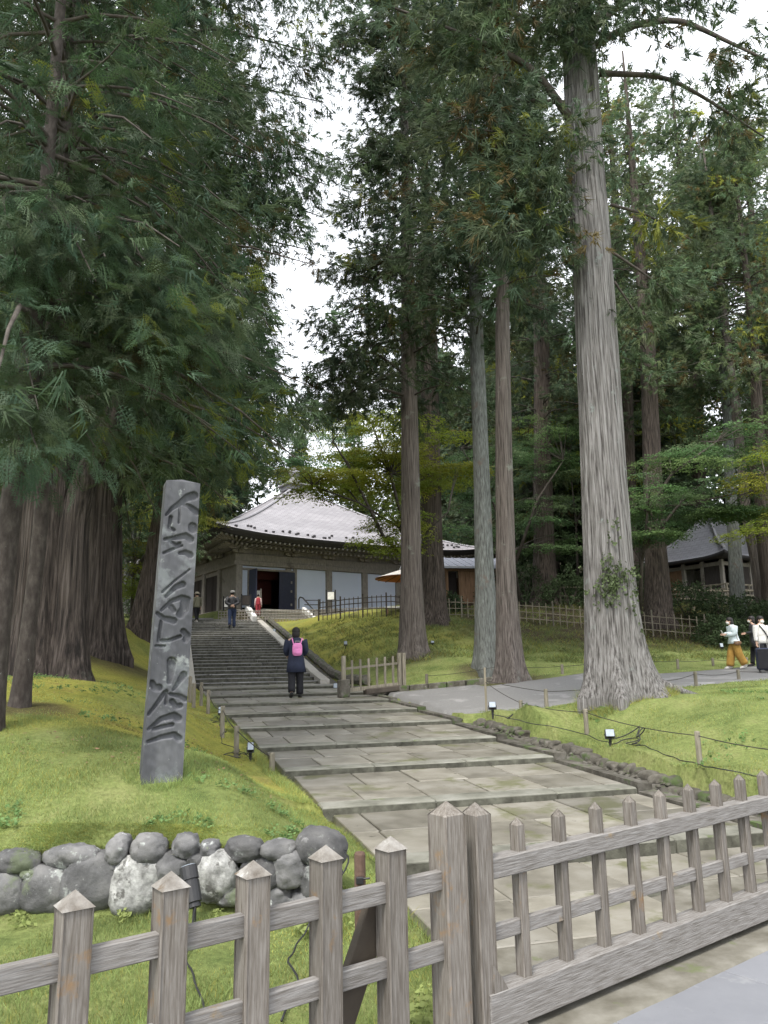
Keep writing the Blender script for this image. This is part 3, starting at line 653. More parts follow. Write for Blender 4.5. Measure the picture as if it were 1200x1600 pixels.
# ------------------------------------------------------------------ inscribed stele
sb = at(251, 1207, 6.35); sb[2] = float(gz(sb[0], sb[1])) - .04; stp = at(284, 757, 6.32)
SH = stp[2] - sb[2]; axz = norm(stp - sb); sa = math.radians(22)
axn = np.array([math.sin(sa), -math.cos(sa), 0]); axx = norm(np.cross(axn, axz) * -1); axn = norm(np.cross(axx, axz))
if axn[1] > 0: axn = -axn
if axx[0] < 0: axx = -axx
SW0, SW1, SD = .157, .140, .12
stele = thing('stone_stele', 'tall dark slate stele with three deeply carved characters standing on the grass mound', 'stone pillar', sb)
STK = [([(403, 138), (370, 150), (330, 185), (290, 215), (262, 250)], 34, 8), ([(345, 185), (385, 200), (416, 222)], 14, 26), ([(330, 190), (328, 250), (325, 285)], 8, 8), ([(285, 260), (278, 310), (300, 325)], 14, 12), ([(395, 300), (395, 312)], 34, 34),
       ([(255, 375), (310, 362), (360, 350), (383, 366)], 10, 28), ([(280, 380), (310, 402), (330, 390)], 14, 12), ([(250, 445), (300, 420), (340, 402)], 9, 9), ([(330, 440), (360, 435), (380, 446)], 12, 26),
       ([(245, 640), (300, 585), (378, 520)], 8, 6), ([(262, 662), (310, 612), (343, 597)], 10, 24), ([(240, 730), (290, 682), (340, 662), (368, 670)], 10, 20), ([(355, 680), (350, 720), (330, 748)], 36, 30), ([(285, 710), (300, 730)], 20, 18), ([(220, 745), (250, 770), (298, 780)], 12, 26),
       ([(240, 785), (230, 850), (228, 882), (280, 876), (330, 855)], 12, 12), ([(345, 830), (365, 850), (355, 872)], 22, 20), ([(215, 905), (255, 905)], 8, 8),
       ([(290, 980), (285, 1020), (275, 1080)], 36, 14), ([(345, 1042), (320, 1080), (295, 1115)], 26, 8), ([(198, 1080), (210, 1105), (230, 1105)], 18, 26), ([(265, 1120), (260, 1180)], 10, 10), ([(182, 1230), (220, 1180), (255, 1130)], 10, 16), ([(280, 1135), (330, 1146), (350, 1160)], 10, 20), ([(290, 1170), (310, 1195), (328, 1190)], 20, 18),
       ([(182, 1300), (240, 1252), (300, 1237), (316, 1250)], 8, 28), ([(205, 1300), (240, 1290), (290, 1280)], 14, 14), ([(180, 1358), (240, 1337), (300, 1327), (320, 1345)], 10, 24)]
na, nb = 58, 360
aa, bb_ = np.meshgrid(np.linspace(0, 1, na), np.linspace(0, 1, nb), indexing='ij')
zy = 70 + (1 - bb_) * 1485; bq = 1 - bb_; zx = 262 - 112 * bq + aa * (174 + 9 * bq)
depth = np.zeros_like(zx)
for P, w0, w1 in STK:
    P = np.array(P, float); L_ = np.r_[0, np.cumsum(np.linalg.norm(np.diff(P, axis=0), axis=1))]
    tt_ = np.linspace(0, L_[-1], max(6, int(L_[-1] / 3))); X = np.interp(tt_, L_, P[:, 0]); Y = np.interp(tt_, L_, P[:, 1]); Wd = np.interp(tt_, [0, L_[-1]], [w0, w1]) / 2 * 1.25 + 2.5
    for x_, y_, w_ in zip(X, Y, Wd):
        d = w_ - np.hypot(zx - x_, zy - y_); depth = np.maximum(depth, np.clip(d / 5.0, 0, 1) * min(1, w_ / 9))
depth *= .028
hw = SW0 + (SW1 - SW0) * bb_
nse = .0015 * NZ2(np.stack([zx.ravel() * .01, zy.ravel() * .01, zx.ravel() * 0], 1)).reshape(zx.shape)
Gf = sb + axx * ((aa - .5) * 2 * hw)[..., None] + axz * (bb_ * SH)[..., None] + axn * (SD - depth + nse)[..., None]
fb = MB(); fb.grid(Gf); fb.build('inscribed_face', M['stele'], stele)
sbm = MB(); V = []
for b0 in (0, 1):
    h0 = SW0 + (SW1 - SW0) * b0
    for (i, j) in ((-1, 1), (1, 1), (1, -1), (-1, -1)): V.append(sb + axx * h0 * i + axz * SH * b0 + axn * (SD * j - (.0 if j < 0 else .004)))
V.append(sb + axz * (SH + .045) + axn * 0)
sbm.add(V, [(0, 3, 7, 4), (1, 5, 6, 2), (2, 6, 7, 3), (4, 7, 8), (7, 6, 8), (6, 5, 8), (5, 4, 8), (0, 1, 2, 3)])
bx = MB(); bx.box(sb + axz * (SH / 2) + axn * (SD - .055), [axx, axn, axz], (SW1 - .004, .01, SH / 2 - .01))
sbm.build('shaft', M['stele'], stele)

# ------------------------------------------------------------------ wooden fence and gate
FNc = np.r_[FN, 0]; FD3 = np.r_[FD, 0]; UP = np.array([0, 0, 1.0]); FAX = [FD3, FNc, UP]
def onf(px, py, t=0.0):
    """where the sight line through a photo pixel meets the upright plane of the fence: distance along it and height"""
    d = ray(px, py); a = (np.r_[FP0, 0] + FNc * t - cC) @ FNc / (d @ FNc); p = cC + d * a
    return float((p[:2] - FP0) @ FD), float(p[2])
def fpt(s, t, z): x, y = fw(s, t); return np.array([x, y, z])
def pointed(b, c, hx, hy, z0, z1, cap, ch=.006):
    """upright square timber with a pyramid top"""
    V = []
    for (z, k) in ((z0, 1), (z1 - cap, 1)):
        for (i, j) in ((-1, -1), (1, -1), (1, 1), (-1, 1)):
            for (e, f) in (((1, .0), (0, 1)) if i * j > 0 else ((0, 1), (1, 0))):
                V.append(fpt(c, 0, z) + FD3 * i * (hx - ch * e) + FNc * j * (hy - ch * f))
    n = 8; tip = len(V); V.append(fpt(c, 0, z1))
    F = [(k, (k + 1) % n, n + (k + 1) % n, n + k) for k in range(n)] + [(n + k, n + (k + 1) % n, tip) for k in range(n)] + [tuple(range(n))[::-1]]
    b.add(V, F); return b
fence = thing('wooden_fence', 'weathered grey post and rail fence with pointed posts in front of the boulder wall', 'fence', fpt(-1.2, 0, 0))
PP = [(118, 1391), (268, 1362), (396, 1345), (509, 1321), (610, 1307)]
for px, py in PP:
    s, z = onf(px, py); b = MB(); pointed(b, s, .048, .048, -.1, z, .045); b.build('post', M['wood'], fence)
    cbm = MB(); Vc = []
    for (i, j) in ((-1, -1), (1, -1), (1, 1), (-1, 1)): Vc.append(fpt(s, 0, z - .046) + FD3 * i * .0505 + FNc * j * .0505)
    Vc.append(fpt(s, 0, z + .003)); cbm.add(Vc, [(0, 1, 4), (1, 2, 4), (2, 3, 4), (3, 0, 4), (3, 2, 1, 0)]); cbm.build('post_top', M['woodtop'], fence)
sA, zA = onf(150, 1477); sB, zB = onf(683, 1360)
sC, zC = onf(492, 1527); sD, zD = onf(688, 1470)
for nm, (s0, z0, s1, z1), hh in (('top_rail', (sA, zA, sB, zB), .038), ('lower_rail', (sC, zC, sD, zD), .036)):
    sl = (z1 - z0) / (s1 - s0); ss = [-3.4] + [onf(px, py)[0] for px, py in PP] + [onf(700, 1300)[0]]
    for a, b2 in zip(ss[:-1], ss[1:]):
        za, zb = z0 + sl * (a - s0), z0 + sl * (b2 - s0); b = MB()
        d = norm(fpt(b2, 0, zb) - fpt(a, 0, za)); b.box((fpt(a, 0, za) + fpt(b2, 0, zb)) / 2 - [0, 0, hh], [d, FNc, np.cross(d, FNc)], ((b2 - a) / 2, .019, hh), .004); b.build(nm, M['woodrail'], fence)
for k in range(1, 4):
    b = MB(); pointed(b, onf(118, 1391)[0] - .62 * k, .048, .048, -.1, .93, .045); b.build('post', M['wood'], fence)
sg, zg = onf(697, 1251)
b = MB(); pointed(b, sg, .062, .062, -.1, zg, .055, .008); b.build('gate_post', M['wood'], fence)
# slanting brace board behind the post
b = MB(); s5 = onf(610, 1307)[0]; p0 = fpt(s5 - .02, -.07, .60); p1 = fpt(s5 - .34, -.07, -.05) + np.array([0, 0, 0]); d = norm(p1 - p0)
b.box((p0 + p1) / 2, [d, FNc, np.cross(d, FNc)], (np.linalg.norm(p1 - p0) / 2, .02, .06), .004); b.build('brace', M['brace'], fence)

gate = thing('wooden_gate', 'weathered grey picket gate with pointed pickets closing the paved path', 'gate', fpt(1.5, 0, 0))
s1, z1 = onf(742, 1253); b = MB(); pointed(b, max(s1, sg + .118), .05, .055, .01, z1, .05, .007); b.build('gate_stile', M['wood'], gate)
b = MB(); w_ = sg + .19
V = [fpt(w_, .02, .02), fpt(w_ + .20, .02, .02), fpt(w_ + .05, .02, .24), fpt(w_, .02, .30)]; V += [v + FNc * .035 for v in V]
b.add(V, [(3, 2, 1, 0), (4, 5, 6, 7), (0, 1, 5, 4), (1, 2, 6, 5), (2, 3, 7, 6), (3, 0, 4, 7)]); b.build('wedge', M['wood'], gate)
PK = [(807, 1276), (871, 1263), (929, 1252), (982, 1242), (1029, 1233), (1074, 1224), (1116, 1217), (1154, 1209), (1190, 1203)]
pk = [onf(*p) for p in PK]; st_ = pk[-1][0] - pk[-2][0]
while len(pk) < 16: pk.append((pk[-1][0] + (pk[-1][0] - pk[0][0]) / (len(pk) - 1), pk[-1][1]))
sE = pk[-1][0] + .3
t0_, t1_ = onf(800, 1336, .045), onf(1200, 1245, .045); slt = (t1_[1] - t0_[1]) / (t1_[0] - t0_[0]); zt = lambda s: t0_[1] + slt * (s - t0_[0])
m0_, m1_ = onf(800, 1436), onf(1200, 1322)
l0_, l1_ = onf(783, 1555, .03), onf(1200, 1385, .03)
mz = lambda s: m0_[1] + (m1_[1] - m0_[1]) / (m1_[0] - m0_[0]) * (s - m0_[0])
lz_ = lambda s: .185
for s, z in pk:
    b = MB(); pointed(b, s, .027, .027, .10, z, .035, .005); b.build('picket', M['wood'], gate)
def rail(name, s0, s1, zf, hh, ht, t=0.0, m_='woodrail', par=gate):
    a, c = fpt(s0, t, zf(s0)), fpt(s1, t, zf(s1)); d = norm(c - a); b = MB()
    b.box((a + c) / 2 - [0, 0, hh], [d, FNc, np.cross(d, FNc)], (np.linalg.norm(c - a) / 2, ht, hh), .005); return b.build(name, M[m_], par)
s_st = sg + .165
rail('top_rail', s_st, sE, zt, .043, .042)
rail('middle_rail', s_st, sE, mz, .033, .016)
rail('sill', s_st, sE, lambda s: .19, .078, .058)
b = MB(); pointed(b, sE + .05, .055, .055, .0, 1.0, .05, .007); b.build('gate_stile', M['wood'], gate)
# rust pipe and boulder-wall lamp
def stake(px, pyb, pyt, Y, r, name, label, cat, material, group=None, n=10, flat_top=True, base=None):
    p = at(px, pyb, Y); g = float(gzc(p[0], p[1])) if base is None else base; top = at(px, pyt, Y)[2]; top = min(top, g + (top - p[2]) * 1.15)
    o = thing(name, label, cat, (p[0], p[1], g), group); b = MB()
    b.lathe((p[0], p[1], 0), [(r * .96, g - .15), (r * 1.02, g + .02), (r, top - r * .35), (r * .8, top)], n); b.build('shaft', material, o); return o, np.array([p[0], p[1], top])
o_, pt_ = stake(563, 1420, 1309, 4.9, .034, 'iron_pipe', 'short rusty brown pipe standing behind the fence beside the wall end', 'pipe', M['pipe'])
b = MB(); b.box(pt_ + [.0, -.04, -.15], I3, (.022, .015, .02), .004); b.tube([pt_ + [.02, -.045, -.14], pt_ + [.06, -.05, -.135]], .006, 5); b.build('clamp', M['cable'], o_)
la = thing('tube_lamp', 'black cylindrical spotlight leaning against the boulder wall', 'lamp', at(300, 1420, 5.05))
p0, p1 = at(304, 1418, 5.0), at(294, 1354, 5.08); b = MB(); d = p1 - p0
b.tube([p0, p0 + d * .1, p0 + d * .12, p0 + d * .62, p0 + d * .63, p0 + d * .66, p0 + d * .67, p1], [.04, .04, .052, .052, .047, .047, .055, .055], 16); b.build('housing', M['black'], la, smooth=False)
b = MB(); b.tube([p1 + d * .002, p1 + d * .02], [.046, .046], 16); b.build('lens', M['lens'], la)
b = MB(); b.tube([p0, [p0[0], p0[1], float(gz(p0[0], p0[1])) - .06]], [.012, .012], 8); b.build('spike', M['black'], la)

# ------------------------------------------------------------------ rope posts, ropes, floodlights, cables
def rope(P, label, sag=.08, r=.007):
    pts = []
    for a, c in zip(P[:-1], P[1:]):
        for t in np.linspace(0, 1, 12)[(0 if a is P[0] else 1):]: pts.append(a * (1 - t) + c * t - np.array([0, 0, 4 * sag * t * (1 - t) * np.linalg.norm(c - a) * .5]))
    b = MB(); b.tube(pts, r, 6); return tag(b.build('rope', M['rope'], org=P[0], smooth=True), label, 'rope')
def cable(P, label, r=.008, seed=0, wob=.05):
    r *= .6
    rg = np.random.default_rng(seed); pts = []
    P = [np.asarray(p, float) for p in P]
    for a, c in zip(P[:-1], P[1:]):
        k = max(4, int(np.linalg.norm(c - a) / .07))
        for t in np.linspace(0, 1, k, endpoint=False): pts.append(a * (1 - t) + c * t + np.r_[rg.normal(0, wob * .5, 2), abs(rg.normal(0, wob * .35))])
    pts.append(P[-1]); pts = np.array(pts)
    for _ in range(2): pts[1:-1] = (pts[:-2] + pts[1:-1] * 2 + pts[2:]) / 4
    b = MB(); b.tube(pts, r, 6); return tag(b.build('cable', M['cable'], org=P[0], smooth=True), label, 'cable')
GR = 'wooden rope posts along the left edge of the path'
LP = [(425, 1205, 1176, 7.9, .034, 'pale short stake nearest the camera at the left path edge'),
      (369, 1183, 1134, 8.9, .034, 'dark stake beside the nearer left floodlight'),
      (347, 1151, 1103, 10.2, .034, 'dark stake beside the farther left floodlight'),
      (325, 1114, 1078, 12.6, .036, 'grey stake third from the floodlights at the left path edge'),
      (314, 1104, 1066, 13.9, .036, 'grey stake left of the pale paving near the first slabs row'),
      (303, 1085, 1052, 16.0, .04, 'brown stake at the foot of the left stair edging'),
      (297, 1077, 1042, 17.2, .04, 'stake close behind the stele beside the left stair edging')]
tops = []
for px, yb, ytp, Y, r, lab in LP:
    Y = hit(px, yb)[1] if px > 310 else Y
    o, tp = stake(px, yb, ytp, Y, r, 'rope_post', lab, 'rope post', M['postwood'], GR); tops.append(tp - [0, 0, .06])
rope(tops[::-1][2:], 'thin dark rope strung through the stakes left of the path', .05)
GR2 = 'wooden rope posts on the right lawn'
RP = [(1094, 1196, 1143, 7.6, .033, 'weathered stake on the right lawn nearest the picket gate'),
      (917, 1147, 1108, 9.7, .036, 'weathered stake on the right lawn left of the square floodlight'),
      (815, 1123, 1095, 11.4, .033, 'small stake right of the far floodlight on the right lawn')]
tp2 = []
for px, yb, ytp, Y, r, lab in RP:
    Y = hit(px, yb)[1]
    while toUV(*at(px, yb, Y)[:2])[1] < VR + .85: Y += .05
    gY = float(gz(*at(px, yb, Y)[:2])); dpx = FPX / Y * (at(px, yb, Y)[2] - gY); yb, ytp = yb + dpx, ytp + dpx
    o, tp = stake(px, yb, ytp, Y, r, 'rope_post', lab, 'rope post', M['postwood'], GR2); tp2.append(tp - [0, 0, .05])
o, tpb = stake(760, 1108, 1043, hit(760, 1108)[1], .022, 'bamboo_pole', 'thin tall bamboo pole at the corner of the right lawn', 'bamboo pole', M['bamboo'])
far_end = gpt(1290, 1240, 7.4) + [0, 0, .42]
rope([far_end] + tp2 + [tpb - [0, 0, .28]], 'dark rope sagging across the front of the right lawn', .035, .006)
GR3 = 'wooden rope posts along the asphalt walk'
AP = [(853, 1086, 1062, 15.3, 'stake at the near edge of the asphalt walk left of the huge trunk'), (1088, 1072, 1049, 17.3, 'stake at the near edge of the asphalt walk right of the huge trunk'), (1155, 1066, 1046, 18.8, 'stake at the near edge of the walk in front of the woman in ochre'),
      (879, 1056, 1038, 20.2, 'stake beyond the asphalt walk left of the huge trunk'), (1060, 1050, 1030, 22.6, 'dark stake beyond the asphalt walk right of the huge trunk'), (1115, 1046, 1028, 23.4, 'stake beyond the asphalt walk left of the woman in ochre trousers'), (667, 1072, 1053, 20.3, 'dark stake beyond the walk right of the little wooden barrier'), (1168, 1042, 1027, 24.4, 'stake beyond the walk just behind the woman in ochre trousers')]
tp3 = []
for px, yb, ytp, Y, lab in AP:
    o, tp = stake(px, yb, ytp, Y, .04, 'rope_post', lab, 'rope post', M['postwood'], GR3); tp3.append(tp - [0, 0, .05])
rope([tpb - [0, 0, .25], tp3[0], at(965, 1072, 14.6)], 'rope from the bamboo pole past the near edge of the asphalt walk', .03)
rope([at(1030, 1064, 16.2), tp3[1], tp3[2], gpt(1320, 1050, 21) + [0, 0, .3]], 'rope right of the huge trunk along the near edge of the walk', .05)
rope([tp3[6], gpt(780, 1060, 21) + [0, 0, .3], tp3[3], gpt(960, 1050, 21.6) + [0, 0, .35], tp3[4], tp3[5], tp3[7]], 'rope along the far edge of the asphalt walk', .04)

def flood(px, pyb, pyt, Y, w, label, yaw=0.0):
    Y = hit(px, pyb)[1] if pyb > 1090 else Y; p = gpt(px, pyb, Y); o = thing('floodlight', label, 'floodlight', p, 'square garden floodlights'); top = at(px, pyt, Y)[2]
    hp_ = max(.16, min(top - p[2], w * 2.6)); top = p[2] + hp_; h = hp_ * .5; zc = top - h / 2; A = zrot(yaw); tl = math.radians(20)
    f = A[1] * -1; fr = norm(f * math.cos(tl) + UP * math.sin(tl)); rt = A[0]; u_ = np.cross(fr, rt); u_ = u_ if u_[2] > 0 else -u_
    c = np.array([p[0], p[1], zc]); b = MB(); b.box(c, [rt, fr, u_], (w / 2, .045, h / 2), .008); b.box(c - fr * .05, [rt, fr, u_], (w / 2 * .7, .02, h / 2 * .7), .004); b.build('housing', M['black'], o)
    b = MB(); b.box(c + fr * .046, [rt, fr, u_], (w / 2 * .88, .004, h / 2 * .86), .002); b.build('lens', M['lens'], o)
    b = MB(); b.tube([c - u_ * h * .5 - rt * w * .52, c - rt * w * .54, c - u_ * h * .62 - rt * w * .52, c - u_ * h * .66 + rt * w * .0, c - u_ * h * .62 + rt * w * .52, c + rt * w * .54], .007, 5); b.build('bracket', M['black'], o)
    b = MB(); b.tube([c - u_ * h * .6, (p[0], p[1], p[2] + .05), (p[0], p[1], p[2] - .06)], [.022, .02, .012], 8); b.build('spike', M['black'], o); return p
f1_ = flood(391, 1188, 1155, 8.4, .085, 'square floodlight beside the nearer dark stake left of the path', -.2)
f2_ = flood(345, 1128, 1102, 10.4, .10, 'small square floodlight farther up left of the path', -.2)
f3_ = flood(954, 1166, 1140, 9.0, .125, 'square floodlight in the middle of the right lawn', .15)
f4_ = flood(770, 1118, 1097, 11.7, .115, 'square floodlight at the path corner of the right lawn', .1)
f5_ = flood(725, 1056, 1046, 20.4, .12, 'tiny floodlight beyond the asphalt walk', .1) if False else None
for (px, yb, yt, Y, lab) in [(540, 999, 979, 29, 'floodlight half way up the mossy bank left of the first trunk'), (488, 1018, 1008, 25.5, 'floodlight beside two stakes by the stair kerb'), (524, 1040, 1028, 22.5, 'white floodlight left of the little wooden barrier'), (676, 1016, 1003, 27, 'black floodlight on the dark bank right of the first trunk'), (429, 978, 966, 37, 'white floodlight at the top of the stair kerb'), (1127, 1010, 1002, 28, 'white floodlight under the bank left of the walking women')]:
    flood(px, yb, yt, Y, .12, lab)
for (px, yb, yt, Y, lab) in [(493, 1017, 1000, 25.8, 'stake right of the floodlight by the stair kerb'), (510, 1027, 1009, 24.5, 'stake above the little barrier on the moss'), (443, 985, 976, 35, 'upper stake on the moss beside the stairs'), (449, 987, 976, 34, 'second stake from the top on the moss beside the stairs'), (474, 1003, 990, 29, 'stake just right of the climbing woman with the pink bag')]:
    stake(px, yb, yt, Y, .05, 'rope_post', lab, 'rope post', M['postwood'], 'wooden rope posts along the right stair kerb')
g = lambda px, py, Y: (hit(px, py) if py < 1230 else gpt(px, py, Y)) + [0, 0, .015]
cable([g(345, 1130, 10.4), g(335, 1125, 10.5), g(350, 1150, 9.7), g(342, 1155, 9.6), g(358, 1170, 9.2), g(372, 1185, 8.6), g(391, 1186, 8.4)], 'tangled black cable along the left stakes', .009, 3, .14)
cable([g(392, 1186, 8.4), g(365, 1180, 8.5), g(380, 1190, 8.4), g(350, 1185, 8.5), g(372, 1178, 8.6), g(395, 1188, 8.35)], 'coil of black cable at the nearer left floodlight', .009, 9, .10)
cable([g(770, 1118, 11.7), g(795, 1125, 11.2), g(810, 1128, 11), g(870, 1140, 10.2), g(915, 1150, 9.6), g(954, 1166, 9), g(985, 1155, 9.3), g(1000, 1160, 9.1), g(975, 1165, 9.0), g(1010, 1170, 8.7), g(1060, 1190, 8), g(1120, 1205, 7.4), g(1200, 1220, 7)], 'black cable running through the grass of the right lawn', .011, 5, .05)
cable([g(970, 1160, 9.1), g(1003, 1150, 9.3) + [0, 0, .12], g(990, 1160, 9.1), g(1012, 1158, 9.1) + [0, 0, .15], g(985, 1168, 8.9), g(1000, 1165, 9.0)], 'black cable coil right of the square floodlight', .013, 8, .10)
cable([g(800, 1122, 11.4), g(790, 1128, 11.1), g(806, 1118, 11.5), g(795, 1125, 11.2)], 'small cable coil right of the far floodlight', .01, 12, .1)
cable([(at(300, 1420, 5.0)), g(296, 1470, 4.4), g(320, 1545, 3.75), g(335, 1560, 3.65), g(330, 1590, 3.5)], 'black cable loop on the grass behind the fence', .009, 6, .04)
cable([at(540, 1330, 5.2), at(552, 1345, 5.0), g(470, 1450, 4.75), g(455, 1500, 4.3), g(470, 1540, 4.0), g(440, 1580, 3.7)], 'black cable hanging from the wall end into the grass', .009, 2, .06)
cable([g(545, 1470, 4.4), g(560, 1480, 4.3), g(555, 1530, 4.0), g(540, 1545, 3.9)], 'short cable between the fence posts on the grass', .008, 4, .05)
cable([at(640, 1352, 6.2) , g(700, 1350, 6.1), g(790, 1320, 6.6), g(830, 1318, 6.6)], 'thin black cable lying on the first step', .007, 7, .01) if False else None

# ------------------------------------------------------------------ little barrier at the walk
bp0, bp1 = gpt(537, 1085, 19.6), gpt(627, 1068, 20.3); bp0[2] = STEP_Z[6] - .0 if False else bp0[2]
u0_, v0_ = toUV(*bp0[:2]); bp0[2] = max(bp0[2], float(path_z(u0_)))
bd_ = norm(bp1 - bp0); bn_ = norm(np.cross(bd_, UP)); BA = [bd_, bn_, np.cross(bn_, bd_)]
bar = thing('picket_barrier', 'small grey picket barrier with a heavy stone foot between path and moss bank', 'barrier', bp0)
zt1 = at(537, 1025, 19.6)[2]
b = MB(); b.box((bp0[0], bp0[1], bp0[2] + .22), [bd_, bn_, UP], (.13, .13, .22), .02); b.build('foot', M['kerb'], bar)
b = MB(); b.box((bp0[0], bp0[1], (zt1 + bp0[2]) / 2 + .2), [bd_, bn_, UP], (.045, .05, (zt1 - bp0[2]) / 2 - .2), .008); b.build('post', M['postwood'], bar)
for k in (0, 1):
    pq = bp1 + bd_ * (.13 * k - .05); b = MB(); b.box((pq[0], pq[1], bp1[2] + .46), [bd_, bn_, UP], (.045, .05, .5), .008); b.build('post', M['postwood'], bar)
Lb = np.linalg.norm(bp1 - bp0)
for k in range(6):
    pq = bp0 * (1 - (k + 1) / 7) + bp1 * (k + 1) / 7; b = MB(); b.box(pq + [0, 0, .52], [bd_, bn_, UP], (.028, .025, .38), .006); b.build('picket', M['postwood'], bar)
for zz, hh in ((.70, .03), (.16, .05)):
    b = MB(); b.box((bp0 + bp1) / 2 + [0, 0, zz] + bn_ * .0, BA, (Lb / 2, .02, hh), .005); b.build('rail', M['postwood'], bar)
b = MB(); b.box(bp1 - bd_ * .5 + [0, 0, .07], BA, (.55, .12, .07), .02); b.build('base_beam', M['bamboodark'], bar)

# ------------------------------------------------------------------ bamboo lattice fence and the dark fence by the hall
def lattice(root, P, h, material, step, rails, pv_name='upright', rr=.018, post_every=0, jit=.02):
    P = [np.array(p, float) for p in P]
    s = np.r_[0, np.cumsum([np.linalg.norm(P[i + 1] - P[i]) for i in range(len(P) - 1)])]; PA = np.array(P)
    def q(d): return np.array([np.interp(d, s, PA[:, i]) for i in range(3)])
    k = 0; d = 0.0
    while d < s[-1]:
        p = q(d); post = post_every and k % post_every == 0
        b = MB(); hh = h * (1.12 if post else 1.0) + rng.uniform(-jit, jit)
        b.tube([p + [0, 0, -.1], p + [rng.uniform(-.01, .01), 0, hh]], rr * (1.9 if post else 1), 6); b.build('post' if post else pv_name, M['postwood'] if post and material is M['bamboo'] else material, root); d += step; k += 1
    for z in rails:
        for i in range(len(P) - 1):
            b = MB(); b.tube([P[i] + [0, 0, z], P[i + 1] + [0, 0, z]], rr * 1.05, 6); b.build('rail', material, root)
FB = [(655, 966, 35), (720, 967.5, 34.3), (790, 971, 33.7), (860, 976.5, 33.0), (930, 983, 32.4), (1000, 990, 31.8), (1055, 995, 31.3), (1110, 1000, 31)]
FBp = [gpt(*p) for p in FB]
for a_ in range(len(FBp)): FBp[a_][2] = at(*FB[a_])[2]
bf = thing('bamboo_fence', 'long bamboo lattice fence along the top of the bank behind the trunks', 'fence', FBp[0])
lattice(bf, FBp, .93, M['bamboo'], .29, (.2, .48, .76), post_every=7)
FK = [(498, 969, 38.5), (540, 964, 37.6), (580, 961, 36.8), (612, 960, 36.2), (645, 964, 35.4)]
FKp = [at(*p) for p in FK]
df = thing('dark_fence', 'dark slender wooden fence above the mossy bank in front of the pale hall wall', 'fence', FKp[0])
lattice(df, FKp, .95, M['bamboodark'], .27, (.3, .62, .86), post_every=5, rr=.022)
# ------------------------------------------------------------------ the hall
M['oldwhite'] = plain('worn_white_paint', (0.40, 0.39, 0.37), 0.7)
M['rooftile'] = mat('grey_shingle_roof', [(0.27, 0.265, 0.285), (0.32, 0.315, 0.335)], scale=3, bump=0.1, bscale=14, rough=0.6)
def shingle_mat(name, c1, c2, mortar, bw, bh):
    m = mat(name, [(0.9, 0.9, 0.9), (1.05, 1.05, 1.05)], scale=1.2, bump=0, rough=0.55); t = m.node_tree; N = t.nodes; L = t.links; b = N['Principled BSDF']
    a = N.new('ShaderNodeAttribute'); a.attribute_name = 'Col'; k = N.new('ShaderNodeTexBrick'); L.new(a.outputs['Vector'], k.inputs['Vector'])
    k.inputs['Color1'].default_value = (*c1, 1); k.inputs['Color2'].default_value = (*c2, 1); k.inputs['Mortar'].default_value = (*mortar, 1); k.inputs['Scale'].default_value = 1; k.inputs['Mortar Size'].default_value = .02; k.inputs['Mortar Smooth'].default_value = .3; k.inputs['Brick Width'].default_value = bw; k.inputs['Row Height'].default_value = bh
    src = b.inputs['Base Color'].links[0].from_socket; mx = N.new('ShaderNodeMixRGB'); mx.blend_type = 'MULTIPLY'; mx.inputs[0].default_value = 1; L.new(src, mx.inputs[1]); L.new(k.outputs['Color'], mx.inputs[2]); L.new(mx.outputs[0], b.inputs['Base Color']); return m
M['shingle'] = shingle_mat('shingle_courses', (0.33, 0.315, 0.33), (0.40, 0.38, 0.40), (0.21, 0.20, 0.215), .42, .24)
M['roofedge'] = plain('dark_eave_edge', (0.05, 0.048, 0.052), 0.6)
HA = math.radians(56); HX = np.array([math.sin(HA), math.cos(HA), 0]); HB = np.array([-math.cos(HA), math.sin(HA), 0])
HC = np.array([-8.6, 44.0, 5.05]); HW = 14.8
def hp(t, d, z): return HC + HX * t + HB * d + UP * z
def fac(px, py, d=0.0):
    r = ray(px, py); a = ((HC + HB * d - cC) @ HB) / (r @ HB); p = cC + r * a - HC; return float(p @ HX), float(p[2])
hall = thing('temple_hall', 'grey timber temple hall with pale blue wall panels and a sweeping pyramid roof', 'temple', HC)
def hbox(name, m_, t0, t1, d0, d1, z0, z1, ch=0.01, par=None):
    b = MB(); b.box(hp((t0 + t1) / 2, (d0 + d1) / 2, (z0 + z1) / 2), [HX, HB, UP], (abs(t1 - t0) / 2, abs(d1 - d0) / 2, abs(z1 - z0) / 2), ch); return b.build(name, m_, par or hall)
ZB, ZL, ZT = fac(512, 887)[1], fac(440, 895)[1], fac(512, 876)[1]
ZB, ZL, ZT = 2.58, 2.33, 3.02
EAVE, OVH, APEX = 3.72, 2.2, 9.75
hbox('plinth', M['granite'], -.35, HW + .35, -.35, HW + .35, -1.2, -.02, .03)
cols = [0.0, 3.52, 6.04, 8.7, 11.35, HW]
for t in cols:
    if t != 3.52: hbox('column', M['oldwood'], t - .2, t + .2, -.2, .2, 0, ZT, .03)
hbox('door_post', M['oldwood'], 3.58, 3.80, -.12, .12, 0, ZT, .02)
hbox('door_strut', M['oldwood'], 3.05, 3.42, -.12, .10, ZL + .1, ZB - .03, .02)
for t0, t1 in ((3.8, 5.84), (6.24, 8.5), (8.9, 11.15), (11.55, 14.6)): hbox('wall_panel', M['bluepanel'], t0, t1, -.02, .06, .12, ZB - .02, 0)
hbox('wall_panel', M['bluepanel'], .2, .58, -.02, .06, .12, ZL - .02, 0); hbox('wall_panel', M['bluepanel'], .2, 3.05, -.02, .06, ZL + .12, ZB - .02, 0)
hbox('wall_panel', M['bluepanel'], 3.42, 3.58, -.02, .06, ZL + .12, ZB - .02, 0)
hbox('door_lintel', M['oldwood'], .2, 3.58, -.13, .11, ZL, ZL + .11, .01)
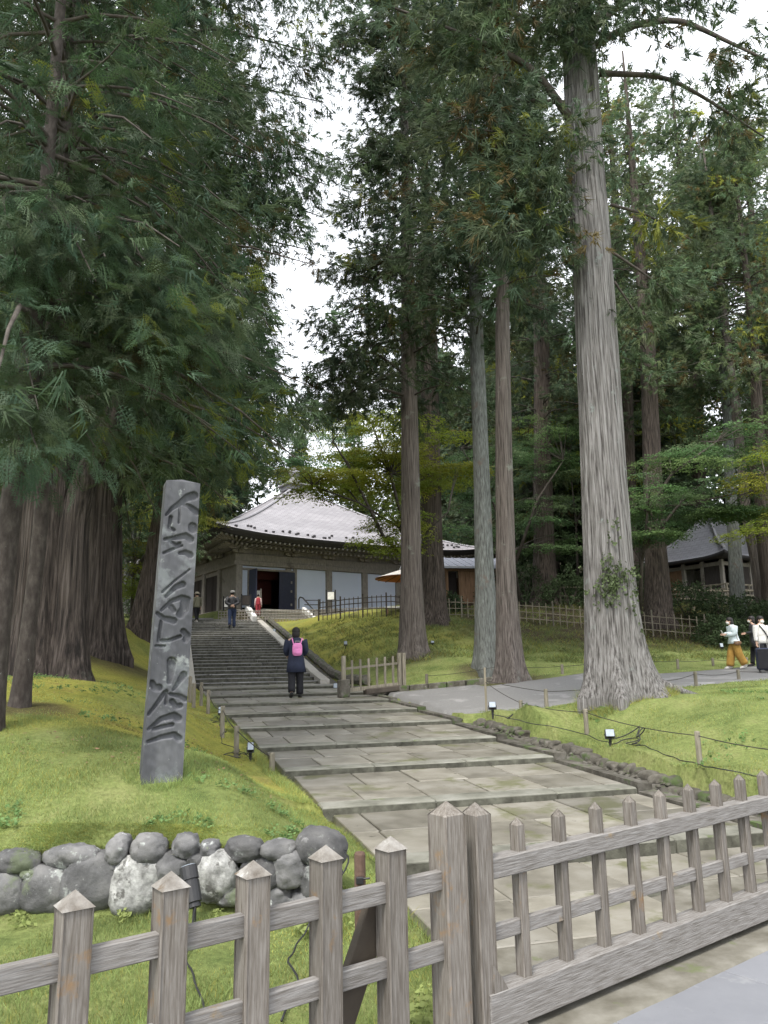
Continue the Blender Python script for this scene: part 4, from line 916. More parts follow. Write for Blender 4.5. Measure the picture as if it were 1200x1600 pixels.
hbox('sill_beam', M['oldwood'], 3.8, HW - .2, -.14, .14, 0, .12, .01)
hbox('tie_beam', M['oldwood'], -.35, HW + .35, -.23, .23, ZB, ZB + .26, .02)
hbox('head_beam', M['oldwood'], -.25, HW + .25, -.16, .16, ZB + .26, ZT + .25, .02)
hbox('upper_wall', M['oldwood'], -.05, HW + .05, .0, .16, ZT + .25, EAVE + .3, 0)
# doors
dr = hbox('door', M['navy'], 2.57, 3.62, -.20, -.13, .04, ZL - .02, .01)
b = MB()
for z in (.35, 1.15, 1.7): b.box(hp(3.38, -.21, z), [HX, HB, UP], (.05, .012, .07), .004)
b.build('hinge', M['oldwood'], dr)
b = MB(); da = math.radians(90); dv = HX * -math.cos(da) * .0 + HX * math.cos(da) - HB * math.sin(da); dn = np.cross(dv, UP)
b.box(hp(.66, -.15, ZL / 2) + dv * .5, [dv, dn, UP], (.5, .035, ZL / 2 - .02), .01); b.build('door', M['navy'], hall)
hbox('door_jamb', M['oldwood'], .58, .66, -.1, .1, 0, ZL, .01)
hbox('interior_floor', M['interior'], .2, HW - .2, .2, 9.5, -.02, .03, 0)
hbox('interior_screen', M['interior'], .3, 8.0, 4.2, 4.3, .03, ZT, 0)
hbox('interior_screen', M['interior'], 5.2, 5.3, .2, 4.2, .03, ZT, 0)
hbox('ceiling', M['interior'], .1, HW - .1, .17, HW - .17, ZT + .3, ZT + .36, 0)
hbox('glow_curtain', M['redglow'], 1.9, 2.9, 1.6, 1.64, .5, ZL, 0); hbox('glow_curtain', M['redglow'], .7, 3.0, .9, .94, ZL - .4, ZL + .1, 0)
hbox('threshold', M['granite'], .95, 3.9, -.5, -.14, -.12, .03, .01)
# side wall towards the left
def sbox(name, m_, d0, d1, o0, o1, z0, z1, ch=0.01): return hbox(name, m_, -o1, -o0, d0, d1, z0, z1, ch)
for d in (2.6, 5.2, 9.6, 12.2, HW): sbox('column', M['oldwood'], d - .2, d + .2, -.2, .2, 0, ZT, .03)
for d0, d1 in ((.2, 2.4),): sbox('wall_boards', M['oldwood'], d0, d1, -.06, .03, 0, ZB, 0)
for d0, d1 in ((2.8, 5.0), (5.4, 7.4), (7.4, 9.4), (9.8, 12.0), (12.4, 14.6)):
    w = (d1 - d0) / 2
    for k in (0, 1):
        o = sbox('shutter', M['darkwood'], d0 + w * k + .01, d0 + w * (k + 1) - .01, -.05, .04, .12, ZB - .25, 0)
        for e in (.08, w - .08): sbox('stile', M['darkwood'], d0 + w * k + e - .05, d0 + w * k + e + .05, .042, .075, .14, ZB - .28, .005)
    sbox('shutter_head', M['oldwood'], d0, d1, -.06, .08, ZB - .25, ZB - .002, 0)
sbox('sill_beam', M['oldwood'], .2, HW, -.14, .15, -.02, .118, .01)
sbox('tie_beam', M['oldwood'], .235, HW + .35, -.23, .23, ZB + .003, ZB + .263, .02)
sbox('head_beam', M['oldwood'], .165, HW + .25, -.16, .16, ZB + .267, ZT + .253, .02)
sbox('upper_wall', M['oldwood'], .17, HW, -.16, .0, ZT + .25, EAVE + .3, 0)
hbox('back_wall', M['darkwood'], -.1, HW + .1, HW - .1, HW + .1, 0, EAVE, 0); hbox('end_wall', M['oldwood'], HW - .05, HW + .1, .2, HW, 0, EAVE + .3, 0)
# boat shaped bracket arms
def bracket(t, d, along, outw):
    c = HC + HX * t + HB * d
    for (half, z0, hh, off) in ((.48, ZT + .26, .20, .22), (.85, ZT + .48, .22, .30)):
        prof = [(-half, z0 + hh), (half, z0 + hh), (half, z0 + hh * .55), (half * .72, z0 + .02), (half * .35, z0), (-half * .35, z0), (-half * .72, z0 + .02), (-half, z0 + hh * .55)]
        b = MB(); R0 = [c + along * x + UP * z + outw * (off - .1) for x, z in prof]; R1 = [c + along * x + UP * z + outw * (off + .1) for x, z in prof]
        b.loft([R0, R1]); b.build('bracket_arm', M['oldwood'], hall)
    b = MB(); b.box(c + UP * (ZT + .36) + outw * .15, [along, outw, UP], (.16, .3, .10), .03); b.build('bracket_block', M['oldwood'], hall)
    b = MB(); b.box(c + UP * (ZT + .48) + outw * .55, [along, outw, UP], (.10, .42, .09), .03); b.build('bracket_nose', M['oldwood'], hall)
for t in (0.0, 3.4, 6.04, 8.7, 11.35, HW): bracket(t, 0, HX, -HB)
for d in (2.6, 5.2, 9.6, 12.2): bracket(0, d, HB, -HX)
hbox('eave_purlin', M['oldwood'], -1.0, HW + 1.0, -.72, -.52, ZT + .62, ZT + .80, .01); sbox('eave_purlin', M['oldwood'], -.5, HW + 1.0, .52, .72, ZT + .622, ZT + .802, .01)
# roof
Hh = HW / 2 + OVH; RC = hp(HW / 2, HW / 2, 0)
def zroof(s): return EAVE + .38 + (APEX - EAVE - .38) * (1 - s) ** 1.22
def lift(a, s): return .42 * np.abs(a) ** 4 * s ** 3
NV, NU = 44, 28
def roof_face(ax_a, ax_o, name):
    rows = []; cc = []; ss = np.linspace(1.0, .05, NV + 1); a = np.linspace(-1, 1, NU + 1)
    for i, s in enumerate(ss):
        for k, e in enumerate((0.0, .045) if 0 < i < NV else (0.0,)):
            # each shingle course ends in a small step down
            zz = zroof(s) + lift(a, s) - (e if k == 0 else -.0) + (.0 if k == 0 else .0)
            zz = zroof(s) + lift(a, s) + (0.045 if k == 0 and i > 0 else 0.0)
            rows.append(RC[None] + (a * Hh * s)[:, None] * ax_a + ax_o * Hh * s + UP * zz[:, None]); cc.append(np.stack([a * Hh * s + 20, 0 * a + (1 - s) * Hh * 1.25, 0 * a], 1))
    b = MB(); b.grid(np.array(rows)); b.col.append(np.array(cc).reshape(-1, 3)); return b.build(name, M['shingle'], hall)
roof_face(HX, -HB, 'roof_slope'); roof_face(HB, -HX, 'roof_slope'); roof_face(HX, HB, 'roof_slope'); roof_face(HB, HX, 'roof_slope')
a = np.linspace(-1, 1, 41)
for ax_a, ax_o in ((HX, -HB), (HB, -HX), (HX, HB), (HB, HX)):
    top = RC + (a * Hh)[:, None] * ax_a + ax_o * Hh + UP * (zroof(1.0) + lift(a, 1))[:, None]
    rows = [top + UP * .0, top - UP * .20 - ax_o * .04, top - UP * .20 - ax_o * .16, top - UP * .32 - ax_o * .18, top - UP * .32 - ax_o * .5]
    b = MB(); b.grid(np.array(rows)); b.build('eave_edge', M['roofedge'], hall)
    inner = RC + (np.clip(a, -.8, .8) * Hh)[:, None] * ax_a + ax_o * (HW / 2) + UP * (EAVE + .42)
    b = MB(); b.grid(np.array([top - UP * .30 - ax_o * .3, inner])); b.build('eave_soffit', M['oldwood'], hall)
for ax_a, ax_o in ((HX, -HB), (HB, -HX)):
    nr = 62
    for k in range(nr):
        aa_ = (k + .5) / nr * 2 - 1
        for (o0, o1, dz, sz) in ((-.35, -1.6, -.40, .05), (-.9, -2.35, -.62, .055)):
            p1 = RC + ax_a * aa_ * (Hh - .2) + ax_o * (Hh + o0) + UP * (zroof(1) + lift(aa_, 1) * .95 + dz)
            p0 = RC + ax_a * np.clip(aa_, -.83, .83) * (Hh - .2) + ax_o * (Hh + o1) + UP * (EAVE - .02 + (.10 if o0 > -.5 else -.05))
            if (o0 < -.5) and abs(aa_) > .9: continue
            d = norm(p1 - p0); b = MB(); b.box((p0 + p1) / 2, [d, norm(np.cross(d, UP)), np.cross(norm(np.cross(d, UP)), d)], (np.linalg.norm(p1 - p0) / 2, sz, sz * 1.1), 0); r_ = b.build('rafter', M['oldwood'], hall)
            if o0 > -.5:
                b = MB(); b.box(p1 + d * .012, [d, norm(np.cross(d, UP)), np.cross(norm(np.cross(d, UP)), d)], (.012, sz * .95, sz), 0); b.build('rafter_tip', M['hat' if 'hat' in M else 'oldwhite'], hall)
# hip ridges, snow guards, jewel finial
for sx in (-1, 1):
    for sy in (-1, 1):
        s_ = np.linspace(1.0, .05, 30); P = [RC + HX * sx * Hh * s + HB * sy * Hh * s + UP * (zroof(s) + float(lift(1, s)) + .05) for s in s_]
        b = MB(); b.tube(P, .11, 6, flat=(1, .8)); b.build('hip_ridge', M['rooftile'], hall)
for k in range(46):
    s = rng.uniform(.86, .965); aa_ = rng.uniform(-.92, .92); p = RC + HX * aa_ * Hh * s - HB * Hh * s + UP * (zroof(s) + float(lift(aa_, s)) + .09)
    b = MB(); b.box(p, [HX, HB, UP], (.07, .07, .06), .02); b.build('snow_guard', M['roofedge'], hall)
zt = APEX - .35
hbox('finial_base', M['rooftile'], HW / 2 - .75, HW / 2 + .75, HW / 2 - .75, HW / 2 + .75, zt, zt + .35, .03)
hbox('finial_base', M['rooftile'], HW / 2 - .95, HW / 2 + .95, HW / 2 - .95, HW / 2 + .95, zt + .35, zt + .45, .03)
b = MB(); fc = RC + UP * (zt + .45)
b.lathe(fc, [(.68, 0), (.64, .18), (.46, .36), (.3, .42), (.36, .5), (.3, .56)], 20); fo = b.build('finial_dome', M['rooftile'], hall, smooth=True)
b = MB(); b.lathe(fc, [(.16, .55), (.34, .66), (.45, .86), (.42, 1.06), (.26, 1.24), (.05, 1.36)], 20); b.build('finial_jewel', M['rooftile'], hall, smooth=True)

M['sheen_shingle'] = shingle_mat('sheen_shingle_courses', (0.50, 0.50, 0.545), (0.56, 0.56, 0.605), (0.36, 0.36, 0.40), .42, .24); M['sheen_shingle'].node_tree.nodes['Principled BSDF'].inputs['Roughness'].default_value = .4; M['sheen_shingle'].node_tree.nodes['Principled BSDF'].inputs['Specular IOR Level'].default_value = .6  # paler shingle copy: sky reflection on the shaded roof put into its colour
# low grey lattice screen in front of the hall, stringers, handrail, boards
lfp = [at(341, 972, 42.6), at(400, 971, 42.3), at(470, 970, 41.9), at(540, 968, 41.5), at(600, 966, 41.2)]
lf = thing('lattice_screen', 'low pale grey wooden lattice screen at the foot of the hall', 'fence', lfp[0])
lattice(lf, lfp, .62, M['oldwood'], .17, (.12, .27, .42, .57), rr=.024)
def slope_bar(label, name, p0, p1, w, h, m_, cat):
    d = norm(p1 - p0); n_ = norm(np.cross(d, UP)); b = MB(); b.box((p0 + p1) / 2, [d, n_, np.cross(n_, d)], (np.linalg.norm(p1 - p0) / 2, w, h), .01); return tag(b.build(name, m_, org=p0), label, cat)
slope_bar('white sloping stringer of the entrance steps left of the woman in red', 'stair_stringer', at(386, 949, 43.6), at(398, 967, 41.9), .12, .16, M['white'], 'stringer')
slope_bar('white sloping stringer under the black handrail right of the hall door', 'stair_stringer', at(474, 952, 43.4), at(492, 967, 41.7), .10, .12, M['white'], 'stringer')
hr = thing('handrail', 'black metal handrail beside the hall door ending in a hooked top', 'handrail', at(467, 950, 43.6))
b = MB(); b.tube([at(467, 951, 43.6), at(467, 936, 43.6), at(469, 933, 43.5), at(473, 934, 43.3), at(490, 953, 41.8), at(490, 966, 41.8)], .04, 8); b.build('rail', M['black'], hr)
b = MB(); b.tube([at(476, 938, 43.2), at(500, 938, 42.5)], .03, 6); b.build('side_rail', M['black'], hr); b = MB(); b.tube([at(476, 945, 43.2), at(500, 945, 42.5)], .03, 6); b.build('side_rail', M['black'], hr); b = MB(); b.tube([at(500, 936, 42.5), at(500, 965, 42.5)], .035, 6); b.build('rail_post', M['black'], hr)
def board(px0, px1, py0, py1, pyb, Y, label, face, frame, name='notice_board', lean=0):
    a_, c_ = at(px0, py1, Y), at(px1, py0, Y); foot = at((px0 + px1) / 2, pyb, Y); o = thing(name, label, 'notice board', foot)
    w, h = (c_[0] - a_[0]) / 2, (c_[2] - a_[2]) / 2; c = (a_ + c_) / 2
    b = MB(); b.box(c, I3, (w, .03, h), .01); b.build('frame', frame, o)
    b = MB(); b.box(c + [0, -.032, 0], I3, (w * .84, .006, h * .84), 0); b.build('sheet', face, o)
    for s in (-1, 1):
        b = MB(); b.box((c[0] + s * (w + .03), Y, (c_[2] + .08 + foot[2]) / 2), I3, (.035, .035, (c_[2] + .08 - foot[2]) / 2), .005); b.build('leg', frame, o)
    return o
board(511, 523, 924, 938, 958, 41.5, 'white notice in a dark frame before the pale wall panels', M['paper'], M['black'])
board(350, 357, 934, 950, 956, 43.0, 'narrow dark framed notice by the left corner column of the hall', M['paper'], M['black'])
board(378, 391, 930, 946, 953, 43.2, 'dark grey signboard standing just left of the open hall door', M['darkwood'], M['black'])
board(399, 407, 922, 938, 948, 43.9, 'pale standing notice inside the open hall door', M['paper'], M['oldwood'])

# ------------------------------------------------------------------ hut with parasol on the right of the hall
ha = math.radians(78); kx = np.array([math.sin(ha), math.cos(ha), 0]); kb = np.array([-math.cos(ha), math.sin(ha), 0]); kc = at(660, 948, 39.0)
hut = thing('ticket_hut', 'small brown boarded hut with a grey metal roof behind the trunks', 'hut', kc)
def kbox(name, m_, t0, t1, d0, d1, z0, z1, ch=0.005):
    b = MB(); b.box(kc + kx * (t0 + t1) / 2 + kb * (d0 + d1) / 2 + UP * (z0 + z1) / 2, [kx, kb, UP], (abs(t1 - t0) / 2, abs(d1 - d0) / 2, abs(z1 - z0) / 2), ch); return b.build(name, m_, hut)
KL, KH = 4.4, 1.85
for t in (0, 1.35, 2.05, 3.2, KL): kbox('post', M['hutwood'], t - .07, t + .07, -.07, .07, -.3, KH)
for k in range(9):
    t0 = 2.12 + k * .245
    if t0 + .24 < KL: kbox('wall_board', M['hutwood'], t0 + .004, t0 + .24, -.03, .03 + rng.uniform(0, .012), -.2, KH, 0)
for k in range(5): kbox('wall_board', M['hutwood'], .08 + k * .245, .08 + k * .245 + .24, -.03, .03 + rng.uniform(0, .012), -.2, KH, 0)
for k in range(12): kbox('wall_board', M['hutwood'], -.03, .03 + rng.uniform(0, .012), .08 + k * .245, .08 + k * .245 + .24, -.2, KH, 0)
kbox('dark_opening_sheet', M['interior'], 1.42, 1.98, .3, .34, -.2, KH, 0); kbox('back_wall', M['hutwood'], 0, KL, 3.0, 3.08, -.2, KH, 0); kbox('end_wall', M['hutwood'], KL - .03, KL + .03, .08, 3, -.2, KH, 0)  # near-black sheet paints the dimness inside the hut's opening
kbox('lintel', M['hutwood'], -.1, KL + .1, -.1, .1, KH, KH + .14)
b = MB()
rg_ = [(-.9, KH + .05), (1.5, KH + .82), (3.9, KH + .05)]
for (d0, z0), (d1, z1) in zip(rg_[:-1], rg_[1:]):
    q = [kc + kx * t + kb * d + UP * (z + e) for e in (0, .1) for t in (-.5, KL + .5) for (d, z) in ((d0, z0), (d1, z1))]
    b = MB(); b.add(q, [(0, 1, 3, 2), (4, 6, 7, 5), (0, 4, 5, 1), (2, 3, 7, 6), (0, 2, 6, 4), (1, 5, 7, 3)]); ro = b.build('roof', M['metalroof'], hut)
    for t in np.arange(-.4, KL + .5, .42):
        sb_ = MB(); p0 = kc + kx * t + kb * d0 + UP * (z0 + .115); p1 = kc + kx * t + kb * d1 + UP * (z1 + .115); d = norm(p1 - p0); sb_.box((p0 + p1) / 2, [d, kx, np.cross(d, kx)], (np.linalg.norm(p1 - p0) / 2, .018, .02), 0); sb_.build('roof_seam', M['metalroof'], hut)
b = MB(); b.add([kc + kb * 0 + UP * KH, kc + kb * 3 + UP * KH, kc + kb * 1.5 + UP * (KH + .8)] + [kc + kx * .05 + kb * 0 + UP * KH, kc + kx * .05 + kb * 3 + UP * KH, kc + kx * .05 + kb * 1.5 + UP * (KH + .8)], [(0, 1, 2), (5, 4, 3), (0, 3, 4, 1), (1, 4, 5, 2), (2, 5, 3, 0)]); b.build('gable', M['hutwood'], hut)
pc = at(642, 950, 37.6); pr_ = 1.75; pz = at(640, 887, 37.6)[2]; pe = at(590, 905, 37.6)[2]
par_ = thing('paper_parasol', 'large paper parasol with an orange underside beside the first trunk', 'parasol', pc)
b = MB(); b.tube([pc - [0, 0, .1], [pc[0], pc[1], pz + .1]], .035, 8); b.build('pole', M['hutwood'], par_)
rr_ = np.linspace(.03, 1, 5); th = np.linspace(0, 2 * math.pi, 33)
def pg(off): return np.array([[(pc[0] + pr_ * r * math.cos(t), pc[1] + pr_ * r * math.sin(t), pz - (pz - pe) * r ** 1.05 + off) for t in th] for r in rr_])
b = MB(); b.grid(pg(.03)); b.build('canopy', M['umbtop'], par_); b = MB(); b.grid(pg(.0)); b.build('lining', M['umbrella'], par_)
for t in th[:-1:2]:
    b = MB(); b.tube([[pc[0], pc[1], pz - .05], [pc[0] + pr_ * math.cos(t), pc[1] + pr_ * math.sin(t), pe - .02]], .02, 5); b.build('rib', M['hutwood'], par_)
bn_ = thing('bench', 'low pale bench under the paper parasol', 'bench', at(618, 955, 37.2))
b = MB(); c = at(618, 949, 37.2); b.box(c, I3, (.5, .2, .04), .01); b.build('seat', M['paper'], bn_)
for s in (-.4, .4):
    b = MB(); b.box(c + [s, 0, -.2], I3, (.04, .15, .18), .005); b.build('leg', M['hutwood'], bn_)

# ------------------------------------------------------------------ the small hall on the right
qc = np.array([17.9, 41.0, float(at(1110, 935, 40)[2])]); QR = 3.7; qa = math.atan2(-.95, -3.75)
def qdir(k): a_ = qa + k * math.pi / 2; return np.array([math.sin(a_), math.cos(a_), 0])
corner = [qdir(k) for k in range(4)]   # 0 near, 1 .. clockwise
q_ = thing('sutra_hall', 'small old wooden hall with a pale pyramid roof and dark open front at the right', 'temple', qc)
ze = float(at(1132, 868, 37.3)[2]) - qc[2]; zp = float(at(1116, 803, 41)[2]) - qc[2]
WQ = QR * .66
zw = ze - .05
for k in range(4):
    A_, B_ = corner[k], corner[(k + 1) % 4]
    rows = []; cc = []
    ss = np.linspace(1, .02, 26); aa2 = np.linspace(0, 1, 17)
    for i, s in enumerate(ss):
        for e in ((0, 1) if 0 < i < 25 else (0,)):
            e_ = .03 if e == 0 and i > 0 else 0
            rows.append([qc + (A_ * (1 - w) + B_ * w) * QR * s + UP * (ze + .12 + (zp - ze - .12) * (1 - s) ** 1.25 + .22 * abs(2 * w - 1) ** 4 * s ** 3 + e_) for w in aa2]); cc.append(np.stack([(aa2 - .5) * QR * 1.41 * s + 20, 0 * aa2 + (1 - s) * QR * 1.2, 0 * aa2], 1))
    b = MB(); b.grid(np.array(rows)); b.col.append(np.array(cc).reshape(-1, 3)); b.build('roof_slope', M['sheen_shingle'], q_)
    top = np.array(rows[0]); ctr = qc + UP * (ze - .1)
    b = MB(); b.grid(np.array([top, top - UP * .14, ctr + (top - ctr) * .7 * np.array([1, 1, 0]) + UP * .12])); b.build('eave_edge', M['roofedge'], q_)
    b = MB(); b.tube([qc + A_ * QR * s + UP * (ze + .34 * s ** 3 + .16 + (zp - ze - .12) * (1 - s) ** 1.25) for s in np.linspace(1, .03, 14)], .08, 6); b.build('hip_ridge', M['rooftile'], q_)
    a0, b0 = qc + A_ * WQ, qc + B_ * WQ; d = norm(b0 - a0); L_ = np.linalg.norm(b0 - a0); n_ = np.cross(UP, d)
    for f in (0, .33, .67):
        b = MB(); p = a0 * (1 - f) + b0 * f; b.box(p + UP * zw / 2, [d, n_, UP], (.09, .09, zw / 2 + .05), .01); b.build('column', M['oldwood'], q_)
    b = MB(); b.box((a0 + b0) / 2 + UP * (zw - .15), [d, n_, UP], (L_ / 2 - .05, .06, .1), .005); b.build('tie_beam', M['oldwood'], q_)
    panels = {0: [(0, .33, 'darkwood'), (.67, 1, 'hutwood')], 3: [(0, .33, 'oldwood'), (.33, .67, 'darkwood')], 1: [(0, 1, 'oldwood')], 2: [(0, 1, 'oldwood')]}[k]
    for f0, f1, mm in panels:
        b = MB(); p0, p1 = a0 * (1 - f0) + b0 * f0, a0 * (1 - f1) + b0 * f1; b.box((p0 + p1) / 2 + UP * (zw / 2 - .12), [d, n_, UP], (np.linalg.norm(p1 - p0) / 2 - .1, .03, zw / 2 - .13), 0); b.build('wall_panel', M[mm], q_)
    v0, v1 = qc + A_ * QR * .86, qc + B_ * QR * .86; L2 = np.linalg.norm(v1 - v0)
    b = MB(); b.box((v0 + v1) / 2 - UP * .02 - n_ * 0, [d, n_, UP], (L2 / 2, .25, .06), .01); b.build('veranda', M['postwood'], q_)
    for f in np.linspace(0, 1, 6)[:-1]:
        p = v0 * (1 - f) + v1 * f; b = MB(); b.box(p + UP * .1, [d, n_, UP], (.05, .05, .5), .01); b.build('veranda_post', M['postwood'], q_)
    for z in (.3, .55):
        b = MB(); b.box((v0 + v1) / 2 + UP * z, [d, n_, UP], (L2 / 2, .035, .04), .01); b.build('veranda_rail', M['bamboo'], q_)
b = MB(); b.box(qc + UP * .02, [norm(corner[0] + corner[1]), norm(corner[1] - corner[0]), UP], (WQ * .7, WQ * .7, .05), 0); b.build('floor', M['interior'], q_)
b = MB(); b.box(qc - UP * .6, [norm(corner[0] + corner[1]), norm(corner[1] - corner[0]), UP], (WQ * .72, WQ * .72, .5), 0); b.build('plinth', M['granite'], q_)
# rail fence in front of it
RF = [at(875, 931, 37.5), at(960, 932, 37.0), at(1045, 935, 35.5), at(1120, 938, 35.0), at(1190, 938, 34.5), at(1280, 940, 34.2)]
rf = thing('rail_fence', 'low pale two rail fence before the small hall at the right', 'fence', RF[0])
for a_, c_ in zip(RF[:-1], RF[1:]):
    for z in (.0, .42):
        b = MB(); b.tube([a_ + UP * z, c_ + UP * z], .045, 6); b.build('rail', M['bamboo'], rf)
    for f in (0, .5):
        p = a_ * (1 - f) + c_ * f; b = MB(); b.box(p - UP * .1, I3, (.05, .05, .62), .01); b.build('post', M['postwood'], rf)
# ------------------------------------------------------------------ trees
def trunk_mesh(P, R, nseg=48, rows=120, ridge=(18, .06), flare=(.6, .8), lobes=5, seed=0, bumps=0.0, twist=0.0, lobedir=None):
    P = np.asarray(P, float); s = np.r_[0, np.cumsum(np.linalg.norm(np.diff(P, axis=0), axis=1))]
    t = np.linspace(0, 1, rows) ** 1.35 * s[-1]
    C = np.stack([np.interp(t, s, P[:, i]) for i in range(3)], 1)
    for _ in range(6): C[1:-1] = (C[:-2] + 2 * C[1:-1] + C[2:]) / 4
    rad = np.interp(t, s, R); th = np.linspace(0, 2 * math.pi, nseg, endpoint=False); rg = np.random.default_rng(seed)
    TH, TT = np.meshgrid(th, t); kk = ridge[0]
    rd = vnoise2(TH / (2 * math.pi) * kk + 0, TT * .22 + 0 * TH, seed, kk) * .6 + vnoise2(TH / (2 * math.pi) * kk * 2, TT * .5, seed + 3, kk * 2) * .4
    rd = 1 - np.abs(rd * 2 - 1) * 1.6
    low = sum(np.cos(TH * k + rg.uniform(0, 6.28) + TT * .04 * rg.normal()) / k for k in (2, 3, 4)) * .035
    ph = rg.uniform(0, 6.28, 4)
    lob = .5 + .5 * np.cos(TH * lobes + ph[0] + .8 * np.sin(TH + ph[1])); lob2 = .5 + .5 * np.cos(TH * (lobes + 3) + ph[2])
    if lobedir is not None: lob = lob + 1.1 * np.exp(-((np.angle(np.exp(1j * (TH - lobedir)))) / .35) ** 2)
    fl = flare[0] * np.exp(-TT / flare[1]) * (.1 + 1.05 * lob ** 1.6 + .3 * lob2) + .2 * flare[0] * np.exp(-TT / (flare[1] * 3))
    rr = rad[:, None] * (1 + ridge[1] * (rd - .45) + low + fl) + bumps * (vnoise2(TH / 6.283 * 7, TT * .7, seed + 9, 7) - .5)
    V = C[:, None, :] + np.stack([np.cos(TH) * rr, np.sin(TH) * rr, 0 * rr], -1)
    V = np.concatenate([V[:1] - [0, 0, .8], V]); rows += 1
    b = MB(); n = nseg; I = np.arange(rows * n).reshape(rows, n)
    F = np.stack([I[:-1], np.roll(I[:-1], -1, 1), np.roll(I[1:], -1, 1), I[1:]], -1).reshape(-1, 4)
    b.add(V.reshape(-1, 3), F); return b, C, rad

def needle(p, d, L, w, nrm):
    s = np.cross(nrm, d); s = s / (np.linalg.norm(s) + 1e-9); return [p - s * w, p + s * w, p + d * L]
# spray templates, unit length along +x, up +z
def diamond(p, d, L, w, nrm):
    s = np.cross(nrm, d); s = s / (np.linalg.norm(s) + 1e-9); return [p, p + d * L * .45 + s * w, p + d * L, p + d * L * .45 - s * w]
def mk_tuft(seed, n=16, cone=.85, droop=.3, w=.027):
    r = np.random.default_rng(seed); V = []; F = []
    for i in range(n):
        a = r.normal(0, cone * .55); e = r.normal(.05, cone * .4); d = norm([math.cos(a) * math.cos(e), math.sin(a) * math.cos(e), math.sin(e)])
        p = np.array([r.uniform(0, .35), 0, 0]) + r.normal(0, .05, 3); L = r.uniform(.4, .75); nr = norm(r.normal(size=3) + [0, 0, 1.2])
        q = needle(p, d, L * .85, w * 1.15 * r.uniform(.7, 1.3), nr); q[2] = q[2] - np.array([0, 0, droop * r.uniform(.2, .8) * L]); k = len(V); V += q; F += [(k, k + 1, k + 2)]
    return np.array(V), np.array(F)
def mk_frond(seed, pairs=7, droop=.3):
    r = np.random.default_rng(seed); V = []; F = []
    def add(p, d, L, w):
        k = len(V); V.extend(needle(p, d, L, w * 1.2, np.array([r.normal(0, .15), r.normal(0, .15), 1]))); F.append((k, k + 1, k + 2))
    for i in range(pairs):
        x = .08 + .86 * i / pairs; Ls = .46 * (1 - .75 * (i / pairs)) * r.uniform(.8, 1.15)
        for sd in (-1, 1):
            an = sd * r.uniform(.65, .9); d = np.array([math.cos(an), math.sin(an), -.1]); p0 = np.array([x, 0, -droop * x * x])
            m_ = max(1, int(Ls / .11))
            for j in range(m_):
                p = p0 + d * Ls * (j / m_)
                for s2 in (-1, 1):
                    a2 = an + s2 * .6; add(p, np.array([math.cos(a2), math.sin(a2), -.15]), Ls / m_ * 1.45, .0125)
            add(p0 + d * Ls * .75, d, Ls * .4, .013)
    add(np.array([.9, 0, -droop * .81]), norm([1, 0, -.5]), .16, .014); add(np.array([0, 0, .0]), norm([1, 0, -droop * .8]), .95, .012)
    return np.array(V), np.array(F)
def mk_hang(seed, n=13):
    r = np.random.default_rng(seed); V = []; F = []
    for i in range(n):
        a = r.normal(0, .6); p = np.array([r.uniform(0, .7), r.normal(0, .06), 0]); d = norm([math.cos(a) * .6, math.sin(a) * .6, -r.uniform(.25, 1.3)]); L = r.uniform(.3, .6)
        k = len(V); V += needle(p, d, L, .023, norm(r.normal(size=3))); F += [(k, k + 1, k + 2)]
    return np.array(V), np.array(F)
def mk_leaves(seed, n=9, w=.15, tilt=.35, L=.3):
    r = np.random.default_rng(seed); V = []; F = []
    for i in range(n):
        p = np.array([r.uniform(-.1, .9), r.normal(0, .26), r.normal(0, .04)]); a = r.normal(0, .9); d = norm([math.cos(a), math.sin(a), r.normal(-.15, .2)])
        k = len(V); V += diamond(p, d, L * r.uniform(.6, 1.2), w * .5 * r.uniform(.7, 1.2), norm([r.normal(0, tilt), r.normal(0, tilt), 1])); F += [(k, k + 1, k + 2), (k, k + 2, k + 3)]
    return np.array(V), np.array(F)
TUFT = [mk_tuft(i) for i in range(5)]; FROND = [mk_frond(20 + i) for i in range(4)]; HANG = [mk_hang(40 + i) for i in range(5)]; LEAF = [mk_leaves(60 + i) for i in range(5)]
TUFTC = [mk_tuft(80 + i, 10, 1.0, .2, .06) for i in range(4)]; SHRUB = [mk_leaves(90 + i, 9, .2, .9, .34) for i in range(4)]

class Spray:
    def __init__(s): s.p = []; s.d = []; s.sc = []; s.c = []
    def add(s, p, d, sc, c): s.p.append(p); s.d.append(d); s.sc.append(sc); s.c.append(np.broadcast_to(c, p.shape))
    def emit(s, b, temps, seed=0, keep=None, roll=.5):
        if not s.p: return
        r = np.random.default_rng(seed); p = np.concatenate(s.p); d = np.concatenate(s.d); sc = np.concatenate(s.sc); c = np.concatenate(s.c)
        if keep is not None: k = keep(p); p, d, sc, c = p[k], d[k], sc[k], c[k]
        d = d / (np.linalg.norm(d, axis=1)[:, None] + 1e-9); up = np.array([0, 0, 1.0]) + r.normal(0, roll, p.shape); y = np.cross(up, d); y /= np.linalg.norm(y, axis=1)[:, None] + 1e-9; z = np.cross(d, y)
        B = np.stack([d, y, z], 1); w = r.integers(0, len(temps), len(p))
        for i, (V, F) in enumerate(temps):
            j = np.where(w == i)[0]
            if not len(j): continue
            X = np.einsum('vk,nkc->nvc', V, B[j]) * sc[j][:, None, None] + p[j][:, None]
            nv = len(V); FF = (F[None] + (np.arange(len(j)) * nv)[:, None, None]).reshape(-1, 3)
            b.add(X.reshape(-1, 3), FF, np.repeat(c[j], nv, 0))

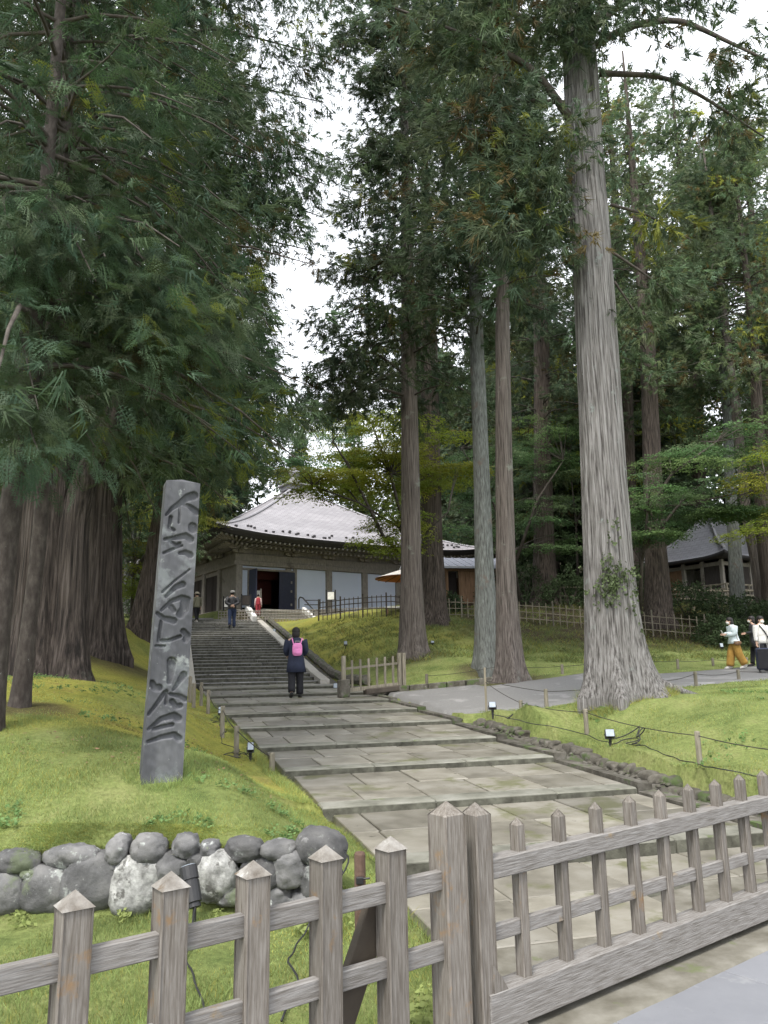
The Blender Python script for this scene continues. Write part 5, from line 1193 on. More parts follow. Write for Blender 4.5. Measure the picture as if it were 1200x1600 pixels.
GAP = [(528, 140), (546, 140), (572, 190), (560, 215), (540, 250), (545, 330), (528, 400), (545, 470), (540, 530), (520, 590), (478, 630), (440, 600), (420, 540), (438, 470), (425, 430), (470, 400), (505, 345), (516, 280), (526, 220), (530, 170)]
GAPC = [(528, 150), (568, 178), (566, 208), (542, 232), (520, 225)], [(425, 445), (455, 405), (500, 420), (540, 470), (535, 530), (512, 585), (478, 600), (440, 570), (424, 520)]
GAP2 = [(945, 60), (1000, 42), (1080, 52), (1110, 20), (1180, 0), (1180, 60), (1120, 90), (1150, 130), (1090, 160), (1040, 170), (1030, 200), (985, 210), (955, 190), (945, 150)]
HOLES = [(455, 400, 40), (835, 640, 26), (875, 440, 16), (1030, 300, 22), (955, 250, 18), (1150, 480, 26), (1130, 520, 22), (1175, 640, 30), (1170, 330, 16), (700, 420, 16), (690, 340, 12), (745, 190, 12), (1080, 580, 18), (860, 560, 14), (960, 560, 12), (600, 460, 12), (520, 130, 16)]
HALL = [(322, 790), (345, 752), (415, 742), (440, 700), (480, 668), (540, 668), (660, 690), (660, 1110), (300, 1110), (300, 850)]
def in_gap(p, far=True):
    x, y, d = proj(p); return in_poly(x, y, GAPC[1]) | in_poly(x, y, HALL)
def keep_gap(p, amt=.985, seed=1):
    r = np.random.default_rng(seed); x, y, d = proj(p); jx = x + 14 * NZ(p * .9); jy = y + 14 * NZ2(p * .9)
    n_ = NZ(np.stack([x * .014, y * .014, d * .12], 1)); q = in_poly(jx, jy, GAP) & (n_ > -.1)
    for g_ in GAPC: q |= in_poly(jx, jy, g_) & (n_ > -1.15)
    q |= in_poly(x, y, HALL) & (d < 44)
    q |= in_poly(jx, jy, GAP2) & (n_ > -.2)
    for (hx, hy, hr_) in HOLES: q |= (np.hypot(jx - hx, jy - hy) < hr_) & (r.random(len(p)) < .85)
    return ~q
def tone(r, n, brown=.05, lo=.7, hi=1.4):
    v = r.uniform(lo, hi); c = np.array([v * r.uniform(.88, 1.18), v, v * r.uniform(.8, 1.15)])
    if r.random() < brown: c = np.array([1.7, .95, .72]) * v * .8
    elif r.random() < .04: c = np.array([2.2, 1.7, .6]) * v
    return c * r.uniform(.82, 1.2, (n, 1))
def tpos(C, z): return np.array([np.interp(z, C[:, 2], C[:, 0]), np.interp(z, C[:, 2], C[:, 1]), z])
def conifer(C, z0, z1, L, nb, seed, cl=15, clr=.33, sc=(.35, .62), rise=.25, droop=.45, brown=.05, prof=.7, zdense=None, s0=.28, azs=None, hang=.0, perm=1.35, dn=-.25):
    """limbs and needle sprays round a trunk line C"""
    r = np.random.default_rng(seed); S_ = Spray(); H_ = Spray(); limbs = MB()
    for k in range(nb):
        t = r.random() ** .9; h = z0 + (z1 - z0) * t; az = r.uniform(0, 6.283) if azs is None else r.choice(azs) + r.normal(0, .35)
        ln = L * max(.14, (1 - t)) ** prof * r.uniform(.6, 1.12); d = np.array([math.cos(az), math.sin(az), 0]); b0 = tpos(C, h)
        rs, dr = rise * r.uniform(.4, 1.3), droop * r.uniform(.6, 1.3); bend = r.normal(0, .18); sd = np.array([-d[1], d[0], 0])
        f = lambda s: b0 + d * ln * s + sd * ln * bend * s * s + UP * ln * (rs * s - dr * s * s)
        for _q in range(7):
            if in_gap(f(np.float64(.85))[None])[0] or in_gap(f(np.float64(.55))[None])[0]: ln *= .78
        ss = np.linspace(0, 1, 5); x, y, dd = proj(f(.6)[None]); vis = (-120 < x[0] < 1320) and (-140 < y[0] < 1100) and dd[0] > 1
        limbs.tube([f(s) for s in ss], np.interp(ss, [0, 1], [.014 + .009 * ln, .006]), 4, cap=False)
        nc = max(2, int(ln * perm * (1 if vis else .22)))
        for j in range(nc):
            s = s0 + (1 - s0) * ((j + r.random()) / nc); c0 = f(s) + sd * r.normal(0, .13) * ln * (1.1 - .5 * s) + UP * r.normal(0, .06) * ln
            m_ = int(cl * r.uniform(.7, 1.3)); off = r.normal(0, clr, (m_, 3)) * [1, 1, .55]; p = c0 + off
            dv = d * .8 + off / clr * .8 + UP * dn + r.normal(0, .3, (m_, 3))
            (H_ if r.random() < hang else S_).add(p, dv, r.uniform(*sc, m_), tone(r, m_, brown))
    return S_, H_, limbs
TREES = 'tall conifers round the hall'
def tree(name, label, P, R, bark, leaf, crown_kw, tm_kw, temps=None, group=None, hangt=None, extra=None, cat='tree'):
    base = np.array(P[0], float); o = thing(name, label, cat, base, group)
    b, C, rad = trunk_mesh(P, R, **tm_kw); tk = b.build('trunk', M[bark], o, smooth=True)
    if crown_kw:
        S_, H_, limbs = conifer(C, **crown_kw); limbs.build('limbs', M['limb'], o, smooth=True)
        cb = MB(); S_.emit(cb, temps or TUFT, crown_kw['seed'], keep_gap); H_.emit(cb, hangt or HANG, crown_kw['seed'] + 1, keep_gap)
        if extra is not None: extra(cb)
        cb.build('crown', M[leaf], o)
    return o, C, rad
def tline(*pts):
    """trunk line through (px, py, Y) marks, base set on the ground"""
    P = [at(*p) for p in pts]; P[0][2] = float(gz(P[0][0], P[0][1])) - .12; return P

# the huge grey trunk on the right
P = tline((968, 1075, 13), (958, 990, 13), (950, 880, 13), (938, 640, 13.05), (925, 400, 13.1), (913, 240, 13.15), (905, 90, 13.2)); top = P[-1]; P += [top + [-.15, .1, 3], top + [-.3, .2, 7], top + [-.3, .3, 12]]
T1o, T1C, T1R = tree('giant_cedar', 'huge pale grey straight cedar trunk rising from the right lawn', P, [.50, .44, .395, .365, .35, .345, .33, .28, .2, .04], 'bark', 'sugi', None, dict(nseg=124, rows=220, ridge=(34, .10), flare=(.40, .42), lobes=6, seed=4, lobedir=-.35))
lm = MB(); S1 = Spray(); r_ = np.random.default_rng(55)
def limb_px(pts, r0, r1, S_, n, rad, scl, lmb, c_lo=.75, c_hi=1.5, s0=.3, dn=-.35, brown=.05, clr=None, fan=.8):
    Pq = np.array([at(*p) for p in pts]); s = np.r_[0, np.cumsum(np.linalg.norm(np.diff(Pq, axis=0), axis=1))]; s /= s[-1]
    tt = np.linspace(0, 1, 14); Q = np.stack([np.interp(tt, s, Pq[:, i]) for i in range(3)], 1)
    for _ in range(2): Q[1:-1] = (Q[:-2] + 2 * Q[1:-1] + Q[2:]) / 4
    lb_ = MB(); lb_.tube(Q, np.linspace(r0, r1, 14), 7); lb_.build('limb', M['limb'], lmb, smooth=True)
    dL = norm(Q[-1] - Q[0])
    for j in range(n):
        w = s0 + (1 - s0) * r_.random(); c0 = np.array([np.interp(w, tt, Q[:, i]) for i in range(3)]) + r_.normal(0, rad, 3) * [1, 1, .6] - UP * rad * .3
        m_ = 14; cr = clr or .26; off = r_.normal(0, cr, (m_, 3)) * [1, 1, .6]; S_.add(c0 + off, dL * .5 + off / cr * fan + UP * dn + r_.normal(0, .3, (m_, 3)), r_.uniform(*scl, m_), tone(r_, m_, brown, c_lo, c_hi))
for pts, a0, a1, n_, rd_ in [([(905, 30, 13.1), (895, 0, 12.5), (885, 50, 12.1)], .03, .01, 16, .3), ([(910, 50, 13.1), (930, 10, 12.5), (935, 40, 12.1)], .03, .01, 14, .3), ([(890, 185, 13), (835, 105, 12.6), (740, 60, 12.2), (610, 10, 11.8)], .085, .02, 26, .45), ([(880, 160, 13), (800, 155, 12.4), (700, 190, 12)], .05, .012, 18, .4), ([(890, 60, 13.2), (800, 20, 12.8), (680, -40, 12.5)], .07, .02, 26, .5),
                             ([(928, 72, 13.2), (985, 38, 13), (1060, 28, 12.6), (1200, 95, 12)], .085, .02, 20, .35), ([(938, 115, 13.2), (1040, 118, 13.4), (1110, 158, 13.6), (1195, 215, 14)], .065, .015, 12, .3), ([(930, 40, 13.2), (1020, -30, 13), (1150, -60, 13)], .07, .02, 24, .5),
                             ([(905, 90, 13.2), (870, -60, 13), (820, -160, 13)], .07, .02, 26, .6), ([(925, 60, 13.2), (960, -90, 13.2), (1020, -180, 13)], .07, .02, 24, .6), ([(955, 320, 13.1), (1010, 335, 13.6), (1085, 378, 14)], .035, .01, 5, .25), ([(958, 395, 13.1), (1010, 430, 13.4), (1060, 470, 13.8)], .03, .008, 4, .2), ([(960, 440, 13), (1000, 500, 13.4), (1020, 530, 13.6)], .025, .006, 3, .2),
                             ([(897, 280, 13), (850, 300, 12.4), (780, 290, 12)], .035, .01, 26, .4), ([(900, 340, 13), (860, 350, 12.4), (770, 370, 12)], .03, .01, 24, .36), ([(898, 230, 13), (860, 215, 12.4), (720, 200, 12)], .04, .012, 26, .42)]:
    limb_px(pts, a0, a1, S1, n_, rd_, (.28, .5), T1o)
cb = MB(); S1.emit(cb, TUFT, 5, keep_gap); S2, _h, lm2 = conifer(T1C, 17, 26, 4.5, 46, 77, cl=12); S2.emit(cb, TUFT, 6, keep_gap); cb.build('crown', M['sugi'], T1o); lm2.build('limbs', M['limb'], T1o)
# dark bark lump standing in for a hollow between its root buttresses, mossy foot
b = MB(); b.blob(at(992, 1078, 12.62), (.10, .06, .20), 3, .3, 2); b.build('dark_bark_lump', M['barkbrown'], T1o, smooth=True)
for px, py, s in [(1045, 1080, .5), (1070, 1086, .28)]:
    p = gpt(px, py, 12.9); b = MB(); b.tube([at(1015, 1062, 12.95), p + [0, 0, .03], p + [.35, -.03, -.06]], [.10, .06, .02], 8); b.build('root', M['bark'], T1o, smooth=True)
# ivy on its bark
iv = MB(); S3 = Spray()
def on_trunk(px, py, C, R):
    d = ray(px, py)
    for a in np.linspace(11, 14.5, 240):
        q = cC + d * (a / d[1]); c = tpos(C, q[2]); rr = float(np.interp(q[2], C[:, 2], R)) * 1.05
        if np.hypot(*(q - c)[:2]) < rr: return q, norm((q - c) * [1, 1, 0])
    return None
for (x0, y0, x1, y1, w, n_) in [(962, 815, 950, 880, 6, 26), (958, 870, 950, 945, 12, 120), (985, 880, 1000, 985, 6, 46), (968, 900, 975, 890, 8, 26), (955, 900, 945, 920, 12, 60)]:
    for i in range(n_):
        t = rng.random(); h = on_trunk(x0 + (x1 - x0) * t + rng.normal(0, w), y0 + (y1 - y0) * t + rng.normal(0, 6), T1C, T1R)
        if h: S3.add((h[0] + h[1] * .035)[None], (h[1] * .3 + np.array([rng.normal(0, .5), 0, -.7]))[None], np.array([rng.uniform(.045, .075)]), np.ones(3) * rng.uniform(.6, 1.5))
IVT = [mk_leaves(200 + i, 3, .8, .5, .8) for i in range(3)]
S3.emit(iv, IVT, 3); tag(iv.build('ivy', M['ivy'], org=at(952, 900, 12.6), kind=None), 'small leaved ivy climbing the huge grey cedar trunk', 'ivy')

def simple(name, label, marks, R, bark, leaf, z0py, zt, L, nb, seed, group=TREES, tm=None, **kw):
    P = tline(*marks); top = P[-1]; 
    ztop = P[0][2] + zt
    P.append(np.array([top[0] + (top[0] - P[-2][0]) * .5, top[1], max(top[2] + 1, ztop)]))
    z0 = at(marks[0][0], z0py, marks[0][2])[2]; Rr = list(R) + [.04]
    tp_ = kw.pop('temps', None); t_ = dict(nseg=56, rows=90, ridge=(22, .07), flare=(.34, .42), lobes=5, seed=seed); t_.update(tm or {})
    return tree(name, label, P, Rr, bark, leaf, dict(z0=z0, z1=ztop - .5, L=L, nb=nb, seed=seed, **kw), t_, group=group, temps=tp_)
simple('cedar_tree', 'straight brown cedar trunk at the foot of the bank, first right of the stairs', [(645, 1020, 25), (643, 900, 25), (641, 700, 25), (638, 520, 25), (636, 350, 25)], [.43, .34, .29, .25, .2], 'barkmid', 'sugi', 625, 27, 4.1, 125, 11, brown=.03)
simple('cedar_tree', 'slender pale lichen grey trunk left of its close reddish neighbour', [(762, 1034, 22), (757, 900, 22), (751, 700, 22), (744, 520, 22), (742, 350, 22)], [.36, .27, .235, .21, .18], 'barkgreen', 'sugi', 545, 26, 3.5, 115, 12, brown=.03)
simple('cedar_tree', 'slender reddish grey trunk with a wide root foot beside the lichen grey trunk', [(797, 1045, 20), (791, 930, 20), (787, 700, 20), (785, 520, 20), (784, 330, 20)], [.36, .26, .225, .20, .17], 'barkmid', 'sugi', 450, 26, 3.4, 110, 13, brown=.03, tm=dict(flare=(.5, .45), lobes=6))
simple('cedar_tree', 'dark red brown cedar trunk rising beside the hut', [(676, 950, 33), (675, 850, 33), (672, 640, 33), (670, 480, 33)], [.62, .46, .42, .34], 'barkbrown', 'sugi', 655, 30, 4.4, 105, 14, brown=.04)
simple('cedar_tree', 'thick dark cedar trunk behind the bamboo fence left of the huge trunk', [(852, 950, 38), (850, 850, 38), (848, 700, 38), (846, 520, 38)], [.66, .52, .45, .4], 'barkbrown', 'sugi', 660, 32, 4.8, 105, 15)
simple('cedar_tree', 'dark brown cedar trunk left of the small hall', [(1028, 962, 33), (1024, 850, 33), (1018, 700, 33), (1012, 540, 33)], [.62, .45, .4, .34], 'barkbrown', 'sugiR', 640, 29, 4.2, 95, 16)
simple('cedar_tree', 'thin grey green trunk standing before the small hall roof', [(1152, 945, 34), (1148, 860, 34), (1141, 760, 34), (1136, 640, 34)], [.34, .27, .24, .2], 'barkgreen', 'sugiR', 690, 25, 3.6, 80, 17, prof=.6)
simple('cedar_tree', 'thin grey trunk leaning left in front of the small hall', [(1192, 945, 33), (1180, 870, 33), (1168, 820, 33), (1150, 640, 33), (1128, 470, 33)], [.28, .22, .2, .2, .16], 'barkmid', 'sugiR', 560, 24, 3.6, 80, 18, prof=.6)
simple('cedar_tree', 'dark trunk at the right edge of the photo beside the small hall', [(1206, 945, 32), (1195, 850, 32), (1185, 700, 32), (1180, 560, 32)], [.36, .3, .27, .2], 'barkbrown', 'sugiR', 600, 24, 3.8, 80, 19, prof=.6)
simple('cedar_tree', 'tall pale green conifer crown behind the small hall', [(1095, 940, 46), (1090, 700, 46), (1085, 520, 46)], [.5, .4, .35], 'barkbrown', 'sugiR', 720, 37, 5.4, 150, 20, prof=.5, temps=TUFTC + SHRUB, sc=(.4, .75))
simple('cedar_tree', 'tall conifer crown just right of the huge trunk', [(985, 945, 41), (980, 700, 41), (975, 500, 41)], [.5, .4, .35], 'barkbrown', 'sugiR', 690, 33, 5.0, 140, 21, prof=.5, temps=TUFTC + SHRUB, sc=(.4, .75))
simple('cedar_tree', 'tall pale green leafy crown at the upper right edge of the photo', [(1215, 945, 40), (1205, 700, 40), (1195, 520, 40)], [.45, .38, .3], 'barkbrown', 'sugiR', 700, 31, 5.0, 130, 22, prof=.5, temps=TUFTC + SHRUB, sc=(.4, .7))

# left side
simple('ancient_cedar', 'massive twin stemmed dark cedar with deeply ridged bark on the left', [(72, 1058, 14), (78, 950, 14), (82, 800, 14), (84, 640, 14), (88, 400, 14)], [.60, .47, .43, .38, .32], 'barkancient', 'hinoki', 700, 26, 5.6, 150, 31, group='ancient cedars on the left', tm=dict(nseg=150, rows=150, ridge=(17, .2), flare=(.36, .7), lobes=4, bumps=.10), brown=.06, hang=.45, droop=.7, prof=.45, cl=17)
simple('ancient_cedar', 'thick straight dark cedar trunk right of the twin stemmed one', [(160, 1022, 20), (162, 930, 20), (166, 800, 20), (172, 640, 20), (176, 400, 20)], [.50, .42, .38, .36, .32], 'barkancient', 'hinoki', 745, 27, 7.4, 165, 32, group='ancient cedars on the left', tm=dict(nseg=120, rows=130, ridge=(17, .17), flare=(.3, .6), lobes=4, bumps=.05), brown=.07, hang=.5, droop=.75, prof=.45, cl=17)
simple('cedar_tree', 'dark trunk leaning right just behind the stele', [(214, 985, 26), (235, 890, 26), (256, 770, 26), (275, 640, 26), (300, 420, 26)], [.34, .27, .25, .23, .2], 'barkbrown', 'hinoki', 760, 26, 6.4, 140, 33, hang=.5, droop=.7, prof=.5, cl=16)
# second stem and fork of the twin cedar
tw = [o for o in bpy.data.objects if o.get('label', '').startswith('massive twin')][0]
Pq = tline((104, 1054, 13.8), (108, 950, 13.8), (114, 820, 13.8), (136, 740, 13.7), (165, 690, 13.6), (190, 600, 13.6)); b, _c, _r = trunk_mesh(Pq, [.38, .29, .26, .2, .16, .12], nseg=80, rows=100, ridge=(15, .17), flare=(.4, .6), lobes=3, seed=88, bumps=.08); b.build('stem', M['barkancient'], tw, smooth=True)
Pq = tline((34, 1056, 14.2), (46, 950, 14.2), (48, 820, 14.2), (44, 640, 14.3), (30, 400, 14.3)); b, _c, _r = trunk_mesh(Pq, [.34, .26, .23, .20, .16], nseg=80, rows=100, ridge=(15, .17), flare=(.5, .6), lobes=3, seed=89, bumps=.08); b.build('stem', M['barkancient'], tw, smooth=True)

# limbs of the first trunk reaching left into the sky gap
tA = [o for o in bpy.data.objects if o.get('label', '').startswith('straight brown cedar trunk')][0]; S6 = Spray()
for pts, n_ in [([(632, -20, 25), (580, -50, 24.5), (520, -20, 24)], 30), ([(633, 60, 25), (590, 30, 24.5), (530, 60, 24)], 30), ([(634, 150, 25), (600, 110, 24.5), (556, 130, 24)], 24), ([(636, 260, 25), (600, 215, 24.5), (552, 240, 24)], 24), ([(637, 360, 25), (600, 310, 24.5), (540, 330, 24)], 24), ([(638, 440, 25), (590, 395, 24.5), (525, 420, 24)], 26), ([(639, 520, 25), (580, 470, 24.5), (505, 510, 24)], 26), ([(640, 590, 25), (580, 545, 24.5), (480, 590, 24)], 36), ([(640, 620, 25), (570, 600, 24.2), (500, 640, 23.6)], 26)]:
    limb_px(pts, .06, .012, S6, n_, .36, (.35, .6), tA, .6, 1.4, .25, -.55, .05, .3, .6)
cb = MB(); S6.emit(cb, TUFT + HANG[:2], 72, None); cb.build('crown', M['sugi'], tA)
# long lacy limbs of the straight ancient cedar reaching over the path
bl2 = [o for o in bpy.data.objects if o.get('label', '').startswith('thick straight dark cedar')][0]; lmb = MB(); S5 = Spray()
for pts, n_ in [([(185, 10, 20), (330, -40, 18.5), (500, 0, 17.5)], 34), ([(185, 90, 20), (330, 40, 18.5), (515, 90, 17.5)], 36), ([(185, 170, 20), (330, 120, 18.5), (505, 160, 17.5)], 34), ([(182, 240, 20), (330, 180, 18.5), (525, 250, 17.2)], 44), ([(182, 290, 20), (330, 230, 18.5), (515, 290, 17.0)], 40), ([(182, 330, 20), (320, 270, 18.5), (505, 340, 17.2)], 44), ([(180, 400, 20), (310, 350, 18.5), (480, 390, 17.2)], 38), ([(178, 470, 20), (300, 420, 18.5), (425, 470, 17.5)], 28), ([(176, 560, 20), (300, 500, 19), (425, 560, 18)], 30), ([(174, 640, 20), (300, 570, 19), (440, 640, 18)], 32), ([(174, 700, 20), (290, 640, 19), (400, 720, 18)], 26), ([(172, 740, 20), (240, 690, 19), (320, 740, 18)], 18)]:
    limb_px(pts, .06, .012, S5, n_, .34, (.32, .55), bl2, .6, 1.5, .3, -.75, .06, .26, .5)
cb = MB(); S5.emit(cb, HANG + TUFT[:2], 71, keep_gap); cb.build('crown', M['hinoki'], bl2)

# near cypresses with flat fronds at the left edge
def near_tree(name, label, marks, R, bark, limbs_px, fronds, seed, zt):
    P = tline(*marks); P.append(P[-1] + np.array([0, 0, zt])); o = thing(name, label, 'tree', P[0], 'slim cypresses at the left edge')
    b, C, rad = trunk_mesh(P, list(R) + [.03], nseg=32, rows=90, ridge=(12, .035), flare=(.28, .2), lobes=4, seed=seed, bumps=.015); b.build('trunk', M[bark], o, smooth=True)
    lmb = MB(); Sp = Spray()
    for pts, r0, n_, rd_ in limbs_px: limb_px(pts, r0, .005, Sp, n_, rd_, (.2, .36), o, .7, 1.7, .25, -.45, .012, .2, .5)
    S_, H_, l2 = conifer(C, P[0][2] + 3.6, P[-1][2], 3.0, 85, seed, cl=12, clr=.28, sc=(.2, .38), rise=.1, droop=.5, brown=.025, prof=.4)
    l2.build('limbs', M['limb'], o, smooth=True)
    cb = MB(); Sp.emit(cb, FROND, seed, keep_gap, .3); S_.emit(cb, FROND + TUFT[:3] + HANG[:3], seed + 1, keep_gap, .4); cb.build('crown', M['hinoki'], o)
near_tree('cypress_tree', 'slim smooth trunk cut by the left edge of the photo', [(-8, 1020, 7.5), (8, 860, 7.5), (24, 740, 7.5), (44, 620, 7.5), (62, 430, 7.5), (75, 250, 7.5)], [.125, .11, .105, .10, .09, .07], 'barksmooth',
          [([(50, 560, 7.5), (20, 590, 6.8), (-20, 690, 6.4)], .025, 9, .16), ([(40, 640, 7.5), (50, 680, 6.7), (60, 705, 6.3)], .015, 5, .10), ([(60, 430, 7.5), (20, 470, 6.8), (60, 640, 6.3)], .025, 11, .15), ([(60, 380, 7.5), (0, 400, 6.8), (-60, 480, 6.4)], .025, 10, .2), ([(66, 300, 7.5), (100, 340, 6.9), (150, 440, 6.6)], .025, 12, .18), ([(66, 300, 7.5), (0, 300, 6.8), (30, 420, 6.4)], .025, 12, .18)], 0, 41, 6)
near_tree('cypress_tree', 'slim dark trunk leaning right in front of the twin stemmed cedar', [(30, 1105, 8.6), (45, 980, 8.6), (61, 850, 8.6), (74, 660, 8.6), (88, 430, 8.6), (100, 230, 8.6), (107, 60, 8.6)], [.10, .085, .083, .08, .075, .07, .06], 'barksmooth',
          [([(80, 560, 8.6), (130, 520, 8.0), (200, 560, 7.6)], .022, 10, .18), ([(84, 470, 8.6), (160, 470, 7.8), (270, 540, 7.4)], .025, 14, .2), ([(78, 620, 8.6), (110, 640, 7.8), (150, 700, 7.4)], .018, 8, .14), ([(90, 380, 8.6), (170, 410, 8), (280, 490, 7.6)], .022, 13, .2), ([(95, 300, 8.6), (180, 330, 8), (260, 470, 7.6)], .02, 12, .22), ([(84, 500, 8.6), (60, 540, 7.8), (70, 680, 7.4)], .02, 10, .14), ([(98, 250, 8.6), (40, 220, 8), (-40, 260, 7.6)], .02, 9, .2), ([(90, 420, 8.6), (200, 380, 8), (330, 500, 7.6)], .02, 10, .22)], 0, 42, 4)
# background conifers, shared shapes
def bg_proto(seed, H, L, leaf, nb):
    P = [np.array([0, 0, -.3]), np.array([.1, 0, H * .4]), np.array([0, .1, H])]; b, C, rad = trunk_mesh(P, [.5, .38, .05], nseg=20, rows=40, ridge=(10, .06), flare=(.4, .6), lobes=4, seed=seed)
    r = np.random.default_rng(seed); S_ = Spray(); lb = MB()
    for k in range(nb):
        t = r.random(); h = H * (.22 + .76 * t); az = r.uniform(0, 6.283); ln = L * max(.1, 1 - t) ** .65 * r.uniform(.6, 1.1); d = np.array([math.cos(az), math.sin(az), 0]); b0 = np.array([0, 0, h])
        lb.tube([b0, b0 + d * ln * .5 + UP * .1, b0 + d * ln - UP * .2 * ln], [.05, .035, .01], 4, cap=False)
        for j in range(max(2, int(ln * 1.3))):
            s = .25 + .75 * r.random(); c0 = b0 + d * ln * s - UP * .25 * ln * s * s + r.normal(0, .25, 3); m_ = 12; off = r.normal(0, .42, (m_, 3)) * [1, 1, .6]
            S_.add(c0 + off, d * .6 + off + UP * -.2, r.uniform(.5, .95, m_), tone(r, m_, .04))
    cb = MB(); S_.emit(cb, TUFTC, seed); return b, lb, cb
protos = []
for k, (sd_, H, L, lf_, nb) in enumerate([(301, 26, 4.6, 'sugi', 150), (302, 29, 5.0, 'sugiR', 160), (303, 23, 4.4, 'sugi', 150)]):
    b, lb, cb = bg_proto(sd_, H, L, lf_, nb)
    p0 = [(-16, 62), (14, 66), (24, 60)][k]; base = np.array([p0[0], p0[1], float(gz(*p0))])
    o = thing('conifer_tree', 'dark conifer of the wood closing the view behind the halls', 'tree', base, 'conifers of the wood behind the halls')
    for nm, mb, mm in (('trunk', b, 'barkbrown'), ('limbs', lb, 'limb'), ('crown', cb, lf_)):
        mb.v = [v + base for v in mb.v]; mb.build(nm, M[mm], o, smooth=nm == 'trunk')
    protos.append(o)
def copy_tree(o, loc, rot, sc):
    c = o.copy(); COL.objects.link(c); c.location = loc; c.rotation_euler = (0, 0, rot); c.scale = (sc, sc, sc)
    for ch in o.children:
        q = ch.copy(); COL.objects.link(q); q.parent = c
    return c
def zone(o, x, y):
    l, g_ = (('dark conifer of the wood on the left behind the ancient cedars', 'conifers of the wood on the left') if x < -10 else ('conifer of the wood rising behind the main hall roof', 'conifers behind the main hall') if x < 8 else
             ('conifer of the wood between the hut and the small hall', 'conifers behind the hut') if x < 24 else ('conifer of the wood behind the small hall at the right', 'conifers of the wood on the right'))
    o['label'] = l; o['group'] = g_
BGP = [(-40, 48, 1.0), (-31, 55, .95), (-25, 44, .8), (-22, 66, 1.0), (-30, 36, .9), (-21, 33, .75), (-16, 74, .8), (-3, 76, .62), (3, 72, .66), (-9, 78, .6), (9, 60, .85), (5.5, 66, .7), (19, 54, .9), (29, 52, .95), (33, 60, 1.0), (36, 46, .9), (28, 44, .85), (42, 54, 1.0), (22, 72, 1.0), (11, 74, .9), (-44, 38, 1.0), (-36, 27, .9), (-18, 22, .75), (-13, 31, .62), (34, 36, .85), (27, 33, .72), (40, 30, .9), (-50, 58, 1), (48, 42, 1), (-27, 78, 1.0), (30, 76, 1.0), (-20, 90, .9), (10, 90, .9), (17, 47, .8), (-12, 40, .55), (-26, 22, .8), (13, 52, .75), (3.5, 64, 1.0), (8, 57, .95), (11, 49, .9), (9.5, 45, .8), (15, 44, .85), (6, 70, .95), (-15, 56, .9)]
for i, (x, y, s_) in enumerate(BGP):
    c = copy_tree(protos[i % 3], (x, y, float(gz(x, y)) - .1), rng.uniform(0, 6.28), s_)
    zone(c, x, y)
for o in protos: zone(o, o.location.x, o.location.y)

# maples with flat leaf layers
def maple(label, base, stems, regions, seed, leaf, nd, lift_=0, rad=(.6, 1.15), per=95, sc=(.28, .48), tonek=(.75, 1.35)):
    r = np.random.default_rng(seed); o = thing('maple_tree', label, 'maple', base); tb = MB(); Sp = Spray(); ends = []
    for st in stems:
        Q = np.array([at(*p) for p in st]); tb.tube(Q, np.linspace(.09, .025, len(Q)), 7); ends += list(Q[1:])
    ends = np.array(ends)
    for i in range(nd):
        x0, y0, x1, y1, Y0, Y1 = regions[r.integers(len(regions))]; c = at(r.uniform(x0, x1), r.uniform(y0, y1), r.uniform(Y0, Y1)); R_ = r.uniform(*rad); k = np.argmin(((ends - c) ** 2).sum(1) + 3 * np.maximum(0, ends[:, 2] - c[2]) ** 2); e = ends[k]
        tb.tube([e, (e * .5 + c * .5) + UP * .15, c], [.03, .018, .008], 4, cap=False)
        m_ = int(per * R_ * R_); a = r.uniform(0, 6.283, m_); q = np.sqrt(r.random(m_)) * R_; out = norm((c - base) * [1, 1, 0]); p = c + np.stack([np.cos(a) * q * 1.25, np.sin(a) * q, r.normal(0, .05, m_) - .18 * (q / R_) ** 2 * R_], 1)
        dv = np.stack([np.cos(a), np.sin(a), -.25 + 0 * a], 1) * .7 + out * .5 + r.normal(0, .25, (m_, 3)) * [1, 1, .3]
        v = r.uniform(*tonek); Sp.add(p, dv, r.uniform(*sc, m_), np.array([v * r.uniform(.85, 1.15), v, v * r.uniform(.8, 1.2)]) * r.uniform(.85, 1.2, (m_, 1)))
    tb.build('trunk', M['limb'], o, smooth=True); cb = MB(); Sp.emit(cb, LEAF, seed, None, .2); cb.build('crown', M[leaf], o)
maple('yellow green maple spreading over the right half of the hall roof', gpt(655, 950, 32), [[(655, 955, 32), (645, 880, 31), (625, 825, 30), (560, 785, 29), (490, 760, 28.5)], [(645, 880, 31), (600, 840, 29.5), (540, 720, 29), (520, 690, 29)], [(648, 900, 31), (668, 830, 30), (700, 800, 29.5)], [(640, 860, 31), (610, 740, 30), (580, 660, 30)]],
      [(485, 640, 640, 720, 28, 32), (430, 735, 560, 775, 28, 30), (560, 700, 660, 800, 29, 32), (570, 800, 640, 860, 29, 30.5), (500, 690, 620, 760, 29, 32), (640, 660, 720, 760, 30, 33)], 401, 'maple', 66, per=120, tonek=(1.0, 1.9))
maple('green maple in the shade behind the two slender trunks', gpt(815, 950, 37), [[(815, 955, 37), (800, 860, 36), (760, 760, 35), (720, 700, 35)], [(805, 880, 36), (840, 780, 36), (880, 720, 36)]],
      [(690, 690, 780, 850, 34, 37), (740, 650, 900, 760, 34, 38), (800, 700, 900, 860, 36, 39)], 402, 'mapleG', 54, tonek=(.8, 1.7))
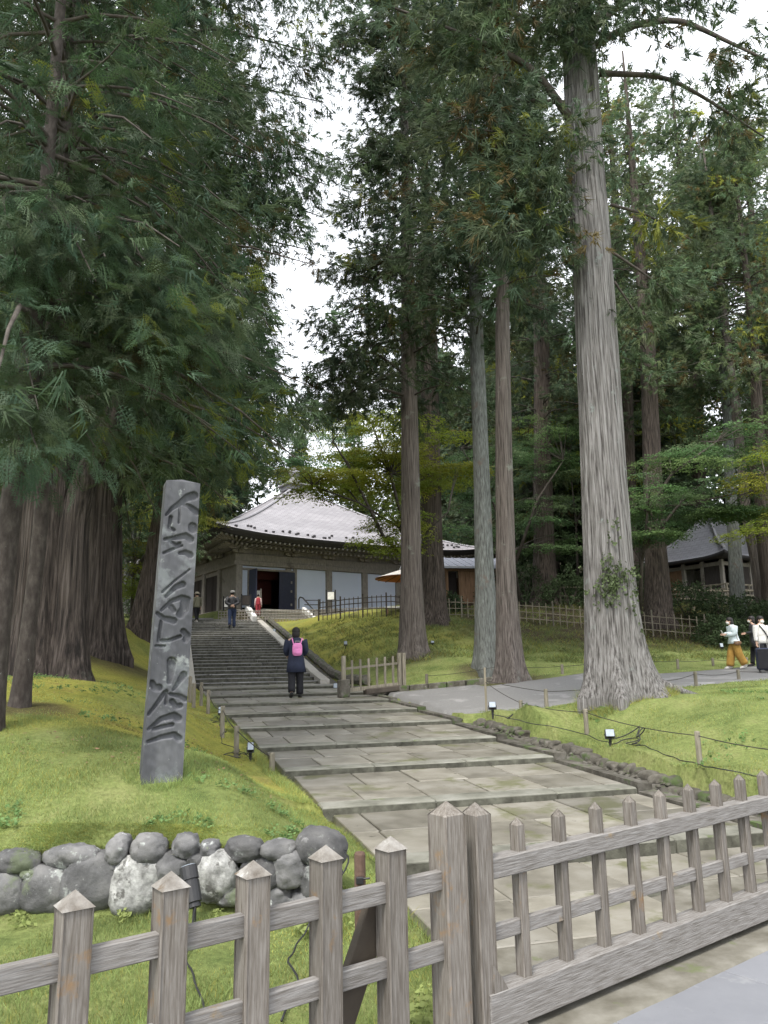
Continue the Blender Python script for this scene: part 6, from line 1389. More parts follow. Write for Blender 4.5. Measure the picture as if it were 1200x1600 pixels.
maple('broad layered green maple before the small hall', gpt(1000, 960, 31), [[(1000, 962, 31), (1003, 880, 30), (1012, 800, 29.5), (1010, 740, 29)], [(1004, 860, 30), (1060, 790, 29.5), (1180, 765, 29)], [(1012, 800, 29.5), (1050, 740, 29.5), (1120, 690, 29)]],
      [(970, 690, 1100, 800, 28, 31), (1060, 700, 1200, 790, 28, 31), (970, 790, 1030, 850, 29, 31), (1080, 790, 1200, 805, 29, 30), (1100, 640, 1220, 720, 29, 32)], 403, 'mapleG', 52, tonek=(.8, 1.7))
maple('yellowish maple tops lit behind the huge trunk', gpt(905, 950, 44), [[(905, 955, 44), (900, 820, 43), (890, 720, 42)], [(900, 820, 43), (940, 720, 42), (1060, 670, 42)]], [(850, 650, 960, 760, 41, 45), (960, 640, 1080, 700, 42, 46)], 404, 'maple', 26, tonek=(1.0, 1.9), rad=(.8, 1.4))
maple('bright yellow green maple left of the stele behind the trunks', gpt(205, 965, 36), [[(205, 968, 36), (210, 880, 35), (225, 800, 34.5)], [(206, 900, 35.5), (245, 840, 35), (300, 800, 35)]], [(190, 770, 260, 900, 33, 37), (250, 760, 335, 830, 34, 38), (190, 880, 235, 930, 34, 36)], 405, 'maple', 24)
maple('small yellow maple at the far right edge', gpt(1230, 960, 27), [[(1230, 975, 27), (1215, 860, 27), (1195, 740, 27)]], [(1165, 690, 1260, 780, 26, 28), (1180, 780, 1260, 830, 26, 28)], 406, 'maple', 14)
maple('bluish green broadleaf tree behind the hall roof', gpt(455, 930, 64), [[(455, 930, 64), (455, 760, 64), (450, 680, 63)]], [(395, 640, 500, 740, 62, 66), (340, 690, 420, 760, 63, 66), (440, 600, 560, 760, 62, 67), (380, 660, 560, 760, 60, 66)], 407, 'mapleG', 40, rad=(1.2, 2.0), per=34, sc=(.5, .9), tonek=(1.0, 1.8))

# shrubs
def shrub(label, px, py, Y, rx, rz, seed, n_=420, leaf='shrub'):
    c = at(px, py, Y); g_ = float(gz(c[0], c[1])); r = np.random.default_rng(seed); o = thing('shrub', label, 'shrub', (c[0], c[1], g_), 'dark shrubs behind the bamboo fence')
    v = r.normal(size=(n_, 3)); v /= np.linalg.norm(v, axis=1)[:, None]; v[:, 2] = np.abs(v[:, 2]); d = 1 + .16 * NZ(v * .8 + seed) ; q = v * d[:, None] * r.uniform(.65, 1.0, n_)[:, None] ** .5
    p = np.array([c[0], c[1], g_]) + q * [rx, rx * .9, rz]; Sp = Spray(); Sp.add(p, v + r.normal(0, .5, v.shape), r.uniform(.22, .4, n_), np.ones(3) * r.uniform(.6, 1.5, (n_, 1))); cb = MB(); Sp.emit(cb, SHRUB, seed); cb.build('crown', M[leaf], o)
    tb = MB()
    for i in range(5): a = r.uniform(0, 6.28); tb.tube([(c[0], c[1], g_ - .05), (c[0] + math.cos(a) * rx * .4, c[1] + math.sin(a) * rx * .4, g_ + rz * .7)], [.03, .012], 5)
    tb.build('stems', M['limb'], o)
for i, (px, py, Y, rx, rz, lab) in enumerate([(1075, 960, 33.5, 1.3, 1.35, 'rounded dark shrub before the small hall, left of the trunks'), (1130, 965, 32.5, 1.2, 1.4, 'broad dark shrub in the middle before the small hall'), (1180, 970, 31, 1.4, 1.6, 'dark shrub behind the woman in ochre trousers'), (1240, 975, 30, 1.5, 1.7, 'dark shrub at the right edge behind the two women'), (1120, 985, 30.4, .8, .9, 'low dark shrub at the right end of the bamboo fence'), (1150, 1000, 29.2, .9, .8, 'low shrub on the bank left of the two women'),
                                             (820, 930, 38, 1.4, 1.9, 'tall dark shrub right of the hut'), (890, 935, 36.5, 1.3, 1.5, 'dark shrub left of the huge trunk behind the fence'), (960, 940, 36, 1.4, 1.7, 'dark shrub just right of the huge trunk behind the fence'), (1000, 945, 36.5, 1.2, 1.6, 'dark shrub left of the brown trunk by the small hall'), (785, 935, 39.5, 1.2, 1.6, 'dark shrub between the slender trunks and the hut'), (700, 945, 36.2, .6, .7, 'small shrub before the hut wall'),
                                             (12, 960, 22, 1.4, 1.9, 'dark undergrowth bush at the left edge behind the twin cedar'), (-40, 980, 18, 1.2, 1.6, 'dark bush at the left edge'), (205, 950, 38, 1.0, 1.2, 'dark bush by the pale thin trunks left of the stele')]):
    shrub(lab, px, py, Y, rx, rz, 500 + i, int(260 + 150 * rx * rx))
# two pale thin trunks in the distance at the left, forest undergrowth wall
for px, lab in ((197, 'thin pale grey trunk far back left of the stele, left one of two'), (207, 'thin pale grey trunk far back left of the stele, right one of two')):
    P_ = tline((px, 960, 40), (px + 2, 850, 40), (px + 5, 700, 40)); o = thing('thin_tree', lab, 'tree', P_[0]); b, C, rad = trunk_mesh(P_, [.16, .13, .1], nseg=16, rows=30, ridge=(8, .03), flare=(.3, .3), seed=px); b.build('trunk', M['barkgreen'], o, smooth=True)
    Sp = Spray(); m_ = 160; q = P_[-1] + rng.normal(0, 1.0, (m_, 3)); Sp.add(q, rng.normal(size=(m_, 3)), rng.uniform(.4, .8, m_), np.ones(3) * rng.uniform(.6, 1.3, (m_, 1))); cb = MB(); Sp.emit(cb, TUFTC, px); cb.build('crown', M['sugi'], o)
Sp = Spray(); m_ = 5500
x_ = rng.uniform(-60, 60, m_); y_ = rng.uniform(62, 92, m_); z_ = gz(x_, y_) + rng.random(m_) ** 1.4 * 9
x2 = np.r_[rng.uniform(-45, -19, 1500), rng.uniform(9, 45, 2400)]; y2 = rng.uniform(44, 56, 3900); z2 = gz(x2, y2) + rng.random(3900) ** 1.5 * 6; ok_ = np.hypot(x2 - 17.9, y2 - 41) > 7; x_, y_, z_ = np.r_[x_, x2[ok_]], np.r_[y_, y2[ok_]], np.r_[z_, z2[ok_]]; m_ = len(x_)
Sp.add(np.stack([x_, y_, z_], 1), rng.normal(size=(m_, 3)), rng.uniform(.9, 1.9, m_), np.ones(3) * rng.uniform(.5, 1.3, (m_, 1))); cb = MB(); Sp.emit(cb, TUFTC, 9)
tag(cb.build('undergrowth', M['shrub'], org=(0, 70, 6), kind='stuff'), 'dark undergrowth of the wood behind the halls', 'undergrowth')

print('TRIS', sum(len(o.data.polygons) * (1 if len(o.data.polygons) > 20000 and len(o.data.polygons[0].vertices) == 3 else 2) for o in bpy.data.objects if o.type == 'MESH'))
# ------------------------------------------------------------------ people
M['skin'] = plain('skin', (0.55, 0.36, 0.27), 0.55); M['hair'] = plain('black_hair', (0.018, 0.015, 0.014), 0.5)
M['navycloth'] = plain('navy_cloth', (0.026, 0.032, 0.058), 0.8); M['darkcloth'] = plain('dark_cloth', (0.018, 0.018, 0.022), 0.85); M['jeans'] = plain('blue_jeans', (0.035, 0.05, 0.10), 0.85)
M['pink'] = plain('pink_bag', (0.72, 0.24, 0.50), 0.7); M['olive'] = plain('olive_jacket', (0.17, 0.165, 0.12), 0.85); M['blackjacket'] = plain('black_leather', (0.035, 0.035, 0.04), 0.45, .4); M['redcloth'] = plain('red_cloth', (0.30, 0.035, 0.05), 0.8)
M['greycloth'] = plain('grey_cloth', (0.30, 0.29, 0.28), 0.85); M['blouse'] = plain('pale_blue_blouse', (0.62, 0.70, 0.72), 0.8); M['ochre'] = plain('ochre_trousers', (0.36, 0.21, 0.05), 0.85); M['cream'] = plain('cream_jacket', (0.66, 0.64, 0.61), 0.8); M['hat'] = plain('beige_hat', (0.42, 0.38, 0.31), 0.85); M['shoe'] = plain('dark_shoe', (0.03, 0.03, 0.03), 0.6); M['lightshoe'] = plain('pale_shoe', (0.6, 0.58, 0.54), 0.6)
M['pinkwhite'] = plain('pale_pink_sleeve', (0.6, 0.45, 0.45), .8)

def person(label, pos, h, yaw, spec, group=None):
    """built facing local +y, then turned; h standing height. Children of an Empty at the feet."""
    o = thing('person', label, 'person', pos, group); k = h / 1.65; A = zrot(yaw)
    def w(p): p = np.asarray(p, float) * k; return np.asarray(pos) + p[..., 0:1] * A[0] + p[..., 1:2] * A[1] + p[..., 2:3] * A[2]
    st = spec.get('stride', 0.0); J = {}
    J['pel'] = (0, 0, .86); J['spine'] = (0, spec.get('lean', 0) * .4, 1.08); J['chest'] = (0, spec.get('lean', 0), 1.25); J['neck'] = (0, spec.get('lean', 0) + .01, 1.385); J['head'] = (0, spec.get('lean', 0) + .03 + spec.get('nod', 0), 1.50); J['crown'] = (0, spec.get('lean', 0) + .03 + spec.get('nod', 0), 1.585)
    for s, n_ in ((-1, 'L'), (1, 'R')):
        f = st * s
        J['hip' + n_] = (s * .09, 0, .82); J['kne' + n_] = (s * .095, f * .5 + .02, .455); J['ank' + n_] = (s * .10, f - (.05 if f < 0 else 0), .085 + (.05 if f < -.05 else 0)); J['toe' + n_] = (s * .11, f + .14 - (.05 if f < 0 else 0), .03)
        J['sho' + n_] = (s * .165, spec.get('lean', 0), 1.33)
        el, wr = spec.get('arm' + n_, ((s * .22, -.02, 1.06), (s * .23, .06, .83))); J['elb' + n_] = el; J['wri' + n_] = wr
    V = []; R_ = []; E = []
    def nd(p, r): V.append(tuple(p)); R_.append(r); return len(V) - 1
    I = {}
    for nm, r in (('pel', .125), ('spine', .115), ('chest', .125), ('neck', .05), ('head', .082), ('crown', .068)): I[nm] = nd(J[nm], r)
    E += [(I['pel'], I['spine']), (I['spine'], I['chest']), (I['chest'], I['neck']), (I['neck'], I['head']), (I['head'], I['crown'])]
    for n_ in 'LR':
        for nm, r in (('hip', .082), ('kne', .055), ('ank', .04), ('toe', .03), ('sho', .055), ('elb', .038), ('wri', .027)): I[nm + n_] = nd(J[nm + n_], r)
        E += [(I['pel'], I['hip' + n_]), (I['hip' + n_], I['kne' + n_]), (I['kne' + n_], I['ank' + n_]), (I['ank' + n_], I['toe' + n_]), (I['chest'], I['sho' + n_]), (I['sho' + n_], I['elb' + n_]), (I['elb' + n_], I['wri' + n_])]
        e, q = np.array(J['elb' + n_]), np.array(J['wri' + n_]); d = norm(q - e); sdv = norm(np.cross(d, [0, 1, 0.3])); pm = nd(q + d * .055, .026); E.append((I['wri' + n_], pm))
        for fi, (of, L_) in enumerate(((-.027, .065), (-.009, .078), (.009, .073), (.026, .058))):
            a0 = nd(q + d * .09 + sdv * of, .0085); a1 = nd(q + d * (.09 + L_ * .6) + sdv * of * 1.15 + np.array([0, .008, 0]), .0078); a2 = nd(q + d * (.09 + L_) + sdv * of * 1.2 + np.array([0, .022, 0]), .0065); E += [(pm, a0), (a0, a1), (a1, a2)]
        t0 = nd(q + d * .035 + sdv * -.035 + np.array([0, .012, 0]), .010); t1 = nd(q + d * .07 + sdv * -.052 + np.array([0, .025, 0]), .008); E += [(pm, t0), (t0, t1)]
    me = bpy.data.meshes.new('body'); me.from_pydata([tuple(w(np.array(v))) for v in V], E, []); ob = bpy.data.objects.new('body', me); COL.objects.link(ob)
    md = ob.modifiers.new('skin', 'SKIN'); md.use_smooth_shade = True
    for i, r in enumerate(R_): me.skin_vertices[0].data[i].radius = (r * k, r * k)
    me.skin_vertices[0].data[0].use_root = True
    ob.modifiers.new('sub', 'SUBSURF').levels = 1
    dg = bpy.context.evaluated_depsgraph_get(); m2 = bpy.data.meshes.new_from_object(ob.evaluated_get(dg)); bpy.data.objects.remove(ob)
    for v in m2.vertices: v.co = v.co - Vector(tuple(np.asarray(pos, float)))
    m2.name = 'body'; m2.materials.clear(); m2.materials.append(M['skin']); bo = bpy.data.objects.new('body', m2); COL.objects.link(bo); bo.parent = o; ORG[bo.name] = np.asarray(pos, float)
    def ring(c, rx, ry, n=18, up=(0, 0, 1), fold=0, ph=0):
        th = np.arange(n) / n * 6.283; f = 1 + fold * np.sin(th * 5 + ph); return w(np.stack([c[0] + rx * f * np.cos(th), c[1] + ry * f * np.sin(th), c[2] + 0 * th], 1))
    def ltube(b, pts, rs, n=12):
        pts = np.array(pts, float); ss = np.linspace(0, len(pts) - 1, (len(pts) - 1) * 5 + 1); Q = np.stack([np.interp(ss, range(len(pts)), pts[:, i]) for i in range(3)], 1)
        for _ in range(2): Q[1:-1] = (Q[:-2] + 2 * Q[1:-1] + Q[2:]) / 4
        rr = np.interp(ss, range(len(pts)), rs) * (1 + .05 * np.sin(ss * 4)); b.tube(w(Q), rr * k, n)
    # trousers / skirt
    b = MB()
    lw = spec.get('legw', 1.0)
    for n_ in 'LR':
        a_ = np.array(J['ank' + n_]); ltube(b, [J['hip' + n_], J['kne' + n_], a_ + [0, 0, .0]], [.105, .08 * lw, .068 * lw], 14)
    b.loft([ring((0, 0, .74), .15, .115), ring((0, 0, .86), .165, .13), ring((0, 0, .98), .15, .115)]); b.build('trousers', M[spec['legs']], o, smooth=True)
    # upper garment
    ln = spec.get('lean', 0); hem = spec.get('hem', .82); fl = spec.get('flare', 1.0)
    b = MB(); rings = [ring((0, 0, hem), .185 * fl, .145 * fl, fold=.04, ph=1), ring((0, 0, (hem + 1.0) / 2), .18 * (fl + 1) / 2, .14 * (fl + 1) / 2, fold=.03, ph=1.6), ring((0, ln * .4, 1.05), .165, .13, fold=.015), ring((0, ln * .8, 1.2), .18, .135), ring((0, ln, 1.30), .185, .12), ring((0, ln, 1.355), .135, .095), ring((0, ln + .01, 1.395), .065, .062)]
    b.loft(rings); slv = MB()
    for n_ in 'LR':
        q = np.array(J['wri' + n_]) * .93 + np.array(J['elb' + n_]) * .07; (slv if spec.get('sleeve') else b).tube  # sleeves
        ltube(slv if spec.get('sleeve') else b, [np.array(J['sho' + n_]) - [0, 0, .01], J['elb' + n_], q], [.078 * spec.get('slw', 1), .06 * spec.get('slw', 1), .047 * spec.get('slw', 1)], 12)
    b.build('jacket', M[spec['top']], o, smooth=True)
    if spec.get('sleeve'): slv.build('sleeves', M[spec['sleeve']], o, smooth=True)
    hc = np.array(J['head'])
    b = MB(); b.blob(w(hc + [0, -.012, .035]), np.array([.094, .104, .098]) * k, 5, .03, 3, A)
    if spec.get('longhair'): b.blob(w(hc + [0, -.045, -.04]), np.array([.09, .07, .115]) * k, 6, .04, 3, A)
    hb = b.build('hair', M['hair'], o, smooth=True)
    fy = hc + [0, .035, -.015]
    b = MB(); b.blob(w(fy), np.array([.070, .066, .092]) * k, 7, .015, 3, A); b.blob(w(fy + [0, .068, -.008]), np.array([.011, .016, .02]) * k, 8, .0, 1, A)
    b.build('face', M['skin'], o, smooth=True)
    for s in (-1, 1):
        b = MB(); b.blob(w(fy + [s * .028, .058, .015]), np.array([.011, .008, .007]) * k, 3, 0, 1, A); b.build('eye', M['hair'], o, smooth=True)
        b = MB(); b.blob(w(fy + [s * .078, -.02, 0]), np.array([.010, .02, .03]) * k, 4, 0, 1, A); b.build('ear', M['skin'], o, smooth=True)
    if not spec.get('mask'):
        b = MB(); b.blob(w(fy + [0, .060, -.045]), np.array([.022, .008, .007]) * k, 3, 0, 1, A); b.build('mouth', M['redcloth'], o, smooth=True)
    else:
        b = MB(); b.blob(w(fy + [0, .018, -.035]), np.array([.066, .062, .048]) * k, 9, .02, 2, A); tag(b.build('face_mask', M['white'], o, smooth=True), 'white face mask')
    for n_ in 'LR':
        a_, t_ = np.array(J['ank' + n_]), np.array(J['toe' + n_]); b = MB(); d = t_ - a_; c = (a_ + t_) / 2 + [0, -.02, -.02]; yv = norm([d[0], d[1], d[2] * .5]); b.blob(w(c), np.array([.05, .135, .05]) * k, 2, .02, 2, [A[0], norm(A[0] * yv[0] + A[1] * yv[1] + A[2] * yv[2]), A[2]], flat=.1); b.build('shoe', M[spec.get('shoe', 'shoe')], o, smooth=True)
    if spec.get('hatm'):
        b = MB(); r0 = spec.get('brim', .15); rg2 = [ring(hc + [0, -.005, z], r, r * 1.06) for r, z in ((r0, .045), (r0, .055), (.108, .07), (.105, .10), (.098, .135), (.06, .155), (.01, .16))]; b.loft(rg2); b.build('hat', M[spec['hatm']], o, smooth=True)
    return o, w
# woman on the path
pw = at(462, 1084, 19.7); u_, v_ = toUV(pw[0], pw[1]); pw[2] = float(path_z(np.float64(u_)))
hh = float(at(462, 980, pw[1])[2] - pw[2])
o, wf = person('woman in a long navy coat seen from behind walking up the path', pw, hh / .985, PHEAD + .1, dict(legs='darkcloth', top='navycloth', hem=.58, flare=1.25, stride=.07, longhair=True, slw=1.25, legw=1.15, armL=((-.235, .04, 1.08), (-.20, .16, 1.0)), armR=((.235, .04, 1.08), (.20, .16, 1.0))))
A = zrot(PHEAD + .1); k_ = hh / .985 / 1.65
bp_ = thing('backpack', 'small bright pink backpack on the back of the woman in the navy coat', 'backpack', wf(np.array([.02, -.2, 1.0])))
b = MB(); V, F = ico(3); q = np.sign(V) * np.abs(V) ** .55; b.add(wf(q * [.115, .055, .15] + [.02, -.195, 1.10]), F); b.build('bag', M['pink'], bp_, smooth=True)
b = MB(); b.add(wf(q * [.085, .03, .06] + [.02, -.25, 1.05]), F); b.build('pocket', M['pink'], bp_, smooth=True)
b = MB(); b.tube(wf(np.array([[-.03, -.2, 1.25], [-.03, -.22, 1.29], [.07, -.22, 1.29], [.07, -.2, 1.25]])), .01, 6); b.build('loop', M['greycloth'], bp_)
for s in (-.09, .13):
    b = MB(); b.tube(wf(np.array([[s * .7, -.16, 1.22], [s * 1.1, -.10, 1.36], [s * 1.1, .06, 1.36], [s * 1.1, .15, 1.25]])), .016, 6); b.build('strap', M['pink'], bp_)
# man climbing the stairs
def onstair(px, py, Y):
    p = at(px, py, Y); return p
p = onstair(362, 985, 38.2); u_, v_ = toUV(p[0], p[1]); kk = math.floor((u_ - ST_U0) / run); p[2] = STZ0 + (kk + 1) * rise
o, wf = person('man in a black jacket and jeans with hands behind his back on the stairs', p, (at(362, 926, 38.2) - at(362, 985, 38.2))[2] * 1.0, PHEAD, dict(legs='jeans', top='blackjacket', hem=.84, flare=1.08, stride=.10, slw=1.25, armL=((-.29, -.10, 1.10), (-.05, -.17, .98)), armR=((.29, -.10, 1.10), (.05, -.18, .99)), hatm='greycloth', brim=.10))
p = onstair(307, 969, 41.0); u_, v_ = toUV(p[0], p[1]); kk = min(NST - 1, math.floor((u_ - ST_U0) / run)); p[2] = STZ0 + (kk + 1) * rise
o, wf = person('person in an olive jacket and pale sun hat at the top left of the stairs', p, (at(307, 921, 41) - at(307, 969, 41))[2], PHEAD - .5, dict(legs='darkcloth', top='olive', hem=.80, flare=1.12, stride=.13, slw=1.2, shoe='lightshoe', hatm='hat', brim=.17, armR=((.26, .02, 1.08), (.25, .04, .86))))
p = at(403, 970, 42.6); u_, v_ = toUV(p[0], p[1]); p[2] = STZ1 + rise
o, wf = person('small person in a red waistcoat before the hall door', p, (at(403, 937, 42.6) - at(403, 972, 42.6))[2] * 1.02, PHEAD + .2, dict(legs='redcloth', top='redcloth', sleeve='pinkwhite', hem=.86, stride=.05))
# three women on the asphalt walk
def walkpt(px, py, Y): p = at(px, py, Y); p[2] = float(gz(p[0], p[1])) + .02; return p
def hgt(px, y0, y1, Y): return float((at(px, y0, Y) - at(px, y1, Y))[2])
p = walkpt(1152, 1047, 22.3); hw_ = float(at(1152, 963, 22.3)[2] - p[2])
o, wf = person('woman in a pale blouse and wide ochre trousers looking at a phone on the walk', p, hw_, -math.pi / 2 + .1, dict(legs='ochre', top='blouse', hem=.78, flare=1.35, stride=.17, legw=1.65, nod=.03, lean=.02, slw=1.5, shoe='lightshoe', mask=True, longhair=True, armL=((-.22, .04, 1.08), (-.10, .24, 1.08)), armR=((.22, .04, 1.08), (.10, .24, 1.08))))
ph = thing('phone', 'pale smartphone held by the woman in ochre trousers', 'phone', wf(np.array([0, .34, 1.1]))); b = MB(); A = zrot(-math.pi / 2 + .1); b.box(wf(np.array([-.02, .345, 1.13])), [A[0], norm(A[1] * .4 + UP), np.cross(A[0], norm(A[1] * .4 + UP))], (.036, .075, .005), .003); b.build('body', M['white'], ph)
hb_ = thing('handbag', 'small brown and white bag at the hip of the woman in ochre trousers', 'handbag', wf(np.array([-.2, .02, .78]))); b = MB(); q_v, F = ico(2); b.add(wf(q_v * [.05, .12, .075] + [-.25, -.02, .80]), F); b.build('bag', M['hutwood'], hb_, smooth=True); b = MB(); b.add(wf(q_v * [.045, .08, .03] + [-.26, .03, .865]), F); b.build('flap', M['white'], hb_, smooth=True); b = MB(); b.tube(wf(np.array([[-.25, -.02, .87], [-.20, -.03, 1.1], [-.14, -.02, 1.36], [.05, 0, 1.4]])), .008, 5); b.build('strap', M['hutwood'], hb_)
p = walkpt(1184, 1046, 22.9); hw_ = float(at(1180, 961, 22.9)[2] - p[2])
o, wf = person('woman in dark grey clothes with a face mask between the other two', p, hw_, -math.pi / 2 + .35, dict(legs='darkcloth', top='blackjacket', hem=.62, flare=1.1, stride=.12, mask=True, longhair=True, armL=((-.22, .05, 1.08), (-.10, .22, 1.06)), armR=((.22, .05, 1.08), (.10, .22, 1.06))))
p = walkpt(1196, 1049, 21.6); hw_ = float(at(1190, 961, 21.6)[2] - p[2])
o, wf = person('woman in a cream jacket pulling a suitcase at the right edge', p, hw_, math.pi - .35, dict(legs='darkcloth', top='cream', hem=.80, flare=1.1, stride=.08, mask=True, longhair=True, slw=1.15, armR=((.23, 0, 1.08), (.24, .02, .85)), armL=((-.22, .05, 1.08), (-.16, .2, .95))))
b = MB(); b.tube(wf(np.array([[.14, .10, 1.34], [.02, .16, 1.15], [-.16, .12, .92]])), .016, 6); b.build('shoulder_strap', M['darkcloth'], o)
sp_ = walkpt(1198, 1056, 20.9); sc_ = thing('suitcase', 'dark navy wheeled suitcase with a tall pull handle beside the woman in cream', 'suitcase', sp_)
b = MB(); b.box(sp_ + [0, 0, .36], zrot(.3), (.21, .13, .29), .04); b.build('shell', M['navycloth'], sc_)
b = MB(); A = zrot(.3); b.tube([sp_ + A[0] * -.1 + [0, 0, .64], sp_ + A[0] * -.1 + [0, 0, 1.0], sp_ + A[0] * .1 + [0, 0, 1.0], sp_ + A[0] * .1 + [0, 0, .64]], .012, 6); b.build('handle', M['greycloth'], sc_)
for sx in (-.15, .15):
    for sy in (-.08, .08):
        b = MB(); c = sp_ + A[0] * sx + A[1] * sy + [0, 0, .04]; b.tube([c - A[0] * .015, c + A[0] * .015], .04, 10); b.build('wheel', M['black'], sc_)
b = MB(); b.box(sp_ + [0, 0, .36] - A[1] * .135, A, (.19, .01, .26), .006); b.build('pocket', M['darkcloth'], sc_)

# ------------------------------------------------------------------ grass
def blades(name, label, pts, L, wd, seed, c_lo=.65, c_hi=1.35, yellow=.2, lean=.5, off=0.0, droop=None):
    r = np.random.default_rng(seed); n = len(pts); z = gzc(pts[:, 0], pts[:, 1]); p = np.c_[pts, z - .006 + off]
    a = r.uniform(0, 6.283, n); d = np.stack([np.cos(a), np.sin(a), 0 * a], 1); h = L * r.uniform(.45, 1.15, n) * np.clip(1 + .45 * NZ(np.c_[pts * .8, np.full(n, 2.0)]), .35, 2.0); ln = r.normal(0, lean, (n, 2)) * h[:, None]
    tip = p + np.c_[ln, h]
    if droop: tip = tip + np.c_[np.outer(h, droop), -h * .55]
    w_ = wd * r.uniform(.6, 1.2, n)[:, None]
    V = np.stack([p - d * w_, p + d * w_, tip], 1).reshape(-1, 3); F = np.arange(n * 3).reshape(-1, 3)
    v = r.uniform(c_lo, c_hi, n) * (1 + .26 * NZ(np.c_[pts * .5, np.zeros(n)])); yl = (r.random(n) < yellow + .12 * NZ2(np.c_[pts * .25, np.zeros(n)])); c = np.stack([v * np.where(yl, 1.25, .92), v, v * np.where(yl, .75, 1.0)], 1)
    b = MB(); b.add(V, F, np.repeat(c, 3, 0)); return tag(b.build(name, M['grass'], org=(float(pts[:, 0].mean()), float(pts[:, 1].mean()), float(z.mean())), kind='stuff'), label, 'grass')
def scatter(n, x0, x1, y0, y1, cond, seed, pw_=1.0):
    r = np.random.default_rng(seed); q = np.c_[r.uniform(x0, x1, n), y0 + (y1 - y0) * r.random(n) ** pw_]; return q[cond(q[:, 0], q[:, 1])]
def inleft(x, y, m_=.0): u, v = toUV(x, y); return v < np.where(u > 0.6, vL(u) + .04, -1.72) - m_
def notstone(x, y): return ~((np.abs(x - sb[0]) < .15) & (np.abs(y - sb[1]) < .13))
q = scatter(120000, -4.2, .4, WALL_Y + .06, 8.2, lambda x, y: inleft(x, y) & notstone(x, y) & (y > wall_line(x) + .10), 1, 1.3); blades('mound_grass', 'lush bright grass covering the mound round the stele', q, .035, .0022, 1)
qe = scatter(34000, -4.2, .3, WALL_Y + .05, WALL_Y + .40, lambda x, y: inleft(x, y) & (y > wall_line(x) + .08), 2); blades('fringe_grass', 'longer grass hanging over the top of the boulder wall', qe, .06, .0022, 2, c_lo=.9, c_hi=1.6, lean=.7, yellow=.5, droop=(0, -.75))
q = scatter(90000, -2.8, 1.1, 2.6, WALL_Y + .1, lambda x, y: inleft(x, y) & (((x - FP0[0]) * FN[0] + (y - FP0[1]) * FN[1]) < .1), 3); blades('lower_grass', 'green grass between the fence and the boulder wall', q, .04, .0022, 3)
q = scatter(80000, -9, .2, 8.2, 19, lambda x, y: inleft(x, y, .05), 4, 1.4); blades('moss_turf', 'short yellow green mossy turf under the cedars on the left', q, .022, .004, 4, yellow=.55)
def inright(x, y): u, v = toUV(x, y); return (v > VR + .62) & ~in_poly(x, y, AS_POLY) & (((x - FP0[0]) * FN[0] + (y - FP0[1]) * FN[1]) < -.15)
def nottree(x, y): return np.hypot(x - T1C[0][0], y - T1C[0][1]) > .6
q = scatter(150000, 1.5, 10, 5.2, 15.5, lambda x, y: inright(x, y) & nottree(x, y), 5, 1.2); blades('lawn_grass', 'bright short lawn on the right between the path and the walk', q, .035, .0032, 5)
q = scatter(48000, -.5, 14, 15.5, 28, lambda x, y: inright(x, y), 6, 1.0); blades('far_lawn_grass', 'lawn beyond the asphalt walk under the slender trunks', q, .04, .006, 6)
q = scatter(70000, -6, 16, 24, 38, lambda x, y: (toUV(x, y)[1] > ST_V1 + 1.1) & (gz(x, y) > 1.6), 8); blades('bank_grass', 'longer dull grass on the bank below the fences', q, .13, .011, 8, c_lo=.35, c_hi=1.0, lean=.9, yellow=.3)
b = MB(); nl = 2600; r_ = np.random.default_rng(31); q = scatter(9000, -9, .2, 6.5, 20, lambda x, y: inleft(x, y, .05) & (NZ(np.c_[x * .3, y * .3, 0 * x + 5]) > -.2), 32, 1.3)[:nl]; n_ = len(q); z_ = gzc(q[:, 0], q[:, 1]) + .018; a_ = r_.uniform(0, 6.28, n_); d_ = np.stack([np.cos(a_), np.sin(a_), r_.normal(0, .15, n_)], 1); s_ = np.stack([-np.sin(a_), np.cos(a_), r_.normal(0, .2, n_)], 1); L_ = r_.uniform(.015, .05, n_)[:, None]
p_ = np.c_[q, z_]; V = np.stack([p_, p_ + d_ * L_ * .5 + s_ * L_ * .22, p_ + d_ * L_, p_ + d_ * L_ * .5 - s_ * L_ * .22], 1).reshape(-1, 3); I_ = np.arange(n_)[:, None] * 4; b.add(V, np.concatenate([I_ + [0, 1, 2], I_ + [0, 2, 3]])); tag(b.build('fallen_litter', M['hutwood'], org=(-3, 10, 1), kind='stuff'), 'brown fallen needles and leaves scattered on the left moss', 'leaf litter')
qs_ = np.random.default_rng(77); us_ = qs_.uniform(-3.2, 13, 42000); vs_ = vL(us_) - .02 - .30 * qs_.random(42000) ** 1.5; q = np.stack(uv2(us_, vs_), 1); q = q[q[:, 1] > WALL_Y + .1]; blades('verge_grass', 'ragged grass along the left edge of the stone path', q, .05, .0026, 14, lean=.8, yellow=.4)
r_ = np.random.default_rng(90); a_ = r_.uniform(0, 6.28, 1500); q = np.c_[sb[0] + np.cos(a_) * r_.uniform(.17, .30, 1500), sb[1] + np.sin(a_) * r_.uniform(.15, .28, 1500)]; q = q[notstone(q[:, 0], q[:, 1])]; blades('stele_grass', 'longer grass standing round the foot of the stele', q, .085, .0024, 21)
a_ = r_.uniform(0, 6.28, 5000); rr_ = .50 + .22 * r_.random(5000) ** 1.5 + .12 * np.cos(a_ * 3 + 1); q = np.c_[T1C[3][0] + np.cos(a_) * rr_ * 1.12, T1C[3][1] + np.sin(a_) * rr_ * 1.12]; blades('trunk_grass', 'ragged grass and moss round the foot of the huge cedar', q, .11, .004, 22, yellow=.5, lean=.7)
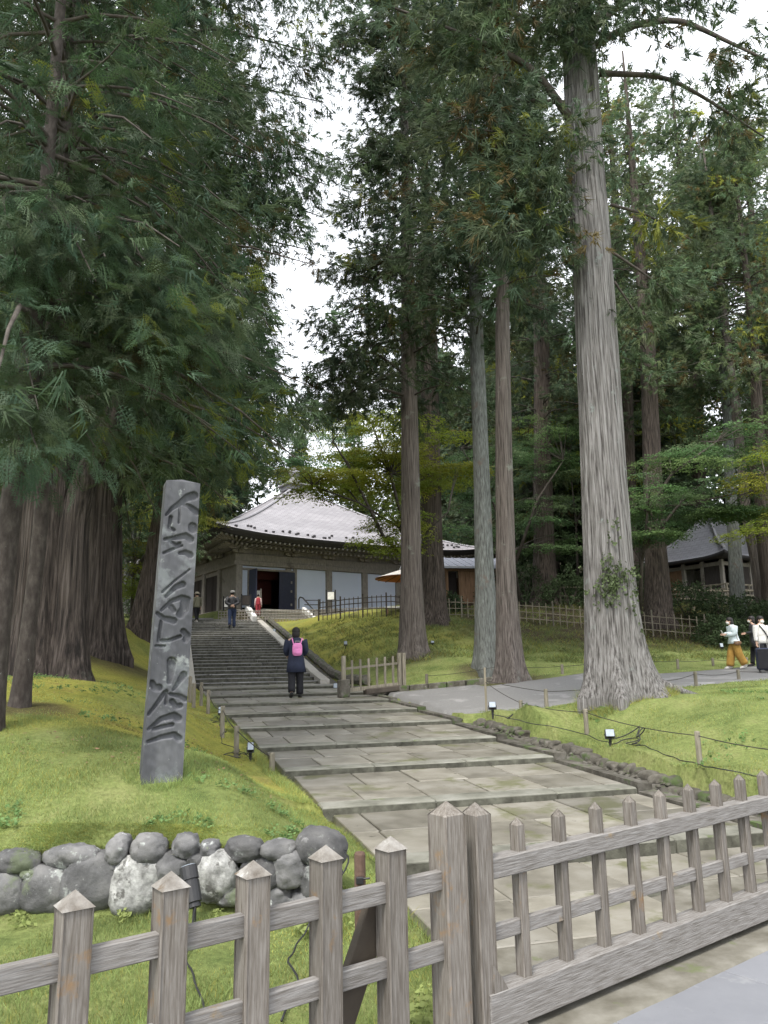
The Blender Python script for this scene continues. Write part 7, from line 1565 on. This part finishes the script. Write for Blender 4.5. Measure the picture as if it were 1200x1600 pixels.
# broad weeds by the wall foot, clover on the mound
Sp = Spray(); r_ = np.random.default_rng(9)
for (x0, y0, x1, y1, Y, n_, sc__) in [(30, 1405, 45, 1362, 5.16, 22, .05), (190, 1428, 200, 1418, 5.15, 10, .045), (335, 1335, 345, 1328, 5.2, 8, .04), (555, 1420, 600, 1400, 4.9, 26, .07), (470, 1400, 520, 1420, 5.0, 18, .08), (640, 1560, 690, 1510, 3.6, 30, .06), (650, 1480, 690, 1470, 3.9, 14, .05)]:
    for i in range(n_):
        p = gpt(x0 + (x1 - x0) * r_.random(), y0 + (y1 - y0) * r_.random(), Y + r_.normal(0, .08)); p[2] = max(p[2], at(x0, min(y0, y1) + abs(y1 - y0) * r_.random(), Y)[2] if sc__ > .075 and y1 < y0 else p[2]); Sp.add(p[None] + [0, 0, .02], np.array([[r_.normal(), r_.normal(), .6]]), np.array([sc__ * r_.uniform(.7, 1.4)]), np.ones(3) * r_.uniform(.7, 1.4))
qc_ = scatter(900, -2.8, -.6, 5.6, 6.4, lambda x, y: notstone(x, y) & (NZ(np.c_[x * .6, y * .6, 0 * x]) > .15), 12)
Sp.add(np.c_[qc_, gz(qc_[:, 0], qc_[:, 1]) + .025], np.c_[r_.normal(size=(len(qc_), 2)), np.ones(len(qc_)) * .4], r_.uniform(.03, .06, len(qc_)), np.array([.62, .85, .9]) * r_.uniform(.7, 1.3, (len(qc_), 1)))
q2_ = scatter(5200, 1.5, 9.5, 5.5, 14, lambda x, y: inright(x, y) & nottree(x, y) & (NZ2(np.c_[x * .35, y * .35, 0 * x]) > .35), 15); Sp.add(np.c_[q2_, gz(q2_[:, 0], q2_[:, 1]) + .022], np.c_[r_.normal(size=(len(q2_), 2)), np.ones(len(q2_)) * .4], r_.uniform(.03, .065, len(q2_)), np.array([.6, .85, .8]) * r_.uniform(.6, 1.3, (len(q2_), 1)))
q3_ = scatter(3000, -6, -1.5, 6.6, 13, lambda x, y: inleft(x, y, .1) & (NZ2(np.c_[x * .35, y * .35, 0 * x + 4]) > .75), 16); Sp.add(np.c_[q3_, gz(q3_[:, 0], q3_[:, 1]) + .02], np.c_[r_.normal(size=(len(q3_), 2)), np.ones(len(q3_)) * .4], r_.uniform(.03, .06, len(q3_)), np.array([.6, .8, .8]) * r_.uniform(.6, 1.3, (len(q3_), 1)))
cb = MB(); Sp.emit(cb, [mk_leaves(700 + i, 6, .5, .5, .6) for i in range(3)], 3); tag(cb.build('weeds', M['grass'], org=(-1, 5.2, .1), kind='stuff'), 'small broad leaved weeds and clover in the lawns and by the boulder wall', 'weeds')
